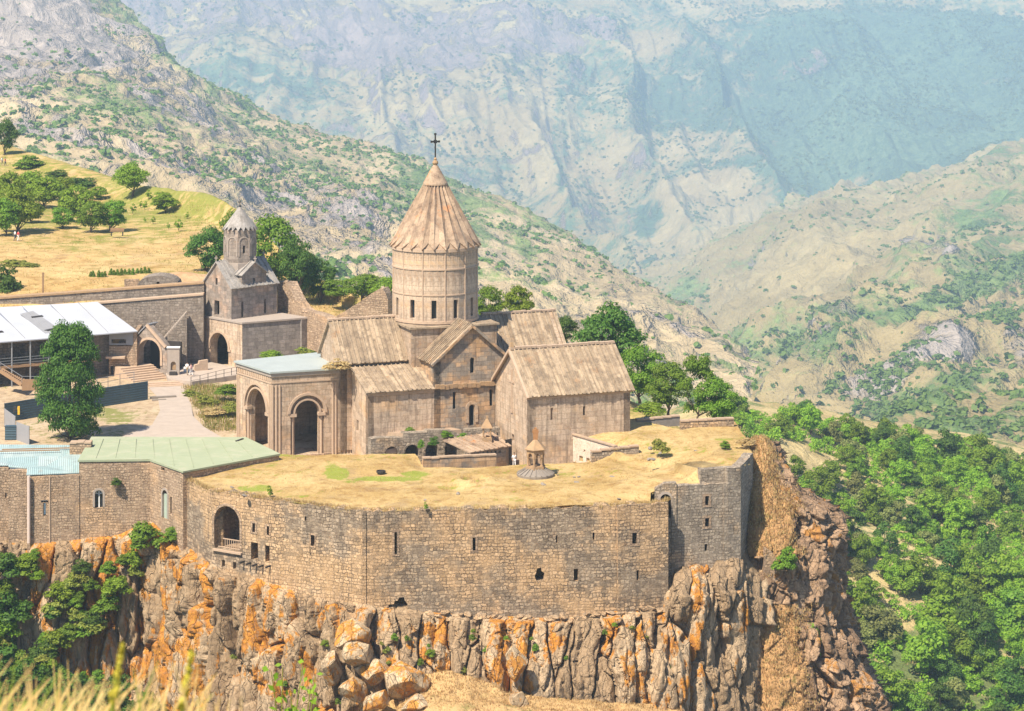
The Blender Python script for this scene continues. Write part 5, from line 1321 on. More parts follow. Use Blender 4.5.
# drum and umbrella roof
dc = gp(um, hh_, 0); gr = 2.1; zb_, zt_ = za - .5, D(240, 229, dc[1])[2]
mb = MB(o)
for k in range(8):
    a_ = R(-68) + k * math.pi / 4; hw = math.pi / 8
    p0 = (dc[0] + gr * 1.06 * math.cos(a_ - hw), dc[1] + gr * 1.06 * math.sin(a_ - hw)); p1 = (dc[0] + gr * 1.06 * math.cos(a_ + hw), dc[1] + gr * 1.06 * math.sin(a_ + hw)); Lf = math.dist(p0, p1)
    mb.panel(p0, p1, rect(0, Lf, zb_ - 1.2, zt_ + .1), [arch(Lf / 2 - .16, Lf / 2 + .16, zb_ + 1.6, zb_ + 2.5, 6)] if k % 2 == 0 else [], .4)
dm = mb.build('drum', M['ashlar_grey'], t)
mb = MB(o)
for k in range(8):
    a_ = R(-68) + k * math.pi / 4; hw = math.pi / 8
    p0 = (dc[0] + gr * 1.06 * math.cos(a_ - hw), dc[1] + gr * 1.06 * math.sin(a_ - hw)); p1 = (dc[0] + gr * 1.06 * math.cos(a_ + hw), dc[1] + gr * 1.06 * math.sin(a_ + hw)); Lf = math.dist(p0, p1)
    arch_ring(mb, p0, p1, .22, Lf - .22, zt_ - 1.6, .14, .08, .1, 8, legs=1.9)
mb.build('blind_arch', M['trim_grey'], dm)
mb = MB(o); mb.lathe([(gr + .25, zb_ - 1.2), (gr + .25, zb_ + .25), (gr, zb_ + .3)], 8, dc[:2], R(-68) + math.pi / 8, cap=False); mb.build('drum_foot', M['trim_grey'], dm)
ztip = D(240, 206.5, dc[1])[2]
mb = MB(o); NU = 20
def up_pt(a_, f, ridge):
    r_ = (gr + .42 if ridge else gr + .02) * (1 - f) + f * .12; z_ = (zt_ - .05 if ridge else zt_ + .5) * (1 - f) + f * ztip
    return (dc[0] + r_ * math.cos(a_), dc[1] + r_ * math.sin(a_), z_)
for k in range(NU):
    a_ = 2 * math.pi * k / NU; hw = math.pi / NU
    for s_ in (-1, 1):
        q = [up_pt(a_, 0, True), up_pt(a_ + s_ * hw, 0, False), up_pt(a_ + s_ * hw, 1, False), up_pt(a_, 1, True)]
        lo = [(p[0] - math.cos(a_) * .12, p[1] - math.sin(a_) * .12, p[2] - .08) for p in q]
        mb.hexa(lo if s_ > 0 else lo[::-1], q if s_ > 0 else q[::-1])
um_ = mb.build('umbrella_roof', M['roof_grey'], t, recalc=True)
mb = MB(o); mb.lathe([(.15, ztip - .1), (.2, ztip + .1), (.06, ztip + .25)], 8, dc[:2]); mb.box(dc[0] - .05, dc[0] + .05, dc[1] - .05, dc[1] + .05, ztip, ztip + 1.0); mb.box(dc[0] - .25, dc[0] + .25, dc[1] - .045, dc[1] + .045, ztip + .55, ztip + .68); mb.build('cross', M['iron'], um_)

# ---- ruined wall stepping down right of the gate church
RA, RB = D(276.5, 300, 347), D(331, 330, 334)
t = thing('ruined_wall', 'ruined rubble wall stepping down from the gate church towards the slope', 'wall', (RA[0], RA[1], 0)); o2 = (-RA[0], -RA[1], 0)
W = (V2(RA), V2(RB))
mb = MB(o2)
mb.panel(*W, [(on_wall(*W, 277, 340)[0], -.5), (on_wall(*W, 331, 345)[0], -.5)] + [on_wall(*W, *q) for q in ((330, 322), (325, 317), (319, 314.5), (314, 313), (309, 312), (305, 311), (301, 308), (296, 301), (292, 293), (289, 287), (287, 282), (277.2, 281.5))], (), 1.6)
mb.build('wall', M['fort_left'], t)
for k in range(14):
    q = (287 + k * 3.1, [283, 290, 296, 302, 307, 310, 312, 312.5, 313.5, 315, 318, 320, 322, 325][k]); u, z = on_wall(*W, *q)
    Lw_ = math.dist(*W); x = W[0][0] + (W[1][0] - W[0][0]) * u / Lw_; y = W[0][1] + (W[1][1] - W[0][1]) * u / Lw_ + .7
    ob = link_mesh('stone', rock_mesh('stone', 300 + k, (.55, .5, .35), 2), t, [M['fort_left']]); ob.location = (x - W[0][0], y - W[0][1], z); ob.rotation_euler = (0, 0, k)
# ---- sloping wall remnant behind the church
RA, RB = D(334, 318, 338), D(392, 318, 336); W = (V2(RA), V2(RB))
t = thing('broken_gable', 'thick sloping fragment of broken wall on the grass left of the drum', 'ruin', (RA[0], RA[1], 0)); o2 = (-RA[0], -RA[1], 0)
mb = MB(o2); mb.panel(*W, [(0, -1), (on_wall(*W, 388, 318)[0], -1)] + [on_wall(*W, *q) for q in ((388, 300), (386, 294), (383, 289), (378, 289.5), (372, 293), (365, 298), (358, 303), (350, 308), (342, 313), (336, 316))], (), 2.4); mb.build('wall', M['fort_left'], t)

# ================================================================== REAR RAMPARTS, GATE, WHITE-ROOFED BUILDING
def rampart(name, pts, ytop, yb, m_, label, th=1.4, cap=None):
    t = thing(name, label, 'rampart', (pts[0][0], pts[0][1], 0)); o2 = (-pts[0][0], -pts[0][1], 0)
    mb = MB(o2); mc = MB(o2)
    for (a_, b_, ya, yb_) in zip(pts, pts[1:], ytop, ytop[1:]):
        W = (V2(a_), V2(b_)); L = math.dist(*W)
        za_ = H - (ya - YH) * a_[1] / F; zb2 = H - (yb_ - YH) * b_[1] / F
        mb.panel(*W, ragged(0, L, yb, za_, .8, .07, zb2), (), th)
        mc.panel(*W, [(0, za_ - .02), (L, zb2 - .02), (L, zb2 + .22), (0, za_ + .22)], (), th + .25, -.15)
    mb.build('wall', m_, t); mc.build('coping', cap or M['kerb'], t); return t
rampart('rampart', [D(-60, 300, 340.5), D(60, 300, 341), D(204, 300, 341)], [303, 294.5, 283.5], -1, M['wall_grey'], 'long grey rampart with reddish coping along the foot of the meadow', cap=M['lantern'])
rampart('rampart', [D(88, 300, 339.2), D(203.5, 300, 339.2)], [304.5, 295], -1, M['wall_grey'], 'second grey rampart with pale coping joining the gate church', 1.0, cap=M['trim'])
# stair up the rampart
A, B = D(160, 340, 336.6), D(187, 340, 336.6)
t = thing('stone_stair', 'straight stone stair climbing the rampart left of the gate church', 'stair', (A[0], A[1], 0)); o2 = (-A[0], -A[1], 0)
mb = MB(o2); W = (V2(A), V2(B)); n = 16; L = math.dist(*W)
z0_, z1_ = on_wall(*W, 160, 341)[1], on_wall(*W, 184, 312)[1]
for i in range(n):
    mb.panel(*W, rect(L * i / n * .93, L * (i + 1) / n * .93, -.5, z0_ + (z1_ - z0_) * i / n), (), 2.2)
mb.build('steps', M['trim_grey'], t)
mb = MB(o2); mb.panel(*W, [(0, -.5), (L, -.5), (L, z1_ - .1), (L * .93, z1_ - .35), (0, z0_ - .35)], (), .5, -.25); mb.build('wall', M['wall_grey'], t)
# gate arch
A, B = D(136.5, 360, 333.5), D(167, 360, 331.5); W = (V2(A), V2(B))
t = thing('gate_arch', 'gabled stone gateway with a deep dark arch at the top of the steps', 'gateway', (A[0], A[1], 0)); o2 = (-A[0], -A[1], 0)
hg = parch(0, 138.3, 160.5, 339.5, 370, W, 16); L = math.dist(*W)
mb = MB(o2); mb.panel(*W, [(0, -.3), (L, -.3), on_wall(*W, 166.8, 350), on_wall(*W, 161, 341), on_wall(*W, 147, 325.5), on_wall(*W, 136.8, 338)], [hg], 1.3)
mb.build('wall', M['ashlar_grey'], t)
mb = MB(o2); arch_ring(mb, *W, hg[0][0], hg[1][0], hg[2][1], .3, .12, .3, 16, legs=1.6); mb.build('arch_moulding', M['trim'], t)
mb = MB(o2); mb.panel(*W, rect(0, L, -.3, 4.2), (), .3, 3.4); mb.build('door', M['dark'], t)
mb = MB(o2); p = on_wall(*W, 147, 325.5); q = on_wall(*W, 166, 347); q0 = on_wall(*W, 134.5, 338)
def wq(u, k, z):
    dx, dy = (W[1][0] - W[0][0]) / L, (W[1][1] - W[0][1]) / L; return (W[0][0] + dx * u - dy * k, W[0][1] + dy * u + dx * k, z)
mb.slope(wq(q0[0], -.15, q0[1] + .1), wq(q0[0], 2.6, q0[1] + .1), wq(p[0], 2.6, p[1] + .15), wq(p[0], -.15, p[1] + .15), 6, .12, .01); mb.build('roof', M['greysheet'], t)
mb = MB(o2); mb.bar(wq(p[0], -.1, p[1] + .1), wq(q[0], -.1, q[1]), .3, .35); mb.build('gable_coping', M['trim'], t)
# steps in front of the gate
A, B = P(133, 381, .2), P(168, 377, .2)
t = thing('gate_steps', 'broad flight of worn stone steps below the gateway', 'steps', (A[0], A[1], 0)); o2 = (-A[0], -A[1], 0)
mb = MB(o2)
for i in range(7): mb.panel(V2(A), V2(B), rect(0 + i * .02, math.dist(A, B) - i * .02, -.3, .18 + .19 * i), (), 5.4 - i * .62, .62 * i)
mb.build('steps', M['trim'], t)
A, B = P(149.5, 387, .1), P(184, 385.5, .1)
t = thing('path_steps', 'two shallow pale steps across the gravel path', 'steps', (A[0], A[1], 0)); o2 = (-A[0], -A[1], 0)
mb = MB(o2)
for i in range(3): mb.panel(V2(A), V2(B), rect(0, math.dist(A, B), -.3, .14 + .13 * i), (), 2.2 - i * .6, .6 * i)
mb.build('steps', M['trim'], t)
mb = MB(); a_, b_ = P(150, 398, .1), P(176, 396.5, .1); mb.bar(a_, b_, .5, .3); mb.bar(P(152, 400, .06), P(166, 399.4, .06), .5, .14)
tag(mb.build('kerb_stone', M['slab']), 'single long kerb stone lying across the gravel path', 'kerb stone')
# terrace in front of the gate church
q = [P(183, 378, .5), P(245, 376, .5), P(262, 366, .7), V2(GL) ]
mb = MB(); mb.prism([V2(P(168, 381, .3)), V2(P(192, 384, .3)), V2(P(247, 374.5, .5)), V2(GK), V2(GL), V2(D(166, 366, 331))], -.6, .62)
tag(mb.build('gate_terrace', M['path'], recalc=True), kind='structure')
# wall fountain
A, B = D(167.2, 360, 330), D(179.3, 360, 330); W = (V2(A), V2(B))
t = thing('wall_fountain', 'grey stone wall fountain with a carved niche between gateway and gate church', 'fountain', (A[0], A[1], 0)); o2 = (-A[0], -A[1], 0)
L = math.dist(*W); zt = on_wall(*W, 173, 347)[1]
mb = MB(o2); mb.panel(*W, rect(0, L, 0, zt - .15), [arch(L / 2 - .35, L / 2 + .35, 1.2, 2.0, 8)], .5); mb.build('slab', M['trim_grey'], t)
mb = MB(o2); mb.panel(*W, rect(-.08, L + .08, zt - .15, zt), (), .7, -.12); mb.build('cornice', M['frame'], t)
mb = MB(o2); mb.panel(*W, rect(.35, L - .35, .5, 1.05), (), .7, -.6); mb.build('basin', M['dark'], t)
mb = MB(o2); mb.panel(*W, arch(L / 2 - .3, L / 2 + .3, 1.25, 2.0, 8), (), .2, .25); mb.build('niche', M['lantern'], t)
# white bench blocks beside the people
mb = MB(); a_ = P(183.5, 371.5, .62); mb.box(a_[0], a_[0] + 1.1, a_[1], a_[1] + .8, .6, 1.15); tag(mb.build('stone_block', M['frame']), 'pale stone block by the fountain, beside two visitors', 'block')
mb = MB(); A, B = P(195, 371, .62), P(208, 370, .62); W = (V2(A), V2(B)); L = math.dist(*W); mb.panel(*W, [(0, .5), (L, .5), (L, 2.0), (L * .35, 1.9), (L * .3, 1.5), (0, 1.4)], (), .5); tag(mb.build('stone_bench', M['trim']), 'stepped pinkish stone bench wall left of the big arch', 'bench')
# railing down the terrace
t = thing('railing', 'thin dark railing with slim posts along the terrace of the gate church', 'railing', P(192, 384, .62))
base = t.location
rp_ = [P(191, 384.5, .6), P(200, 383, .6), P(208, 381, .6), P(216, 379, .6), P(224, 377, .6), P(231.5, 375.5, .6), P(236.5, 374.5, .6)]
for a_ in rp_:
    mb = MB((-base.x, -base.y, -base.z)); mb.bar((a_[0], a_[1], .4), (a_[0], a_[1], 1.6), .07); mb.build('post', M['iron'], t)
for zz_ in (1.1, 1.58):
    mb = MB((-base.x, -base.y, -base.z))
    for a_, b_ in zip(rp_, rp_[1:]): mb.bar((a_[0], a_[1], zz_), (b_[0], b_[1], zz_), .035)
    mb.build('rail', M['iron'], t)

# ---- white-roofed building
E0, E1, R1_, R0_ = P(-70, 347.5, 6.0), P(137.5, 331, 6.0), P(97.5, 301.8, 9.0), P(-70, 311, 9.0)
t = thing('restored_hall', 'long building under a white sheet-metal roof with a shadowed timber veranda', 'building', (E1[0], E1[1], 0)); o2 = (-E1[0], -E1[1], 0)
mb = MB(o2); rf_ = [E0, E1, R1_, R0_]; lo = [(p[0], p[1], p[2] - .14) for p in rf_]
mb.hexa(lo, rf_); rf = mb.build('roof', M['whiteroof'], t)
def roofpt(px, py):
    """pixel on the sloping roof plane"""
    e0, e1, r1 = map(Vector, (E0, E1, R1_)); nn = (e1 - e0).cross(r1 - e0); dv = Vector(((px - 512) / F, 1, -(py - YH) / F)); cam_ = Vector((0, 0, H))
    k = (e0 - cam_).dot(nn) / dv.dot(nn); return cam_ + dv * k
for quad, m_, nm in (([(20, 314), (33, 311), (63, 331.5), (45, 333.5)], M['greysheet'], 'roof_panel'), ([(31, 317), (42, 315.5), (43.5, 316.8), (32, 318.3)], M['iron'], 'roof_hatch'), ([(44, 330.5), (62, 326.5), (64, 328), (48, 331.5)], M['iron'], 'roof_hatch'), ([(-8, 332), (2, 331), (4, 332.5), (-6, 333.5)], M['iron'], 'roof_hatch')):
    mb = MB(o2); q_ = [roofpt(*q) for q in quad]; h_ = .03 if nm == 'roof_panel' else .07
    mb.hexa([(p[0], p[1], p[2] - .01) for p in q_], [(p[0], p[1], p[2] + h_) for p in q_]); mb.build(nm, m_, rf, recalc=True)
mb = MB(o2)
for px in (25, 52, 80, 108):
    a_, b_ = roofpt(px, 340 - px * .07), roofpt(px - 30, 310 - px * .07); mb.bar((a_.x, a_.y, a_.z + .03), (b_.x, b_.y, b_.z + .03), .06, .05)
mb.build('roof_seam', M['greysheet'], rf)
ED = E1[1] - E0[1]
WF = ((E0[0] + 1, E0[1] + 3.2), (D(112, 350, E1[1] + 1.2)[0], E1[1] + 2.0))
mb = MB(o2); L = math.dist(*WF)
hz_ = [rect(L - 26 + i * 3.4, L - 24.6 + i * 3.4, 3.3, 5.2) for i in range(7)] + [rect(L - 24 + i * 4.4, L - 22.8 + i * 4.4, .2, 2.1) for i in range(5)]
mb.panel(*WF, rect(0, L, -.5, 5.9), hz_, .5); mb.build('wall', M['wall_grey'], t)
WG = (D(109, 360, E1[1] + .2), D(137, 360, E1[1] + .2)); WG = (V2(WG[0]), V2(WG[1]))
mb = MB(o2); L = math.dist(*WG)
mb.panel(*WG, rect(0, L, -.5, on_wall(*WG, 123, 346)[1]), [prect(0, 110.5, 113.5, 366, 378, WG)], .5)
mb.panel((WG[1][0], WG[1][1]), (WG[1][0] - .3, WG[1][1] + 7), rect(0, 7, -.5, 5.8), (), .5); mb.build('end_wall', M['fort_left'], t)
mb = MB(o2); mb.panel(*WG, rect(0, L * .98, on_wall(*WG, 123, 345)[1], on_wall(*WG, 123, 332)[1]), [rect(.3, L * .6, on_wall(*WG, 118, 351)[1] + 1.0, on_wall(*WG, 118, 351)[1] + 1.55)], .12, .1); mb.build('upper_panel', M['greysheet'], t)
mb = MB(o2); mb.panel(*WG, rect(-.3, L * .6, on_wall(*WG, 118, 357.5)[1], on_wall(*WG, 118, 355.5)[1]), (), 1.6, -1.0); mb.build('ledge', M['trim'], t)
# veranda floor, posts, rails
zv = on_wall(V2(E0), (E1[0], E1[1]), 40, 364)[1]
ve0, ve1 = (E0[0], E0[1] + .4), (D(100, 350, E1[1] - .6)[0], E0[1] + (E1[1] - E0[1]) * .8)
Lv = math.dist(ve0, ve1)
mb = MB(o2); mb.panel(ve0, ve1, rect(0, Lv, zv - .25, zv), (), 3.0); mb.build('veranda_floor', M['wood'], t)
for i in range(9):
    u = Lv * (i + .3) / 9; x, y = ve0[0] + (ve1[0] - ve0[0]) * u / Lv, ve0[1] + (ve1[1] - ve0[1]) * u / Lv + .1
    mb = MB(o2); mb.bar((x, y, -.3), (x, y, 5.85), .16); mb.build('veranda_post', M['steel'], t)
for dz_ in (.35, .7, 1.05):
    mb = MB(o2); mb.bar((ve0[0], ve0[1] + .05, zv + dz_), (ve1[0], ve1[1] + .05, zv + dz_), .06); mb.build('veranda_rail', M['steel'], t)
# outside timber stair
mb = MB(o2); s0 = D(0, 371, 320); s1 = D(22, 385, 318)
mb.bar(s0, s1, .3, .35); mb.bar((s0[0], s0[1] + 1.2, s0[2]), (s1[0], s1[1] + 1.2, s1[2]), .3, .35)
for i in range(12):
    f = (i + .5) / 12; mb.box(s0[0] + (s1[0] - s0[0]) * f - .14, s0[0] + (s1[0] - s0[0]) * f + .14, s0[1] + (s1[1] - s0[1]) * f, s0[1] + 1.2, s0[2] + (s1[2] - s0[2]) * f, s0[2] + (s1[2] - s0[2]) * f + .06)
mb.bar((s1[0], s1[1], s1[2]), (s1[0] + 2.6, s1[1] + .4, s1[2]), .2, 1.4)
st = mb.build('outside_stair', M['wood'], t)
mb = MB(o2)
for p in (s0, s1, (s1[0] + 2.4, s1[1], s1[2])): mb.bar(p, (p[0], p[1], p[2] + 1.1), .06); 
mb.bar((s0[0], s0[1], s0[2] + 1.1), (s1[0], s1[1], s1[2] + 1.1), .05); mb.bar((s1[0], s1[1], s1[2] + 1.1), (s1[0] + 2.4, s1[1], s1[2] + 1.1), .05)
mb.build('stair_rail', M['steel'], st)
# long dark sheet fence, in front of the hall
def sheet_fence(name, pts, h, m_, label, posts=True):
    t = thing(name, label, 'fence', pts[0]); o2 = tuple(-c for c in pts[0])
    for a_, b_ in zip(pts, pts[1:]):
        L = math.dist(a_[:2], b_[:2]); mb = MB(o2)
        mb.panel(V2(a_), V2(b_), [(0, a_[2]), (L, b_[2]), (L, b_[2] + h), (0, a_[2] + h)], (), .06); mb.build('panel', m_, t)
        n = max(1, int(L / 3))
        for i in range(n + 1):
            f = i / n; p = [a_[j] + (b_[j] - a_[j]) * f for j in range(3)]; mb = MB(o2); mb.bar((p[0], p[1] + .12, p[2] - .2), (p[0], p[1] + .12, p[2] + h + .05), .08); mb.build('post', M['steel'], t)
    return t
sheet_fence('sheet_fence', [P(4.5, 423, -.05), P(66, 412.5, 0), P(147.5, 399.8, 0)], 2.35, M['fence'], 'long dark blue corrugated sheet fence behind the big leafy tree')
mb = MB(); a_ = P(18.3, 410, 1.2); a_ = (a_[0], a_[1] - .2, a_[2]); mb.box(a_[0] - .22, a_[0] + .22, a_[1] - .12, a_[1] + .05, a_[2] - .5, a_[2] + .5); mb.box(a_[0] - .12, a_[0] + .12, a_[1] - .14, a_[1] - .11, a_[2] + .1, a_[2] + .4)
tag(mb.build('utility_box', M['yellow']), 'small yellow box fixed on the dark sheet fence', 'utility box')
t = sheet_fence('sheet_fence', [P(4.5, 428, -.1), P(15, 436, -.1)], 2.3, M['greysheet'], 'short grey sheet fence panel at the far left near the turquoise roof')
t = sheet_fence('sheet_fence', [P(16.5, 441, -.1), P(29, 445.5, -.1)], 2.2, M['greysheet'], 'slanting grey fence panel left of the big tree base')
mb = MB(); a_ = P(10.5, 441, -.1); mb.box(a_[0] - .65, a_[0] + .65, a_[1], a_[1] + .8, -.2, 1.5); mb.box(a_[0] - .7, a_[0] + .7, a_[1] - .04, a_[1] + .84, 1.5, 1.6); tag(mb.build('storage_bin', M['fence']), 'dark blue storage bin beside the grey fence panels', 'bin')
# handrail in front of the end wall
t = thing('metal_handrail', 'grey metal handrail between the sheet fence and the gateway', 'handrail', P(97, 392, 0)); bl = t.location
hp = [P(97, 391, .3), P(108, 388.5, .3), P(120, 386, .3), P(134, 384, .3)]
for a_ in hp:
    mb = MB((-bl.x, -bl.y, 0)); mb.bar((a_[0], a_[1], -.2), (a_[0], a_[1], 1.9), .07); mb.build('post', M['steel'], t)
mb = MB((-bl.x, -bl.y, 0))
for z_ in (1.2, 1.85):
    for a_, b_ in zip(hp, hp[1:]): mb.bar((a_[0], a_[1], z_), (b_[0], b_[1], z_), .05)
mb.build('rail', M['steel'], t)

# ---- things on the meadow
c_ = D(158, 287, 344)
t = thing('stone_shelter', 'low half-round stone shelter with a tiny window behind the rampart', 'shelter', c_)
mb = MB(); mb.panel((-2.8, 0), (2.8, 0), [(0, -1), (5.6, -1), (5.6, .3)] + [(2.8 + 2.8 * math.cos(math.pi * k / 10), .3 + 1.25 * math.sin(math.pi * k / 10)) for k in range(1, 10)] + [(0, .3)], [rect(2.6, 3.0, .2, .7)], 3.5)
mb.build('wall', M['wall_grey'], t)
mb = MB(); mb.panel((-4.8, 1.0), (-2.8, 1.0), rect(0, 2.0, -1, .9), (), .6); mb.build('side_wall', M['fort_left'], t)
me_ = rock_mesh('earth_mound', 91, (5.2, 3.6, 1.35), 4, 0, .10); M['earth'] = m_grass('bare_earth', (.50, .30, .16), (.56, .38, .22), (.46, .36, .18), (.5, .65), .3)
put('earth_mound', me_, M['earth'], D(180, 282, 352), 0, 'heap of orange earth behind the rampart near the gate church', 'earth mound', smooth=True)
a_ = D(43, 295, 343.5); mb = MB(); mb.bar((a_[0], a_[1], a_[2] - .5), (a_[0], a_[1], a_[2] + 3.1), .22); mb.bar((a_[0] - .2, a_[1], a_[2] + 2.9), (a_[0] + .2, a_[1], a_[2] + 2.9), .08); tag(mb.build('wooden_post', M['wood']), 'lone brown wooden post standing at the meadow edge', 'post')
c_ = D(117, 234, 398)
t = thing('wooden_bench', 'brown wooden bench under the fruit trees on the dry meadow', 'bench', c_)
mb = MB(); mb.box(-1.1, 1.1, -.25, .25, .42, .5); mb.build('seat', M['wood'], t)
mb = MB(); mb.box(-1.1, 1.1, .25, .31, .55, .95); mb.build('backrest', M['wood'], t)
for x in (-.9, .9): mb = MB(); mb.box(x - .06, x + .06, -.2, .28, -.3, .42); mb.build('leg', M['dark'], t)
# ================================================================== THE CLIFF
def voronoi_blocks(s, h, cw, ch, seed, jit=.42):
    """distance to the two nearest jittered seeds in an anisotropic metric: id, f1, f2, offsets"""
    rg = np.random.RandomState(seed)
    nx, ny = int((s.max() - s.min()) / cw) + 3, int((h.max() - h.min()) / ch) + 3
    gx, gy = np.meshgrid(np.arange(nx), np.arange(ny))
    sx = s.min() - cw + (gx + .5 * (gy % 2) + rg.uniform(-jit, jit, gx.shape)) * cw
    sy = h.min() - ch + (gy + rg.uniform(-jit, jit, gx.shape) + .5 * (gx % 2)) * ch
    sx, sy = sx / cw, sy / ch
    a, b = s / cw, h / ch
    ci = np.floor(a - (s.min() / cw - 1)).astype(int); ri = np.floor(b - (h.min() / ch - 1)).astype(int)
    f1 = np.full(len(a), 9e9); f2 = f1.copy(); idx = np.zeros(len(a), int)
    for dy in range(-2, 3):
        for dx in range(-2, 3):
            c_, r_ = np.clip(ci + dx, 0, nx - 1), np.clip(ri + dy, 0, ny - 1)
            d = (a - sx[r_, c_]) ** 2 + (b - sy[r_, c_]) ** 2; k = r_ * nx + c_
            new = (d < f1) & (k != idx); same = k == idx
            f2 = np.where(new, f1, np.where((d < f2) & ~same, d, f2)); idx = np.where(new, k, idx); f1 = np.where(d < f1, d, f1)
    sx, sy = sx.ravel(), sy.ravel()
    return idx, np.sqrt(f1), np.sqrt(f2), a - sx[idx], b - sy[idx], len(sx)
def rockify(p, n, cw, ch, amp, seed, crack=.55, small=.35, nrm_amp=1.0):
    """fractured block relief on a sheet; returns displaced points and a per-block random"""
    nv, nu = p.shape[:2]
    q = p.reshape(-1, 3)
    s = np.concatenate([np.zeros((nv, 1)), np.cumsum(np.linalg.norm(np.diff(p[..., :2], axis=1), axis=2), 1)], 1)
    s = np.repeat(s.mean(0)[None], nv, 0).ravel(); h = q[:, 2].copy()
    wob = fbm(q * np.array([.35, .35, .16]), 3, seed + 5); wob2 = fbm(q * .35 + 50, 3, seed + 6)
    s1 = s + wob * cw * .35; h1 = h + wob2 * ch * .25
    i1, f1, f2, da, db, m = voronoi_blocks(s1, h1, cw, ch, seed)
    rg = np.random.RandomState(seed + 1)
    rnd = rg.uniform(0, 1, m)
    def facets(i_, a_, b_, m_, k_, steep, col=.8):
        """each block a convex lump cut by planes, most of them upright like the sides of a column"""
        h_ = np.full(len(a_), 9.0)
        for j in range(k_):
            th = rg.choice([0, math.pi], m_) + rg.normal(size=m_) * (1 - col) if j < k_ - 1 else rg.choice([-1, 1], m_) * math.pi / 2 + rg.normal(size=m_) * .3
            sl = rg.uniform(.15, 1.0, m_) ** 1.3 * steep; c0 = rg.uniform(.05, .45, m_)
            h_ = np.minimum(h_, c0[i_] - (np.cos(th)[i_] * a_ + np.sin(th)[i_] * b_) * sl[i_])
        return h_
    off = rg.uniform(-1, 1, m); edge = np.clip((f2 - f1) / .09, 0, 1) ** .7
    i2, g1, g2, ea, eb, m2 = voronoi_blocks(s + wob2 * cw * .3, h + wob * ch * .2, cw * .45, ch * .36, seed + 20)
    off2 = rg.uniform(-1, 1, m2); edge2 = np.clip((g2 - g1) / .10, 0, 1) ** .6
    i3, e1, e2, ua, ub, m3 = voronoi_blocks(s + wob * .4, h + wob2 * .6, cw * .2, ch * .13, seed + 40)
    disp = off[i1] * .6 + facets(i1, da, db, m, 4, 2.4) + edge * crack
    disp += small * (off2[i2] * .7 + facets(i2, ea, eb, m2, 4, 1.6) * 1.2 + edge2 * .5)
    disp += small * .22 * (facets(i3, ua, ub, m3, 3, 1.5) + np.clip((e2 - e1) / .12, 0, 1) * .3)
    disp += fbm(q * 1.7, 5, seed + 9, True) * .10 + fbm(q * .22, 3, seed + 8) * .3 - .6
    nm = n.copy(); nm[..., 2] *= .15; nm /= np.linalg.norm(nm, axis=2)[..., None] + 1e-9
    out = p + nm * (disp.reshape(nv, nu) * amp)[..., None]
    return out, rnd[i1].reshape(nv, nu)

def m_rock(name, base, base2, dark, lichen, lamt, grass, grass2):
    t = NT(name); o = t.pos()
    cell = t.attr('cell'); gr = t.attr('grass'); lim = t.attr('lichen')
    n1 = t.noise(o, .45, 6, .68); n2 = t.noise(o, 2.4, 6, .72); n3 = t.noise(t.map(o, (1, 1, .3)), 1.6, 5, .68)
    c = t.mix(t.ss(t.math('ADD', n1, t.math('MULTIPLY', t.math('SUBTRACT', cell, .5), .5)), .35, .65), base, base2)
    c = t.mix(t.math('MULTIPLY', t.ss(n3, .50, .70), .65), c, dark)
    # orange lichen in ragged patches, thicker on some blocks
    lm = t.math('ADD', t.noise(t.map(o, (1, 1, .6), (13, 4, 9)), .55, 6, .70), t.math('MULTIPLY', t.math('SUBTRACT', cell, .5), .26))
    lm = t.math('ADD', lm, lim)
    lc = t.mix(t.ss(n2, .35, .65), lichen, t.hsv((*lichen, 1), .515, .97, 1.2))
    c = t.mix(t.math('MULTIPLY', t.math('MULTIPLY', t.ss(lm, .545, .60), lamt), t.ss(n2, .22, .5)), c, lc)
    c = t.mix(.65, c, t.mix(n2, (.14, .13, .12), (.86, .85, .84)), 'OVERLAY')
    gm = t.ss(t.math('ADD', gr, t.math('MULTIPLY', t.math('SUBTRACT', n2, .5), .9)), .42, .60)
    fine = t.noise(o, 9, 4, .75)
    gc = t.mix(n1, grass, grass2); gc = t.mix(.7, gc, t.mix(fine, (.2, .2, .2), (.84, .84, .84)), 'OVERLAY')
    gg = t.ss(t.noise(t.map(o, (1, 1, 1), (5, 5, 3)), .5, 5, .65), .56, .68)
    gc = t.mix(t.math('MULTIPLY', gg, .75), gc, (.13, .15, .035))
    c = t.mix(gm, c, gc)
    h = t.math('ADD', t.math('MULTIPLY', n2, 1.0), t.math('MULTIPLY', t.noise(o, 10, 4, .7), .4))
    wv_ = t.n('ShaderNodeVectorMath', {0: o, 1: t.n('ShaderNodeVectorMath', {0: t.noise(o, .8, 3, .5, 1), 1: (1.1, 1.1, 1.1)}, operation='MULTIPLY').outputs[0]}, operation='ADD').outputs[0]
    ck = t.n('ShaderNodeTexVoronoi', {'Vector': t.map(wv_, (1.0, 1.0, .25)), 'Scale': .7}, feature='DISTANCE_TO_EDGE').outputs['Distance']
    ck2 = t.n('ShaderNodeTexVoronoi', {'Vector': t.map(wv_, (1.0, 1.0, .4)), 'Scale': 1.8}, feature='DISTANCE_TO_EDGE').outputs['Distance']
    ng = t.math('SUBTRACT', 1.0, gm)
    h = t.math('ADD', h, t.math('MULTIPLY', t.math('MULTIPLY', t.ss(ck, 0.0, .05), ng), 1.0)); h = t.math('ADD', h, t.math('MULTIPLY', t.math('MULTIPLY', t.ss(ck2, 0.0, .05), ng), .35))
    t.bsdf(c, .93, t.bump(h, 1.0, .16), spec=.15); return t.m
M['rock'] = m_rock('cliff_rock', (.34, .24, .145), (.50, .37, .235), (.12, .085, .055), (.44, .155, .013), .92, (.45, .28, .12), (.52, .36, .17))
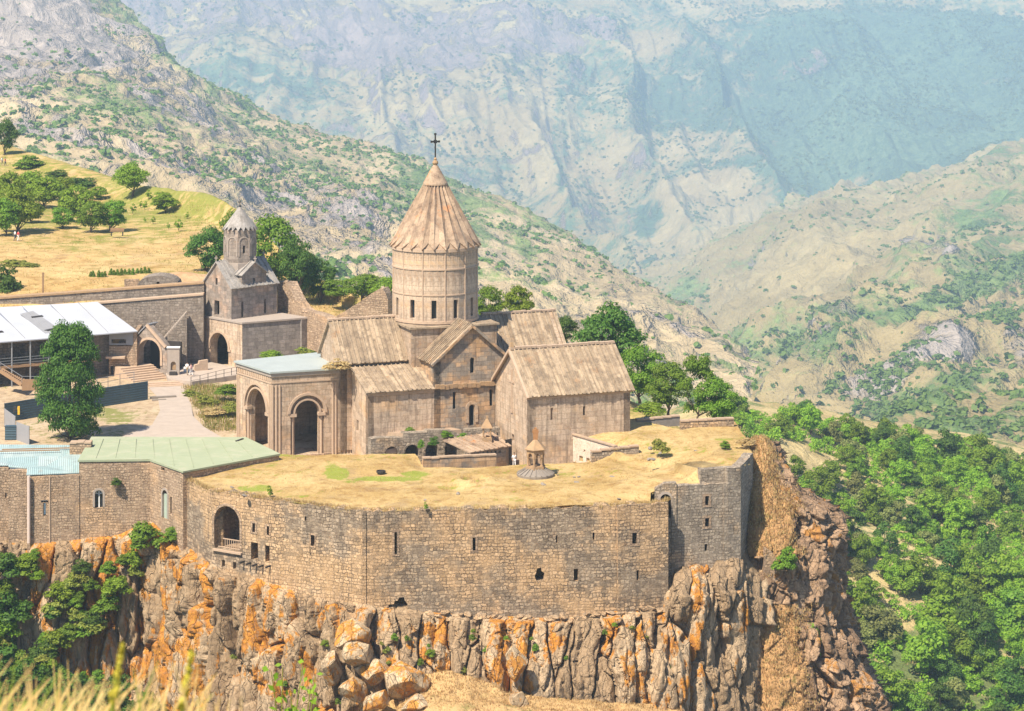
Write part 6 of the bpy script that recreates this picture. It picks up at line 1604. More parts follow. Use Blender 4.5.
M['rock_brown'] = m_rock('brown_cliff_rock', (.26, .17, .105), (.43, .29, .18), (.10, .075, .055), (.36, .14, .02), .8, (.42, .235, .10), (.50, .31, .145))

DW = [(-90, 274), (8, 274), (9, 273.2), (27, 273), (28, 272), (79, 272.5), (150, 273), (183, 268.3), (212, 262), (270, 257.9), (315, 255.3), (363, 252.3), (440, 252.9), (521, 253.7), (616, 254.7), (665, 256), (671, 257.5), (678, 259.4), (728, 260.8), (741, 261.4), (753, 263.5), (775, 266)]
YT = [(-90, 552), (0, 545), (30, 548), (80, 545), (120, 540), (150, 528), (170, 536), (183, 550), (207, 566), (230, 577), (260, 584), (300, 597), (340, 605), (363, 609), (390, 613), (480, 620), (560, 622), (620, 616), (662, 611), (668, 590), (676, 566), (700, 562), (730, 556), (745, 558), (753, 566), (775, 570)]
px_ = np.linspace(-90, 772, 900)
dw = np.interp(px_, *zip(*DW)); yt = np.interp(px_, *zip(*YT))
ks_ = np.ones(7) / 7; dws = np.convolve(np.pad(dw, 3, 'edge'), ks_, 'valid')
dlow = np.where(px_ > 640, np.interp(px_, [600, 640, 665, 700, 745, 772], [253.5, 254.6, 255.3, 257.0, 259.6, 264]), dws)
yb = np.interp(px_, [-90, 150, 340, 390, 640, 690, 772], [711, 716, 716, 672, 672, 716, 720])
rows_ = []
for fy, dd, ex in ((0, .9, -10), (0, -.45, 0), (.16, -1.0, 0), (.5, -1.9, 0), (1, -3.3, 0), (1, -4.6, 60), (1, -8, 150)):
    rows_.append(np.stack([px_, yt + (yb - yt) * fy + ex, (dw if dd > 0 else dws if dd > -.9 else dlow) + dd], 1))
g = px_grid(np.stack(rows_))
p = interp_grid(g, 900, 250); n = facing(grid_normals(p), p)
pxg = np.repeat(px_[None], 250, 0)
amp = np.where((pxg > 655) & (np.arange(250)[:, None] < 90), .55, 1.0) * np.interp(pxg, [-90, 120, 160, 350, 400, 640, 690, 772], [.9, .9, 1.15, 1.15, 1.0, 1.0, 1.2, 1.0])
top = np.clip((np.arange(250) - 34) / 14, 0.12, 1)[:, None]
p2, cell = rockify(p, n, 2.5, 9.0, 1.0, 101, 1.2, .42)
p = p + (p2 - p) * (amp * top)[..., None]
rowf = np.arange(250)[:, None] / 249.0
grs = np.interp(pxg, [-90, 0, 60, 125, 150, 660, 672, 700, 745, 772], [.5, .4, .36, .30, .05, .0, .25, .22, .12, .1]) * (rowf < .55)
grs = grs + np.clip((pxg - 668) / 6, 0, 1) * np.clip((735 - pxg) / 10, 0, 1) * np.clip((.24 - rowf) / .08, 0, 1) * .5
lic = np.interp(pxg, [-90, 60, 150, 330, 420, 640, 680, 772], [.02, .02, .05, .045, .03, .025, .0, -.04]) - rowf * .05
cl_ = grid_mesh('cliff', p, [M['rock']], {'cell': cell, 'grass': grs, 'lichen': lic}, smooth=False)

# the dark craggy spur behind the tower
sp = [
 [(741,446,276),(752,440,275),(760,436,275),(768,440,277),(774,446,284),(775,455,300)],
 [(741,470,270),(752,462,270),(768,462,270),(781,472,272),(787,480,280),(788,490,298)],
 [(742,495,266.5),(755,490,266),(778,492,267),(797,492,270),(806,497,278),(806,505,298)],
 [(743,520,265.5),(757,517,264),(785,516,265),(822,513,268),(833,518,276),(834,525,298)],
 [(744,550,264.5),(758,548,262.5),(790,548,263),(826,545,266.5),(837,548,274),(838,555,298)],
 [(745,590,264),(759,588,261.5),(792,590,262),(827,585,265),(838,588,273),(839,595,298)],
 [(746,625,263.5),(760,624,260.5),(795,625,261),(832,622,263.5),(847,625,272),(849,632,298)],
 [(747,665,263),(761,664,259),(800,664,259.5),(846,660,262),(862,664,271),(864,672,298)],
 [(748,711,262),(762,711,257.5),(806,711,258),(864,706,260),(882,711,270),(884,720,298)],
 [(749,790,260),(763,790,254),(812,790,254),(890,780,256),(910,790,268),(912,800,298)],
]
NU, NV = 340, 420
p = interp_grid(px_grid(sp), NU, NV); n = facing(grid_normals(p), p)
pu = np.repeat((np.linspace(0, 5, NU))[None], NV, 0); pv = np.repeat(np.linspace(0, 9, NV)[:, None], NU, 1)
# grass on the inner slope, rock on the outer head
grs = np.clip(1.25 - np.abs(pu - 1.35) / 1.35, 0, 1)
grs = np.where(pv < 2.2, np.clip(1.5 - (pu - 1.0) / 1.7, 0, 1), grs)
grs = grs * np.where((pv > 4.2) & (pv < 5.4), .35, 1) + .08
grs = np.clip(grs + fbm(p.reshape(-1, 3) * .25, 4, 131).reshape(NV, NU) * .75, 0, 1)
p2, cell = rockify(p, n, 2.0, 2.6, 1.05, 111, .6, .5)
p = p + (p2 - p) * (1 - .78 * np.clip(grs, 0, 1))[..., None]
grid_mesh('crag', p, [M['rock_brown']], {'cell': cell, 'grass': grs * .75, 'lichen': cell * 0 - .05}, smooth=False)
SPURP = p; SPURG = grs

# grassy slope and scree under the middle of the wall
sl_ = [
 [(c, y, d) for c, y, d in ((372, 700, 249.5), (420, 676, 248.5), (450, 672, 248), (480, 682, 248), (520, 694, 247.5), (570, 698, 248), (620, 702, 249), (680, 706, 252))],
 [(c, y, d) for c, y, d in ((372, 720, 247), (420, 692, 246), (450, 690, 245.5), (480, 697, 245.5), (520, 705, 245.5), (570, 708, 245.5), (620, 712, 247), (680, 716, 250))],
 [(c, y, d) for c, y, d in ((372, 745, 243), (420, 715, 242), (450, 714, 241.5), (480, 718, 241.5), (520, 722, 242), (570, 725, 242), (620, 728, 243), (680, 735, 246))],
 [(c, y + 90, d - 14) for c, y, d in ((372, 745, 243), (420, 735, 242), (450, 734, 242), (480, 735, 242), (520, 738, 242), (570, 740, 242), (620, 742, 243), (680, 746, 246))],
]
p = interp_grid(px_grid(sl_), 240, 100); n = facing(grid_normals(p), p)
p = p + n * (fbm(p.reshape(-1, 3) * .5, 5, 141).reshape(p.shape[:2]) * .55)[..., None]
one = np.ones(p.shape[:2])
grid_mesh('grass_slope', p, [M['rock']], {'cell': one * .5, 'grass': one * .95, 'lichen': one * -.1})
SLOPEP = p
# lower ground closing the view at the bottom left
lo_ = [
 [(-120, 690, 262), (0, 700, 260), (60, 708, 259), (120, 716, 259), (170, 725, 260)],
 [(-120, 740, 252), (0, 745, 250), (60, 750, 250), (120, 760, 251), (170, 770, 253)],
 [(-120, 900, 235), (0, 860, 235), (60, 860, 235), (120, 860, 236), (170, 870, 238)],
]
p = interp_grid(px_grid(lo_), 120, 80); n = facing(grid_normals(p), p)
p = p + n * (fbm(p.reshape(-1, 3) * .3, 5, 151).reshape(p.shape[:2]) * .9)[..., None]
M['thicket_floor'] = m_grass('thicket_floor', (.07, .09, .03), (.11, .12, .045), (.05, .085, .02), (.4, .6), .4)
grid_mesh('lower_slope', p, [M['thicket_floor']])
LOWP = p

# fallen boulders with orange lichen
M['boulder'] = m_rock('boulder_rock', (.38, .28, .175), (.55, .42, .27), (.14, .10, .065), (.46, .17, .016), .9, (.45, .28, .12), (.52, .36, .17))
BL = [(350, 634, 249.6, 2.0, 1.6, 'broad orange boulder wedged under the wall left of the broken gap'), (362, 652, 248.4, 2.2, 1.5, 'flat orange slab boulder below the wedged boulder at the wall foot'),
      (372, 674, 247.2, 2.0, 1.4, 'cream and orange boulder left of the grassy slope, above two others'), (406, 680, 246.2, 2.4, 1.9, 'large split boulder with orange face at the top of the grass slope'),
      (350, 690, 246.6, 2.0, 1.6, 'rust coloured boulder low at the foot of the tall pillars'), (378, 700, 245.2, 1.9, 1.6, 'grey shaded boulder between rust coloured ones at the lower edge'),
      (416, 704, 243.8, 1.9, 1.3, 'squat orange boulder lying lowest on the grass slope'), (515, 664, 248.0, 1.4, 2.4, 'upright pointed orange boulder leaning on the column foot above the grass'),
      (517, 700, 245.6, 1.5, 1.6, 'small orange boulder standing in the dry grass below the pointed one'), (330, 668, 249.0, 1.6, 1.8, 'brown boulder in the shaded cleft beside the tall pillars')]
for i, (x, y, d, w_, h_, lab) in enumerate(BL):
    me_ = rock_mesh('boulder', 400 + i, (w_ * 1.1, w_ * .9, h_ * 1.05), 5, 16, .03)
    nv_ = len(me_.vertices)
    for k_, v_ in (('cell', random.uniform(.3, .8)), ('grass', 0), ('lichen', .0)):
        at = me_.attributes.new(k_, 'FLOAT', 'POINT'); at.data.foreach_set('value', np.full(nv_, v_, np.float32))
    put('boulder', me_, M['boulder'], D(x, y, d), i * 1.3, lab, 'boulder', 'fallen boulders under the fortress wall', True)
# loose rubble footing between wall and rock
rg = random.Random(5)
t = thing('rubble_footing', 'ragged course of loose stones where the fortress wall meets the cliff top', 'rubble', D(500, 618, 251.6))
bl_ = t.location.copy()
ms = [rock_mesh('footing_stone', 500 + k, (.62, .45, .34), 3, 9, .08) for k in range(7)]
for m_ in ms: m_.materials.append(M['fort'])
k = 0
for px in np.arange(430, 664, 3.1):
    y_ = np.interp(px, *zip(*YT)) - rg.uniform(-1.5, 5) ; d_ = np.interp(px, *zip(*DW)) - .15
    o = bpy.data.objects.new('footing_stone', ms[k % 7]); COL.objects.link(o); o.parent = t; o.location = Vector(D(px, y_, d_)) - bl_
    o.rotation_euler = (rg.uniform(-.3, .3), rg.uniform(-.3, .3), rg.uniform(0, 6)); s_ = rg.uniform(.6, 1.25); o.scale = (s_, s_, s_ * rg.uniform(.7, 1.1)); k += 1
# ruined retaining wall on the crag
W = (V2(D(764, 575, 261.7)), V2(D(806, 575, 262.3)))
t = thing('retaining_wall', 'patch of ruined dark masonry set into the crag below the corner tower', 'wall', (W[0][0], W[0][1], -14)); o2 = (-W[0][0], -W[0][1], 14)
mb = MB(o2); mb.panel(*W, [on_wall(*W, *q) for q in ((763, 606), (806, 617), (805, 606), (806, 592), (801, 584), (796, 577), (790, 573), (784, 566), (777, 558), (771, 551), (764, 547))], (), 2.5, 0); mb.build('wall', M['fort_left'], t)

# ================================================================== PLANTS
def leaf_quads(c, nrm, size, rg, aspect=.62):
    """diamond leaves at c (N,3) with normals"""
    N = len(c)
    nrm = nrm / (np.linalg.norm(nrm, axis=1)[:, None] + 1e-9)
    r = rg.normal(size=(N, 3)); u = np.cross(nrm, r); u /= np.linalg.norm(u, axis=1)[:, None] + 1e-9
    v = np.cross(nrm, u); s = np.asarray(size).reshape(-1, 1) * np.ones((N, 1))
    a = c + u * s * .5; b = c + v * s * .5 * aspect + nrm * s * .06; d = c - u * s * .5 - nrm * s * .06; e = c - v * s * .5 * aspect
    return np.stack([a, b, d, e], 1).reshape(-1, 3), np.arange(N * 4).reshape(N, 4)
def mesh_from(name, v, f, mats, mi=None, tris=False):
    me_ = bpy.data.meshes.new(name); k = f.shape[1]
    me_.vertices.add(len(v)); me_.vertices.foreach_set('co', np.asarray(v, np.float32).ravel())
    me_.loops.add(f.size); me_.loops.foreach_set('vertex_index', f.ravel().astype(np.int32))
    me_.polygons.add(len(f)); me_.polygons.foreach_set('loop_start', np.arange(0, f.size, k, dtype=np.int32))
    me_.update(calc_edges=True)
    for m_ in mats: me_.materials.append(m_)
    if mi is not None: me_.polygons.foreach_set('material_index', np.asarray(mi, np.int32))
    return me_
def crown_points(rg, nclump, nleaf, zlo=.3, rx=.40, rz=.36, cr=(.13, .22), lobes=True, flat=.85, dome=False, cone=False):
    """leaf centres and normals of a crown in a unit box (height 1, width 1)"""
    cz = (1 + zlo) / 2; C_ = []
    k = 0
    while len(C_) < nclump and k < 4000:
        k += 1
        v = rg.normal(size=3); v /= np.linalg.norm(v); v = v * rg.uniform(.35, 1) ** .5
        p_ = np.array([v[0] * rx * .80, v[1] * rx * .80, cz + v[2] * rz * .80])
        if dome: p_ = np.array([v[0] * rx * .8, v[1] * rx * .8, .10 + abs(v[2]) ** 1.3 * .62])
        if cone:
            z_ = zlo + (1 - zlo) * rg.uniform(0, 1) ** .9 * .93; w_ = np.interp(z_, [0, .2, .45, .7, 1.0], [.32, .40, .44, .36, .13]); th = rg.uniform(0, 6.28); r_ = rg.uniform(.2, 1) ** .5 * w_ * .85
            p_ = np.array([r_ * math.cos(th), r_ * math.sin(th), z_ * .93])
        if p_[2] > zlo * .9 or dome: C_.append((p_, rg.uniform(*cr)))
    cs_, ns_ = [], []
    per = max(4, nleaf // len(C_))
    for p_, r in C_:
        m_ = int(per * (r / np.mean(cr)) ** 2)
        d = rg.normal(size=(m_, 3)); d /= np.linalg.norm(d, axis=1)[:, None]
        d[:, 2] = np.where(d[:, 2] < -.2, -d[:, 2] * .6, d[:, 2])
        rr = r * rg.uniform(.55, 1.08, m_) ** .7
        cs_.append(p_ + d * rr[:, None] * np.array([1, 1, flat])); ns_.append(d * 1.0 + rg.normal(size=(m_, 3)) * .38 + np.array([0, 0, .25]))
    return np.concatenate(cs_), np.concatenate(ns_), C_
def trunk_mb(rg, C_, zlo, r0=.03, limbs=6, H_=1.0):
    mb = MB(); tipz = zlo + .38
    bend = rg.uniform(-.04, .04, 2)
    mb.tube([(0, 0, -.04), (bend[0] * .3, bend[1] * .3, zlo * .5), (bend[0], bend[1], zlo), (bend[0] * 1.3, bend[1] * 1.6, tipz)], [r0 * 1.25, r0, r0 * .8, r0 * .3], 7)
    for k in rg.permutation(len(C_))[:limbs]:
        c_, r_ = C_[k]; z0 = zlo * rg.uniform(.75, 1.1); m_ = (np.array([bend[0], bend[1], z0]) * .45 + c_ * .55) + np.array([0, 0, -.02])
        mb.tube([(bend[0], bend[1], z0), tuple(m_), tuple(c_)], [r0 * .5, r0 * .35, r0 * .12], 5)
    return mb
class Proto:
    def __init__(s, seed, nclump, nleaf, leaf, mat_, zlo=.3, rx=.40, rz=.36, cr=(.13, .22), r0=.03, limbs=6, one=False, dome=False, cone=False):
        rg = np.random.RandomState(seed)
        c, n_, C_ = crown_points(rg, nclump, nleaf, zlo, rx, rz, cr, dome=dome, cone=cone)
        v, f = leaf_quads(c, n_, leaf * rg.uniform(.7, 1.35, len(c)), rg)
        s.crown = mesh_from('crown', v, f, [mat_])
        tm = trunk_mb(rg, C_, zlo, r0, limbs)
        s.trunk = bpy.data.meshes.new('trunk'); s.trunk.from_pydata(tm.v, [], tm.f); s.trunk.update(); s.trunk.materials.append(M['bark'])
        s.one = None
        if one:
            tv = np.array(tm.v); tf = np.array([q if len(q) == 4 else (list(q[:3]) + [q[2]] if len(q) == 3 else list(q[:4])) for q in tm.f])
            s.one = mesh_from('tree', np.concatenate([v, tv]), np.concatenate([f, tf + len(v)]), [mat_, M['bark']], [0] * len(f) + [1] * len(tf))
def plant(proto, name, loc, w_, h_, rz, label, cat='tree', group=None, parts=True, sink=0.0):
    loc = (loc[0], loc[1], loc[2] - sink)
    if not parts:
        o = bpy.data.objects.new(name, proto.one); COL.objects.link(o); o.location = loc; o.scale = (w_, w_, h_); o.rotation_euler = (0, 0, rz); return tag(o, label, cat, group)
    t = thing(name, label, cat, loc, rz, group)
    for nm, me_ in (('trunk' if cat == 'tree' else 'stem', proto.trunk), ('crown' if cat == 'tree' else 'foliage', proto.crown)):
        o = bpy.data.objects.new(nm, me_); COL.objects.link(o); o.parent = t; o.scale = (w_, w_, h_)
    return t
PR = {
 'round': Proto(1, 44, 6000, .048, M['leaf_bright'], .22, .46, .40, (.12, .19), .026),
 'orchard': Proto(2, 36, 4600, .055, M['leaf_bright'], .08, .47, .46, (.12, .20), .022),
 'orchard2': Proto(3, 36, 4600, .055, M['leaf_mid'], .08, .47, .46, (.12, .20), .022),
 'dark': Proto(4, 50, 7500, .042, M['leaf_dark'], .06, .47, .48, (.11, .18), .024),
 'dark2': Proto(5, 46, 7000, .042, M['leaf_mid'], .06, .47, .48, (.11, .18), .024),
 'tall': Proto(6, 36, 6000, .040, M['leaf_mid'], .06, .42, .48, (.09, .17), .02, cone=True),
 'bush': Proto(7, 18, 1900, .085, M['leaf_mid'], .05, .46, .5, (.15, .24), .02, 5, dome=True),
 'bush_b': Proto(8, 18, 1900, .085, M['leaf_bright'], .05, .46, .5, (.15, .24), .02, 5, dome=True),
 'bush_d': Proto(9, 18, 2100, .080, M['leaf_dark'], .05, .46, .5, (.15, .24), .02, 5, dome=True),
 'weed': Proto(10, 14, 900, .10, M['weed'], .05, .44, .5, (.13, .22), .015, 4, dome=True),
 'sapling': Proto(11, 10, 420, .11, M['leaf_bright'], .10, .34, .46, (.10, .18), .02, 5),
 'dry': Proto(12, 14, 1000, .09, M['straw'], .05, .46, .5, (.13, .24), .015, 4, dome=True),
}
def mz(px, py):
    """meadow point under a pixel"""
    q = MEADOW[36:124]; d_ = ((q[..., 0] * F / q[..., 1] + 512 - px) ** 2 + ((H - q[..., 2]) * F / q[..., 1] + YH - py) ** 2)
    i = np.unravel_index(np.argmin(d_), d_.shape); return tuple(q[i])
def tree_px(kind, px, ybase, ytop, wpx, label, loc=None, cat='tree', name='tree', group=None, d=None, sink=.15):
    loc = loc or (D(px, ybase, d) if d else mz(px, ybase)); s_ = loc[1] / F
    return plant(PR[kind], name, loc, wpx * s_ * 1.06, (ybase - ytop) * s_ * 1.02, random.uniform(0, 6), label, cat, group, sink=(sink if cat in ('tree', 'sapling') else (ybase - ytop) * s_ * .14))
# the orchard on the meadow
G1 = 'fruit trees on the meadow'
for k_, px, yb_, yt_, w_, lab in (
 ('round', 132, 197, 162, 38, 'round bright tree on a clear trunk standing on the meadow skyline'),
 ('orchard', 20, 233, 188, 50, 'wide leafy fruit tree near the visitors at the left of the meadow'),
 ('orchard', 46, 208, 177, 44, 'pale green fruit tree behind the front row on the meadow'),
 ('orchard', 8, 212, 172, 36, 'fruit tree cut by the left picture edge, above the wide one'),
 ('orchard', 78, 222, 184, 40, 'bright fruit tree in the middle of the front row'),
 ('orchard2', 92, 232, 198, 32, 'low dark fruit tree left of the wooden bench'),
 ('orchard2', 110, 231, 197, 36, 'spreading fruit tree right above the wooden bench'),
 ('orchard', 98, 200, 186, 20, 'small upright fruit tree between the front row and the skyline tree'),
 ('orchard', 165, 213, 191, 30, 'dense low fruit tree right of the round skyline tree'),
 ('orchard2', 33, 222, 198, 26, 'mid green fruit tree squeezed between two larger ones'),
 ('orchard', 60, 200, 176, 34, 'light fruit tree at the back of the orchard below the skyline bushes'),
 ('orchard', 30, 198, 170, 40, 'tall fruit tree of the back row near the left edge'),
 ('orchard2', 4, 236, 196, 34, 'fruit tree at the left edge beside two walkers'),
 ('orchard2', 62, 228, 205, 26, 'small dark fruit tree left of the front row pair'),
 ('bush_d', 5, 300, 262, 32, 'dark green shrub at the left edge just behind the rampart'),
 ('dark', 4, 155, 119, 28, 'dark tree at the top left skyline by two walkers'),
): tree_px(k_, px, yb_, yt_, w_, lab, name='fruit_tree' if 'fruit' in lab else 'tree', group=G1 if 'fruit' in lab else None, cat='tree' if 'shrub' not in lab else 'shrub')
for k_, px, yb_, yt_, w_, lab in (('bush', 28, 168, 151, 36, 'rounded bush on the skyline right of the dark tree'), ('bush_d', 82, 186, 173, 42, 'long dark low bush on the skyline above the orchard'), ('bush_d', 58, 176, 166, 26, 'small dark bush between the rounded and the long skyline bushes'),
    ('weed', 20, 266, 255, 44, 'flat patch of green bush on the dry meadow')):
    tree_px(k_, px, yb_, yt_, w_, lab, cat='bush', name='bush')
for i, (px, yb_, h_) in enumerate(((145, 210, 10), (155, 224, 9), (180, 232, 14), (132, 214, 12), (139, 208, 8), (150, 200, 12), (176, 226, 7), (121, 208, 9), (186, 219, 8), (170, 229, 8), (143, 222, 6), (112, 212, 8))):
    tree_px('sapling', px, yb_, yb_ - h_, h_ * .7, 'thin young sapling planted on the dry meadow right of the orchard', name='sapling', cat='sapling', group='young saplings on the meadow')
row_ = []
for i in range(16):
    tree_px('bush', 90 + i * 4.0, 277 - i * .25, 269.5 - i * .25 - (i % 3), 5.2, 'small green vine in a short planted row behind the rampart', name='vine', cat='vine', group='row of vines behind the rampart')
# trees round the gate church and behind the church
for k_, px, yb_, yt_, w_, d_, lab in (
 ('dark', 207, 275, 227, 46, 362, 'dark bushy tree left of the umbrella dome'),
 ('dark2', 272, 292, 217, 66, 366, 'largest dark tree rising behind the umbrella dome'),
 ('dark', 297, 300, 238, 44, 360, 'dark tree sloping down to the right of the gate church'),
 ('dark2', 236, 275, 211, 40, 372, 'tree just behind the cone of the gate church'),
 ('dark', 320, 303, 258, 36, 362, 'medium dark tree above the green slope right of the gate church'),
 ('orchard2', 362, 300, 272, 42, 352, 'pale bushy tree above the broken wall left of the drum'),
 ('orchard', 384, 302, 276, 30, 350, 'light green tree touching the left side of the drum'),
 ('orchard2', 338, 300, 277, 30, 358, 'small tree between the dark trees and the pale bushy one'),
 ('dark2', 489, 325, 286, 36, 330, 'tree right beside the drum behind the east roof'),
 ('orchard', 519, 325, 285, 32, 328, 'bright tree standing above the ridge of the east roof'),
 ('dark', 566, 345, 315, 30, 326, 'small dark tree behind the end of the east roof'),
 ('dark', 607, 380, 305, 76, 318, 'large round dark tree behind the side chapel'),
 ('dark2', 640, 400, 346, 56, 310, 'mid green tree right of the round dark tree'),
 ('tall', 697, 418, 348, 46, 300, 'tallest ragged tree at the right end of the lawn'),
 ('dark2', 668, 412, 362, 50, 304, 'bushy tree between the ragged tree and the chapel'),
 ('dark2', 716, 424, 378, 46, 298, 'dense low tree behind the straight parapet'),
 ('bush_b', 650, 412, 396, 34, 296, 'light green shrub right beside the chapel corner'),
): tree_px(k_, px, yb_, yt_, w_, lab, d=d_, cat='shrub' if 'shrub' in lab else 'tree')
# the big leafy tree
bigp = Proto(21, 125, 30000, .024, M['leaf_dark'], .03, .44, .47, (.08, .135), .014, 16, cone=True)
PR['big'] = bigp
tree_px('big', 70, 442, 318, 76, 'big leafy tree in front of the white roofed building', loc=P(70, 440, -.1))
tree_px('sapling', 97, 345, 314, 26, 'light feathery treetop beside the big tree, against the white roof', loc=P(92, 432, 0)) if False else None
# shrubs in the garden and on walls
for k_, px, yb_, yt_, w_, d_, lab in (
 ('weed', 192, 396, 384, 22, 318, 'yellow green bush at the path edge below the railing'),
 ('bush', 226, 394, 380, 28, 314, 'green bush below the railing near the porch'),
 ('weed', 208, 402, 390, 26, 312, 'low weedy bush in the little garden between path and porch'),
 ('weed', 232, 410, 396, 22, 306, 'yellowish bush close to the porch wall in the garden'),
 ('dry', 216, 412, 404, 30, 306, 'dry tawny bush at the front of the little garden'),
 ('bush_b', 270, 357, 346, 26, 321, 'bright bush at the foot of the gate church seen over the porch roof'),
 ('dry', 337, 368, 353, 28, 287.5, 'dry yellow and red plant growing on the porch roof corner'),
 ('weed', 305, 353, 342, 22, 318, 'tawny plant on the rubble right of the gate church'),
 ('bush', 147, 544, 513, 42, 270.5, 'thick green bush in the angle of the walls at the cliff top'),
 ('bush', 170, 540, 522, 22, 268.5, 'smaller green bush under the green shuttered door'),
 ('bush_d', 116, 484, 474, 11, 272.4, 'little tuft of green growing out of the masonry beside the arched window'),
 ('sapling', 270, 498, 483, 9, 258.6, 'slim green sapling on the lawn edge above the loggia'),
 ('sapling', 426, 510, 500, 7, 252.5, 'tiny green sapling at the wall top above the long slit window'),
 ('weed', 661, 450, 431, 22, 273, 'lone spiky bush on the dry raised lawn'),
 ('bush', 725, 447, 438, 13, 272, 'small dark bush near the tower on the raised lawn'),
 ('bush_b', 773, 500, 430, 28, 278, 'tall loose shrub growing beside the corner tower on the cliff edge'),
 ('bush', 786, 568, 538, 26, 261, 'bright green bush clinging to the crag above the ruined masonry'),
 ('bush', 812, 650, 612, 24, 261.5, 'dark green bush in the cleft of the crag below the masonry'),
 ('bush', 668, 705, 650, 14, 252.5, 'narrow dark green bush in the cleft under the wall corner'),
 ('bush', 712, 700, 682, 20, 256, 'small green bush in the dark hollow under the right cliff'),
 ('bush', 410, 436, 424, 16, 284.5, 'green overgrowth on the arcade top left of the transept'),
 ('weed', 396, 441, 432, 22, 284, 'yellowish weeds on the left end of the ruined arcade'),
 ('bush_d', 434, 444, 432, 12, 281.3, 'ivy tuft hanging between two arches of the ruined arcade'),
 ('bush', 462, 440, 430, 14, 282, 'green plant at the right end of the arcade top'),
 ('weed', 378, 446, 437, 14, 284.5, 'small green weeds below the annex wall'),
 ('bush', 446, 436, 428, 14, 283.5, 'low ivy mound on the middle of the arcade top'),
 ('bush', 421, 447, 437, 9, 281.5, 'ivy clump over the second arch pier of the arcade'),
 ('weed', 655, 420, 409, 30, 293, 'yellow green bush at the back edge of the raised lawn'),
 ('bush', 762, 452, 436, 22, 275, 'leafy bush at the far right corner of the raised lawn'),
 ('bush_b', 768, 470, 448, 20, 273, 'bright leafy bush low beside the corner tower'),
 ('dry', 745, 443, 434, 24, 272.5, 'tawny dry bush at the lawn corner over the tower'),
):
    if lab: tree_px(k_, px, yb_, yt_, w_, lab, d=d_, cat='bush' if 'sapling' not in lab else 'sapling', name='bush' if 'sapling' not in lab else 'sapling')
# bushes on the rocky slope under the left walls
rg = random.Random(11); n_ = 0
CB = 'bushes on the rocks under the left walls'
for i in range(84):
    px, py = rg.uniform(-10, 138), rg.uniform(552, 700)
    if 122 < px and py > 600: continue
    if (8 < px < 36 and 580 < py < 640) or (60 < px < 122 and 640 < py < 672): continue
    d_ = np.interp(py, [540, 620, 711], [271.5, 269.5, 265]) - 1.0
    h_ = rg.uniform(12, 27); kd = rg.choice(['bush', 'bush_d', 'bush', 'bush_b', 'weed'])
    tree_px(kd, px, py + h_ * .4, py - h_ * .6, h_ * rg.uniform(1.0, 1.5), 'green bush covering the rocks under the lower left walls', d=d_, cat='bush', name='bush', group=CB)
for (px, py, h_) in ((8, 600, 40), (5, 560, 34), (-5, 640, 44), (15, 690, 50), (50, 690, 34), (110, 700, 40), (45, 645, 26), (0, 700, 46), (80, 700, 36), (30, 665, 30), (20, 715, 50), (60, 720, 46), (100, 725, 44), (130, 715, 36), (145, 700, 30), (-10, 680, 50), (75, 680, 32), (120, 680, 26), (5, 730, 50), (40, 735, 50), (85, 740, 44), (150, 728, 34)):
    tree_px('bush_d', px, py + h_ * .4, py - h_ * .6, h_ * 1.2, 'dark leafy bush in the hollow at the lower left corner', d=np.interp(py, [540, 640, 690, 740], [270, 268, 262, 252]), cat='bush', name='bush', group='dark bushes in the lower left hollow')
# weeds in cracks of the cliff
rg = random.Random(12)
for i in range(34):
    px = rg.uniform(140, 660); py = np.interp(px, *zip(*YT)) + rg.uniform(6, 95 if px < 350 else 50)
    d_ = np.interp(px, *zip(*DW)) - np.interp(py, [560, 711], [1.4, 4.0]); h_ = rg.uniform(4, 11)
    tree_px(rg.choice(['bush', 'weed', 'bush_b', 'bush']), px, py + h_ * .5, py - h_ * .5, h_ * 1.1, 'small green plant rooted in a crack of the orange cliff', d=d_, cat='plant', name='plant', group='plants in the cliff cracks')

M['leaf_olive'] = m_leaf('leaf_olive', (.17, .20, .05), (.27, .29, .085), .25, .36)
# ---- the wooded slope: 280 trees of their own, the rest as one mass
VT = [Proto(40 + i, 20, 2300, .068, M[('leaf_valley', 'leaf_valley', 'leaf_mid', 'leaf_valley', 'leaf_olive', 'leaf_dark')[i]], .08, .46, .47, (.13, .21), .02, 4, one=True, dome=i % 2 == 0) for i in range(6)]
wp, wv = WOOD
cand = wp[20:205, 40:].reshape(-1, 3); cv_ = wv[20:205, 40:].reshape(-1)
cpx = cand[:, 0] * F / cand[:, 1] + 512; cpy = (H - cand[:, 2]) * F / cand[:, 1] + YH
def clear(px, py):
    for cx, cy, rx, ry in ((908, 566, 50, 13), (938, 574, 34, 12), (866, 534, 40, 11), (815, 466, 42, 15), (788, 450, 36, 12), (912, 502, 30, 8), (962, 507, 34, 8), (985, 624, 14, 7), (866, 502, 28, 8), (990, 530, 26, 7), (930, 535, 26, 7), (1010, 480, 26, 7), (900, 470, 24, 6)):
        if ((px - cx) / rx) ** 2 + ((py - cy) / ry) ** 2 < .62: return True
    return False
rg = np.random.RandomState(3); order = rg.permutation(len(cand)); chosen = []
for i in order:
    px, py = cpx[i], cpy[i]
    if not (722 < px < 1050 and 398 < py < 735): continue
    if py < np.interp(px, [720, 780, 830, 900, 960, 1024], [414, 417, 428, 443, 458, 466]): continue
    if clear(px, py) or rg.rand() > cv_[i] * 1.3: continue
    dmin = 2.8 if py < 590 else 3.2
    if any((cand[i, 0] - q[0]) ** 2 + (cand[i, 1] - q[1]) ** 2 < dmin ** 2 for q in chosen): continue
    chosen.append(cand[i])
    if len(chosen) >= 1600: break
chosen = np.array(chosen)
big = np.clip(rg.normal(1.0, .34, len(chosen)), .4, 1.8)
size = big / chosen[:, 1]
rank = np.argsort(-size)
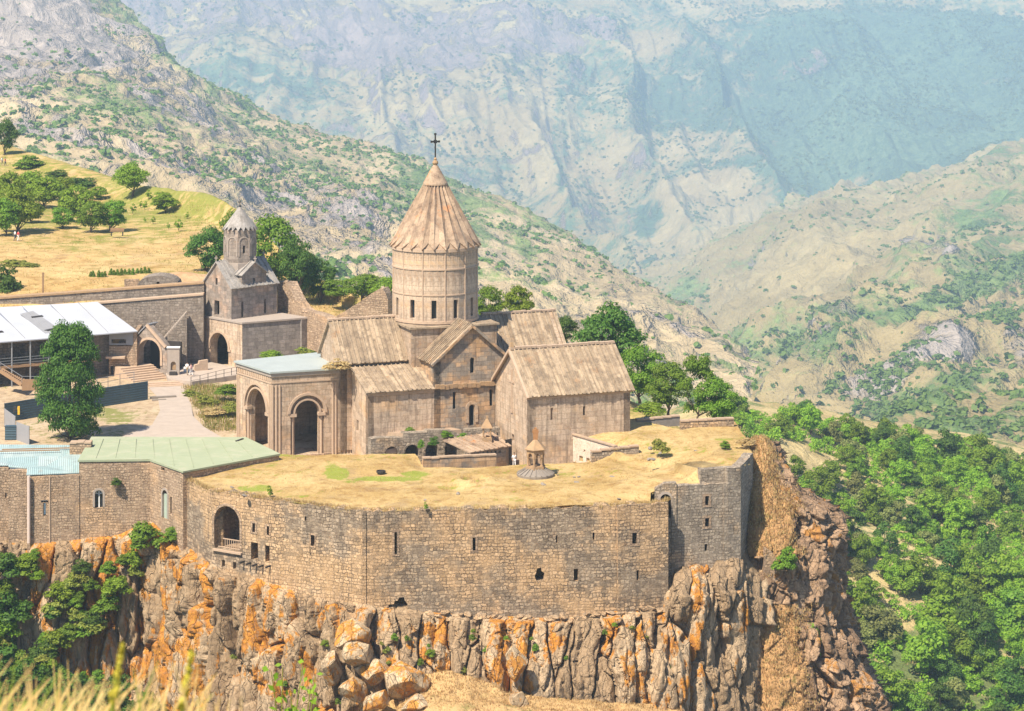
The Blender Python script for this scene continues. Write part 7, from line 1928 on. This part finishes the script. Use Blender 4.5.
stuff_v, stuff_f, nvs = [], [], 0
for j, i in enumerate(rank):
    c = chosen[i]; px = c[0] * F / c[1] + 512; py = (H - c[2]) * F / c[1] + YH
    w_ = 4.5 * big[i] * (1.3 if py > 590 else 1.0); h_ = w_ * rg.uniform(.85, 1.2)
    if j < 285:
        plant(VT[j % 6], 'valley_tree', tuple(c), w_, h_, rg.uniform(0, 6), 'leafy broad tree in the wood on the slope right of the fortress', 'tree', 'trees on the wooded slope', parts=False, sink=.3)
    else:
        cpt, nn, _c = crown_points(rg, 12, 380, .08, .46, .48, (.15, .24), dome=True); cpt = cpt * np.array([w_, w_, h_ * .9]) + c - np.array([0, 0, .3])
        v, f = leaf_quads(cpt, nn, .105 * w_ * rg.uniform(.7, 1.3, len(cpt)), rg); stuff_v.append(v); stuff_f.append(f + nvs); nvs += len(v)
o = link_mesh('woodland', mesh_from('woodland', np.concatenate(stuff_v), np.concatenate(stuff_f), [M['leaf_valley']]))
tag(o, 'green mass of smaller trees filling the wooded slope', 'woodland', kind='stuff')

# ---- scrub dotted over the far slopes, one mass for each slope
def scrub(name, grid, veg, n_, smin, smax, mat_, label, seed, vis):
    rg = np.random.RandomState(seed)
    q = grid.reshape(-1, 3); w_ = np.clip(veg.reshape(-1) - .12, .02, 1) ** 1.4
    clump = np.clip(fbm(q * .008, 4, seed) * 1.6 + .45, 0, 1); w_ = w_ * (clump ** 2 + .02)
    px = q[:, 0] * F / q[:, 1] + 512; py = (H - q[:, 2]) * F / q[:, 1] + YH
    w_ = w_ * ((px > -20) & (px < 1050) & (py > -20) & (py < 480)) * (q[:, 1] / q[:, 1].max()) ** -.5
    i = rg.choice(len(q), n_, p=w_ / w_.sum()); c = q[i] + rg.normal(size=(n_, 3)) * np.array([1.2, 1.2, .1])
    s = rg.uniform(smin, smax, n_) * rg.uniform(.6, 1.3, n_)
    m_ = 14; d = rg.normal(size=(n_ * m_, 3)); d /= np.linalg.norm(d, axis=1)[:, None]; d[:, 2] = np.abs(d[:, 2])
    ss_ = np.repeat(s, m_); cc_ = np.repeat(c, m_, 0) + d * ss_[:, None] * rg.uniform(.5, 1.0, (n_ * m_, 1)) * np.array([1, 1, .8])
    v, f = leaf_quads(cc_, d + rg.normal(size=d.shape) * .35 + np.array([0, 0, .3]), ss_ * rg.uniform(.8, 1.3, n_ * m_), rg, .8)
    tag(link_mesh(name, mesh_from(name, v, f, [mat_])), label, 'scrub', kind='stuff')
scrub('ridge_scrub', RIDGE[0], RIDGE[1], 13000, .8, 2.8, M['leaf_scrub'], 'green scrub dotted over the rocky ridge on the left', 71, None)
scrub('spur_scrub', SPUR[0], SPUR[1], 13000, 1.0, 3.6, M['leaf_scrub'], 'green scrub dotted over the pale spur on the right', 72, None)

scrub('far_scrub', FARP[0], FARP[1], 20000, 2.0, 5.0, M['leaf_scrub'], 'dark scrub speckling the far mountainside', 73, None)

# ---- grass
def tufts(name, pts, hmin, hmax, blades, mats, label, seed, spread=.18, wid=.05):
    rg = np.random.RandomState(seed); pts = np.asarray(pts, float); N = len(pts) * blades
    b = np.repeat(pts, blades, 0) + rg.normal(size=(N, 3)) * np.array([spread, spread, 0])
    h_ = rg.uniform(hmin, hmax, N); a_ = rg.uniform(0, 6.28, N); ln = rg.uniform(.1, .55, N) * h_
    tip = b + np.stack([np.cos(a_) * ln, np.sin(a_) * ln, h_], 1); s = np.stack([np.cos(a_ + 1.57), np.sin(a_ + 1.57), a_ * 0], 1) * wid
    v = np.stack([b - s - np.array([0, 0, .06]), b + s - np.array([0, 0, .06]), tip], 1).reshape(-1, 3)
    f = np.arange(N * 3).reshape(N, 3)
    o = link_mesh(name, mesh_from(name, v, f, mats, rg.randint(0, len(mats), N))); return tag(o, label, 'grass', kind='stuff')
rg = np.random.RandomState(8)
lv = np.array([v for v in verts if v[2] > -.2]); lp_ = lv[rg.randint(0, len(lv), 5200)] + rg.normal(size=(5200, 3)) * np.array([.3, .3, 0])
edge_ = []
for k in range(9):
    for u in np.arange(0, 1, .012): edge_.append((FW[k][0] + (FW[k + 1][0] - FW[k][0]) * u, FW[k][1] + (FW[k + 1][1] - FW[k][1]) * u + rg.uniform(.1, .9), .3))
tufts('lawn_grass', lp_[:3600], .04, .13, 5, [M['straw'], M['straw']], 'dry yellow grass on the lawn over the vaults', 81, .25, .035)
tufts('edge_grass', edge_, .12, .42, 7, [M['straw'], M['straw_red'], M['straw']], 'dry grass fringe along the fortress wall top', 82, .15, .035)
mq = MEADOW[8:110].reshape(-1, 3); mpx = mq[:, 0] * F / mq[:, 1] + 512; mq = mq[(mpx > -20) & (mpx < 420)]
tufts('meadow_grass', mq[rg.randint(0, len(mq), 6000)] + rg.normal(size=(6000, 3)) * np.array([.5, .5, 0]), .08, .26, 4, [M['straw'], M['straw'], M['straw'], M['weed']], 'tall dry grass over the meadow', 83, .5, .06)
sq_ = SPURP.reshape(-1, 3)[SPURG.reshape(-1) > .55]; sq_ = sq_[rg.randint(0, len(sq_), 5000)]
tufts('crag_grass', sq_, .06, .3, 5, [M['straw_red'], M['straw_red'], M['straw']], 'russet dry grass on the crag beside the tower', 84, .3, .05)
gq = SLOPEP.reshape(-1, 3); tufts('slope_grass', gq[rg.randint(0, len(gq), 2600)], .08, .28, 5, [M['straw'], M['straw_red']], 'dry grass on the slope under the wall', 85, .2, .04)
gd = []
for _ in range(1500):
    px, py = rg.uniform(186, 242), rg.uniform(386, 425); x, y, z = P(px, py, .0)
    if px > 192 + (py - 400) * .6: gd.append((x, y, -1.5 + min(1, max((y - 288) / 22, (-32 - x) / 8)) * 1.5))
tufts('garden_grass', gd, .2, .6, 5, [M['weed'], M['straw'], M['weed']], 'weedy grass in the small garden by the porch', 86, .3, .05)

# ================================================================== THE NEAR BANK WITH TALL GRASS
bk = []
for d_ in (1.2, 3, 6, 12, 20, 32, 46, 60, 100, 180):
    z_ = 57.2 - .33 * d_ if d_ <= 46 else 57.2 - .33 * 46 - (d_ - 46) * .75
    bk.append([(x * max(d_, 4) / 6, d_, z_) for x in np.linspace(-9, 9, 12)])
g = interp_grid(bk, 90, 120); p = g.copy(); p[..., 2] += fbm(p.reshape(-1, 3) * .5, 4, 161).reshape(p.shape[:2]) * .15 - .1
M['bank'] = m_grass('near_bank', (.30, .23, .10), (.38, .30, .14), (.14, .18, .04), (.45, .6), 1.2)
grid_mesh('near_bank', p, [M['bank']])
rg = random.Random(33)
FGV, FGF, FGM = [], [], []
def blade(px, py, d_, drop, lean, w_, mi, seg=7):
    """a curved blade whose tip is seen near a pixel; its root stands on the bank below"""
    tip = Vector(D(px, py, d_)); rootz = 57.2 - .33 * d_ - .15; h_ = tip.z - rootz
    root = Vector((tip.x - lean, d_, rootz)); base = len(FGV)
    for k in range(seg + 1):
        f = k / seg; c = root.lerp(tip, f); c.x = root.x + lean * f ** 2.2; c.z += -drop * max(0, f - .75) ** 2 * 8 * h_ * .2
        ww = w_ * (1 - f ** 2.5) * .5 + .0008
        FGV.append((c.x - ww, c.y + ww * .6, c.z)); FGV.append((c.x + ww, c.y - ww * .6, c.z))
    for k in range(seg): FGF.append((base + 2 * k, base + 2 * k + 1, base + 2 * k + 3, base + 2 * k + 2)); FGM.append(mi)
for i in range(230):
    px = rg.choice([rg.uniform(-15, 215), rg.uniform(-15, 250), rg.uniform(-10, 140)])
    py = rg.triangular(640, 715, 692) + max(0, px - 170) * .22
    blade(px, py, rg.uniform(4.2, 7.5), rg.uniform(0, .6), rg.uniform(-.18, .42), rg.uniform(.010, .024), rg.choice([0, 0, 0, 0, 1]))
for px, py, ln in ((160, 636, .5), (150, 668, .42), (48, 652, .3), (76, 662, .1), (200, 672, .04), (135, 690, .35), (164, 662, .03), (30, 640, -.02), (72, 690, .3)):
    blade(px, py, 5.2, .5, ln, .024, 0, 10)
v = np.array(FGV); f = np.array(FGF)
o = link_mesh('tall_grass', mesh_from('tall_grass', v, f, [M['fg_straw'], M['fg_green']], FGM)); tag(o, 'out of focus tall dry grass at the lower left corner', 'grass', kind='stuff')
# seed heads and the two yellow flower spikes
for px, y0_, y1_, lab in ((117, 644, 700, 'blurred yellow flower spike, the taller of two in the foreground grass'), (186, 652, 705, 'blurred yellow flower spike right of the taller one in the foreground')):
    d_ = 5.0; top_ = Vector(D(px + 6, y0_, d_)); bot = Vector(D(px - 4, y1_, d_)); root = Vector((bot.x - .02, d_, 57.2 - .33 * d_ - .15))
    t = thing('flower_spike', lab, 'flower', root)
    mb = MB(tuple(-c for c in root)); mb.tube([root, bot, top_], [.006, .005, .003], 6); mb.build('stem', M['fg_green'], t)
    r2 = np.random.RandomState(int(px)); N = 170; f_ = r2.uniform(0, 1, N); c = np.array([(bot.lerp(top_, x) - root)[:] for x in f_]); dd = r2.normal(size=(N, 3)); dd /= np.linalg.norm(dd, axis=1)[:, None]
    c = c + dd * (.009 * (1.15 - f_) * r2.uniform(.3, 1.2, N))[:, None]
    vv, ff = leaf_quads(c, dd, r2.uniform(.008, .018, N), r2, .8); link_mesh('blossom', mesh_from('blossom', vv, ff, [M['fg_yellow']]), t)
# leafy sprig
d_ = 24.0; root = Vector((D(286, 700, d_)[0], d_, 57.2 - .33 * d_ - .2)); top_ = Vector(D(293, 652, d_))
t = thing('leafy_sprig', 'fresh green leafy sprig rising from the lower edge before the cliff', 'plant', root)
r2 = np.random.RandomState(4)
stems = []
for k in range(6):
    tp = Vector(D(293 + r2.uniform(-22, 24), 655 + r2.uniform(-2, 30) + abs(k - 2) * 3, d_ + r2.uniform(-.2, .2))); mb_ = MB(tuple(-c for c in root))
    md = root.lerp(tp, .55) + Vector((r2.uniform(-.05, .05), 0, .03)); mb_.tube([root, md, tp], [.012, .009, .004], 5); mb_.build('stem', M['fg_green'], t); stems.append((md, tp))
c, nn = [], []
for md, tp in stems:
    for x in np.linspace(-.5, 1.02, 15):
        q = md.lerp(tp, x); sd_ = r2.choice([-1, 1]); c.append((q - root + Vector((sd_ * r2.uniform(.02, .06), r2.uniform(-.03, .03), r2.uniform(-.01, .02))))[:]); nn.append((r2.normal() * .5, -.6, .8 + r2.normal() * .3))
vv, ff = leaf_quads(np.array(c), np.array(nn), r2.uniform(.07, .12, len(c)), r2, .55); link_mesh('foliage', mesh_from('foliage', vv, ff, [M['leaf_bright']]), t)

# ================================================================== PEOPLE
def skin_mesh(name, joints, edges, radii, mat_, parent, sub=1):
    me_ = bpy.data.meshes.new(name); me_.from_pydata(joints, edges, []); me_.update()
    o = bpy.data.objects.new(name, me_); COL.objects.link(o)
    m_ = o.modifiers.new('skin', 'SKIN'); m_.use_smooth_shade = True
    for i, r in enumerate(radii): me_.skin_vertices[0].data[i].radius = (r, r)
    me_.skin_vertices[0].data[0].use_root = True
    s_ = o.modifiers.new('sub', 'SUBSURF'); s_.levels = sub; s_.render_levels = sub
    dg = bpy.context.evaluated_depsgraph_get(); em = bpy.data.meshes.new_from_object(o.evaluated_get(dg)); em.name = name
    bpy.data.objects.remove(o); bpy.data.meshes.remove(me_)
    em.materials.clear(); return link_mesh(name, em, parent, [mat_], True)
def person(loc, rz, label, shirt, legs, h_=1.72, stride=.12, arm=0.0, group=None, shorts=False):
    t = thing('person', label, 'person', loc, rz, group); k = h_ / 1.72
    J = {'pel': (0, 0, .94), 'waist': (0, .01, 1.10), 'chest': (0, 0, 1.32), 'neck': (0, -.01, 1.47), 'chin': (0, -.03, 1.54), 'head': (0, -.02, 1.63), 'crown': (0, 0, 1.70)}
    for s_, x in (('l', -1), ('r', 1)):
        st = stride * x
        J.update({'hip' + s_: (.09 * x, 0, .90), 'kn' + s_: (.10 * x, -.03 - st * .6, .50), 'an' + s_: (.10 * x, .02 - st, .09), 'toe' + s_: (.11 * x, -.16 - st, .03),
                  'sh' + s_: (.18 * x, 0, 1.40), 'el' + s_: (.25 * x, .03 + st * .4, 1.13), 'wr' + s_: (.25 * x, -.08 - arm + st * .5, .90 + arm * .8), 'hand' + s_: (.24 * x, -.12 - arm + st * .5, .82 + arm * .9),
                  'th' + s_: (.20 * x, -.13 - arm + st * .5, .87 + arm * .9)})
    R_ = {'pel': .115, 'waist': .105, 'chest': .125, 'neck': .052, 'chin': .062, 'head': .088, 'crown': .06, 'hip': .085, 'kn': .055, 'an': .038, 'toe': .034, 'sh': .055, 'el': .04, 'wr': .028, 'hand': .03, 'th': .012}
    E_ = [('pel', 'waist'), ('waist', 'chest'), ('chest', 'neck'), ('neck', 'chin'), ('chin', 'head'), ('head', 'crown')]
    for s_ in 'lr': E_ += [('pel', 'hip' + s_), ('hip' + s_, 'kn' + s_), ('kn' + s_, 'an' + s_), ('an' + s_, 'toe' + s_), ('chest', 'sh' + s_), ('sh' + s_, 'el' + s_), ('el' + s_, 'wr' + s_), ('wr' + s_, 'hand' + s_), ('wr' + s_, 'th' + s_)]
    def make(nm, names, edges, grow, m_):
        ix = {n_: i for i, n_ in enumerate(names)}
        return skin_mesh(nm, [tuple(c * k for c in J[n_]) for n_ in names], [(ix[a], ix[b]) for a, b in edges], [(R_[n_ if n_ in R_ else n_[:-1]] + grow) * k for n_ in names], m_, t)
    make('body', list(J), E_, 0, M['skin'])
    ns = ['chest', 'waist', 'pel', 'shl', 'ell', 'shr', 'elr']; make('shirt', ns, [('chest', 'waist'), ('waist', 'pel'), ('chest', 'shl'), ('shl', 'ell'), ('chest', 'shr'), ('shr', 'elr')], .022, shirt)
    ns = ['pel', 'hipl', 'knl', 'hipr', 'knr'] + ([] if shorts else ['anl', 'anr'])
    make('trousers', ns, [('pel', 'hipl'), ('hipl', 'knl'), ('pel', 'hipr'), ('hipr', 'knr')] + ([] if shorts else [('knl', 'anl'), ('knr', 'anr')]), .016, legs)
    bm = bmesh.new(); bmesh.ops.create_icosphere(bm, subdivisions=2, radius=1)
    for v_ in bm.verts: v_.co = Vector((v_.co.x * .10, v_.co.y * .115 + .018, v_.co.z * .09 + (0 if v_.co.z > -.2 else .02))) * k + Vector((0, -.0, 1.675 * k))
    me_ = bpy.data.meshes.new('hair'); bm.to_mesh(me_); bm.free(); link_mesh('hair', me_, t, [M['hair']], True)
    return t
person(P(187.2, 375.2, .62), 2.5, 'visitor in a white top and pale trousers by the wall fountain', M['c_white'], M['c_khaki'], 1.75)
person(P(191.2, 376.0, .62), -2.2, 'visitor in a pink top walking right of the white topped one', M['c_pink'], M['c_white'], 1.66, .16)
person(D(514.2, 468, 278.6), .3, 'person in white standing in the doorway of the low vestibule', M['c_white'], M['c_white'], 1.7)
person(mz(15.2, 241), 2.0, 'walker in a white shirt and dark trousers on the dry meadow', M['c_white'], M['c_navy'], 1.75, .2)
person(mz(19.2, 241), 2.2, 'walker in a red shirt beside the white shirted one on the meadow', M['c_red'], M['c_white'], 1.68, .2)
person(mz(2.2, 166.5), 1.0, 'distant figure in white at the top left of the meadow', M['c_white'], M['c_khaki'], 1.75, .15)
person(mz(6.0, 167), 1.3, 'distant figure in red beside the white one at the top left', M['c_red'], M['c_navy'], 1.7, .15)
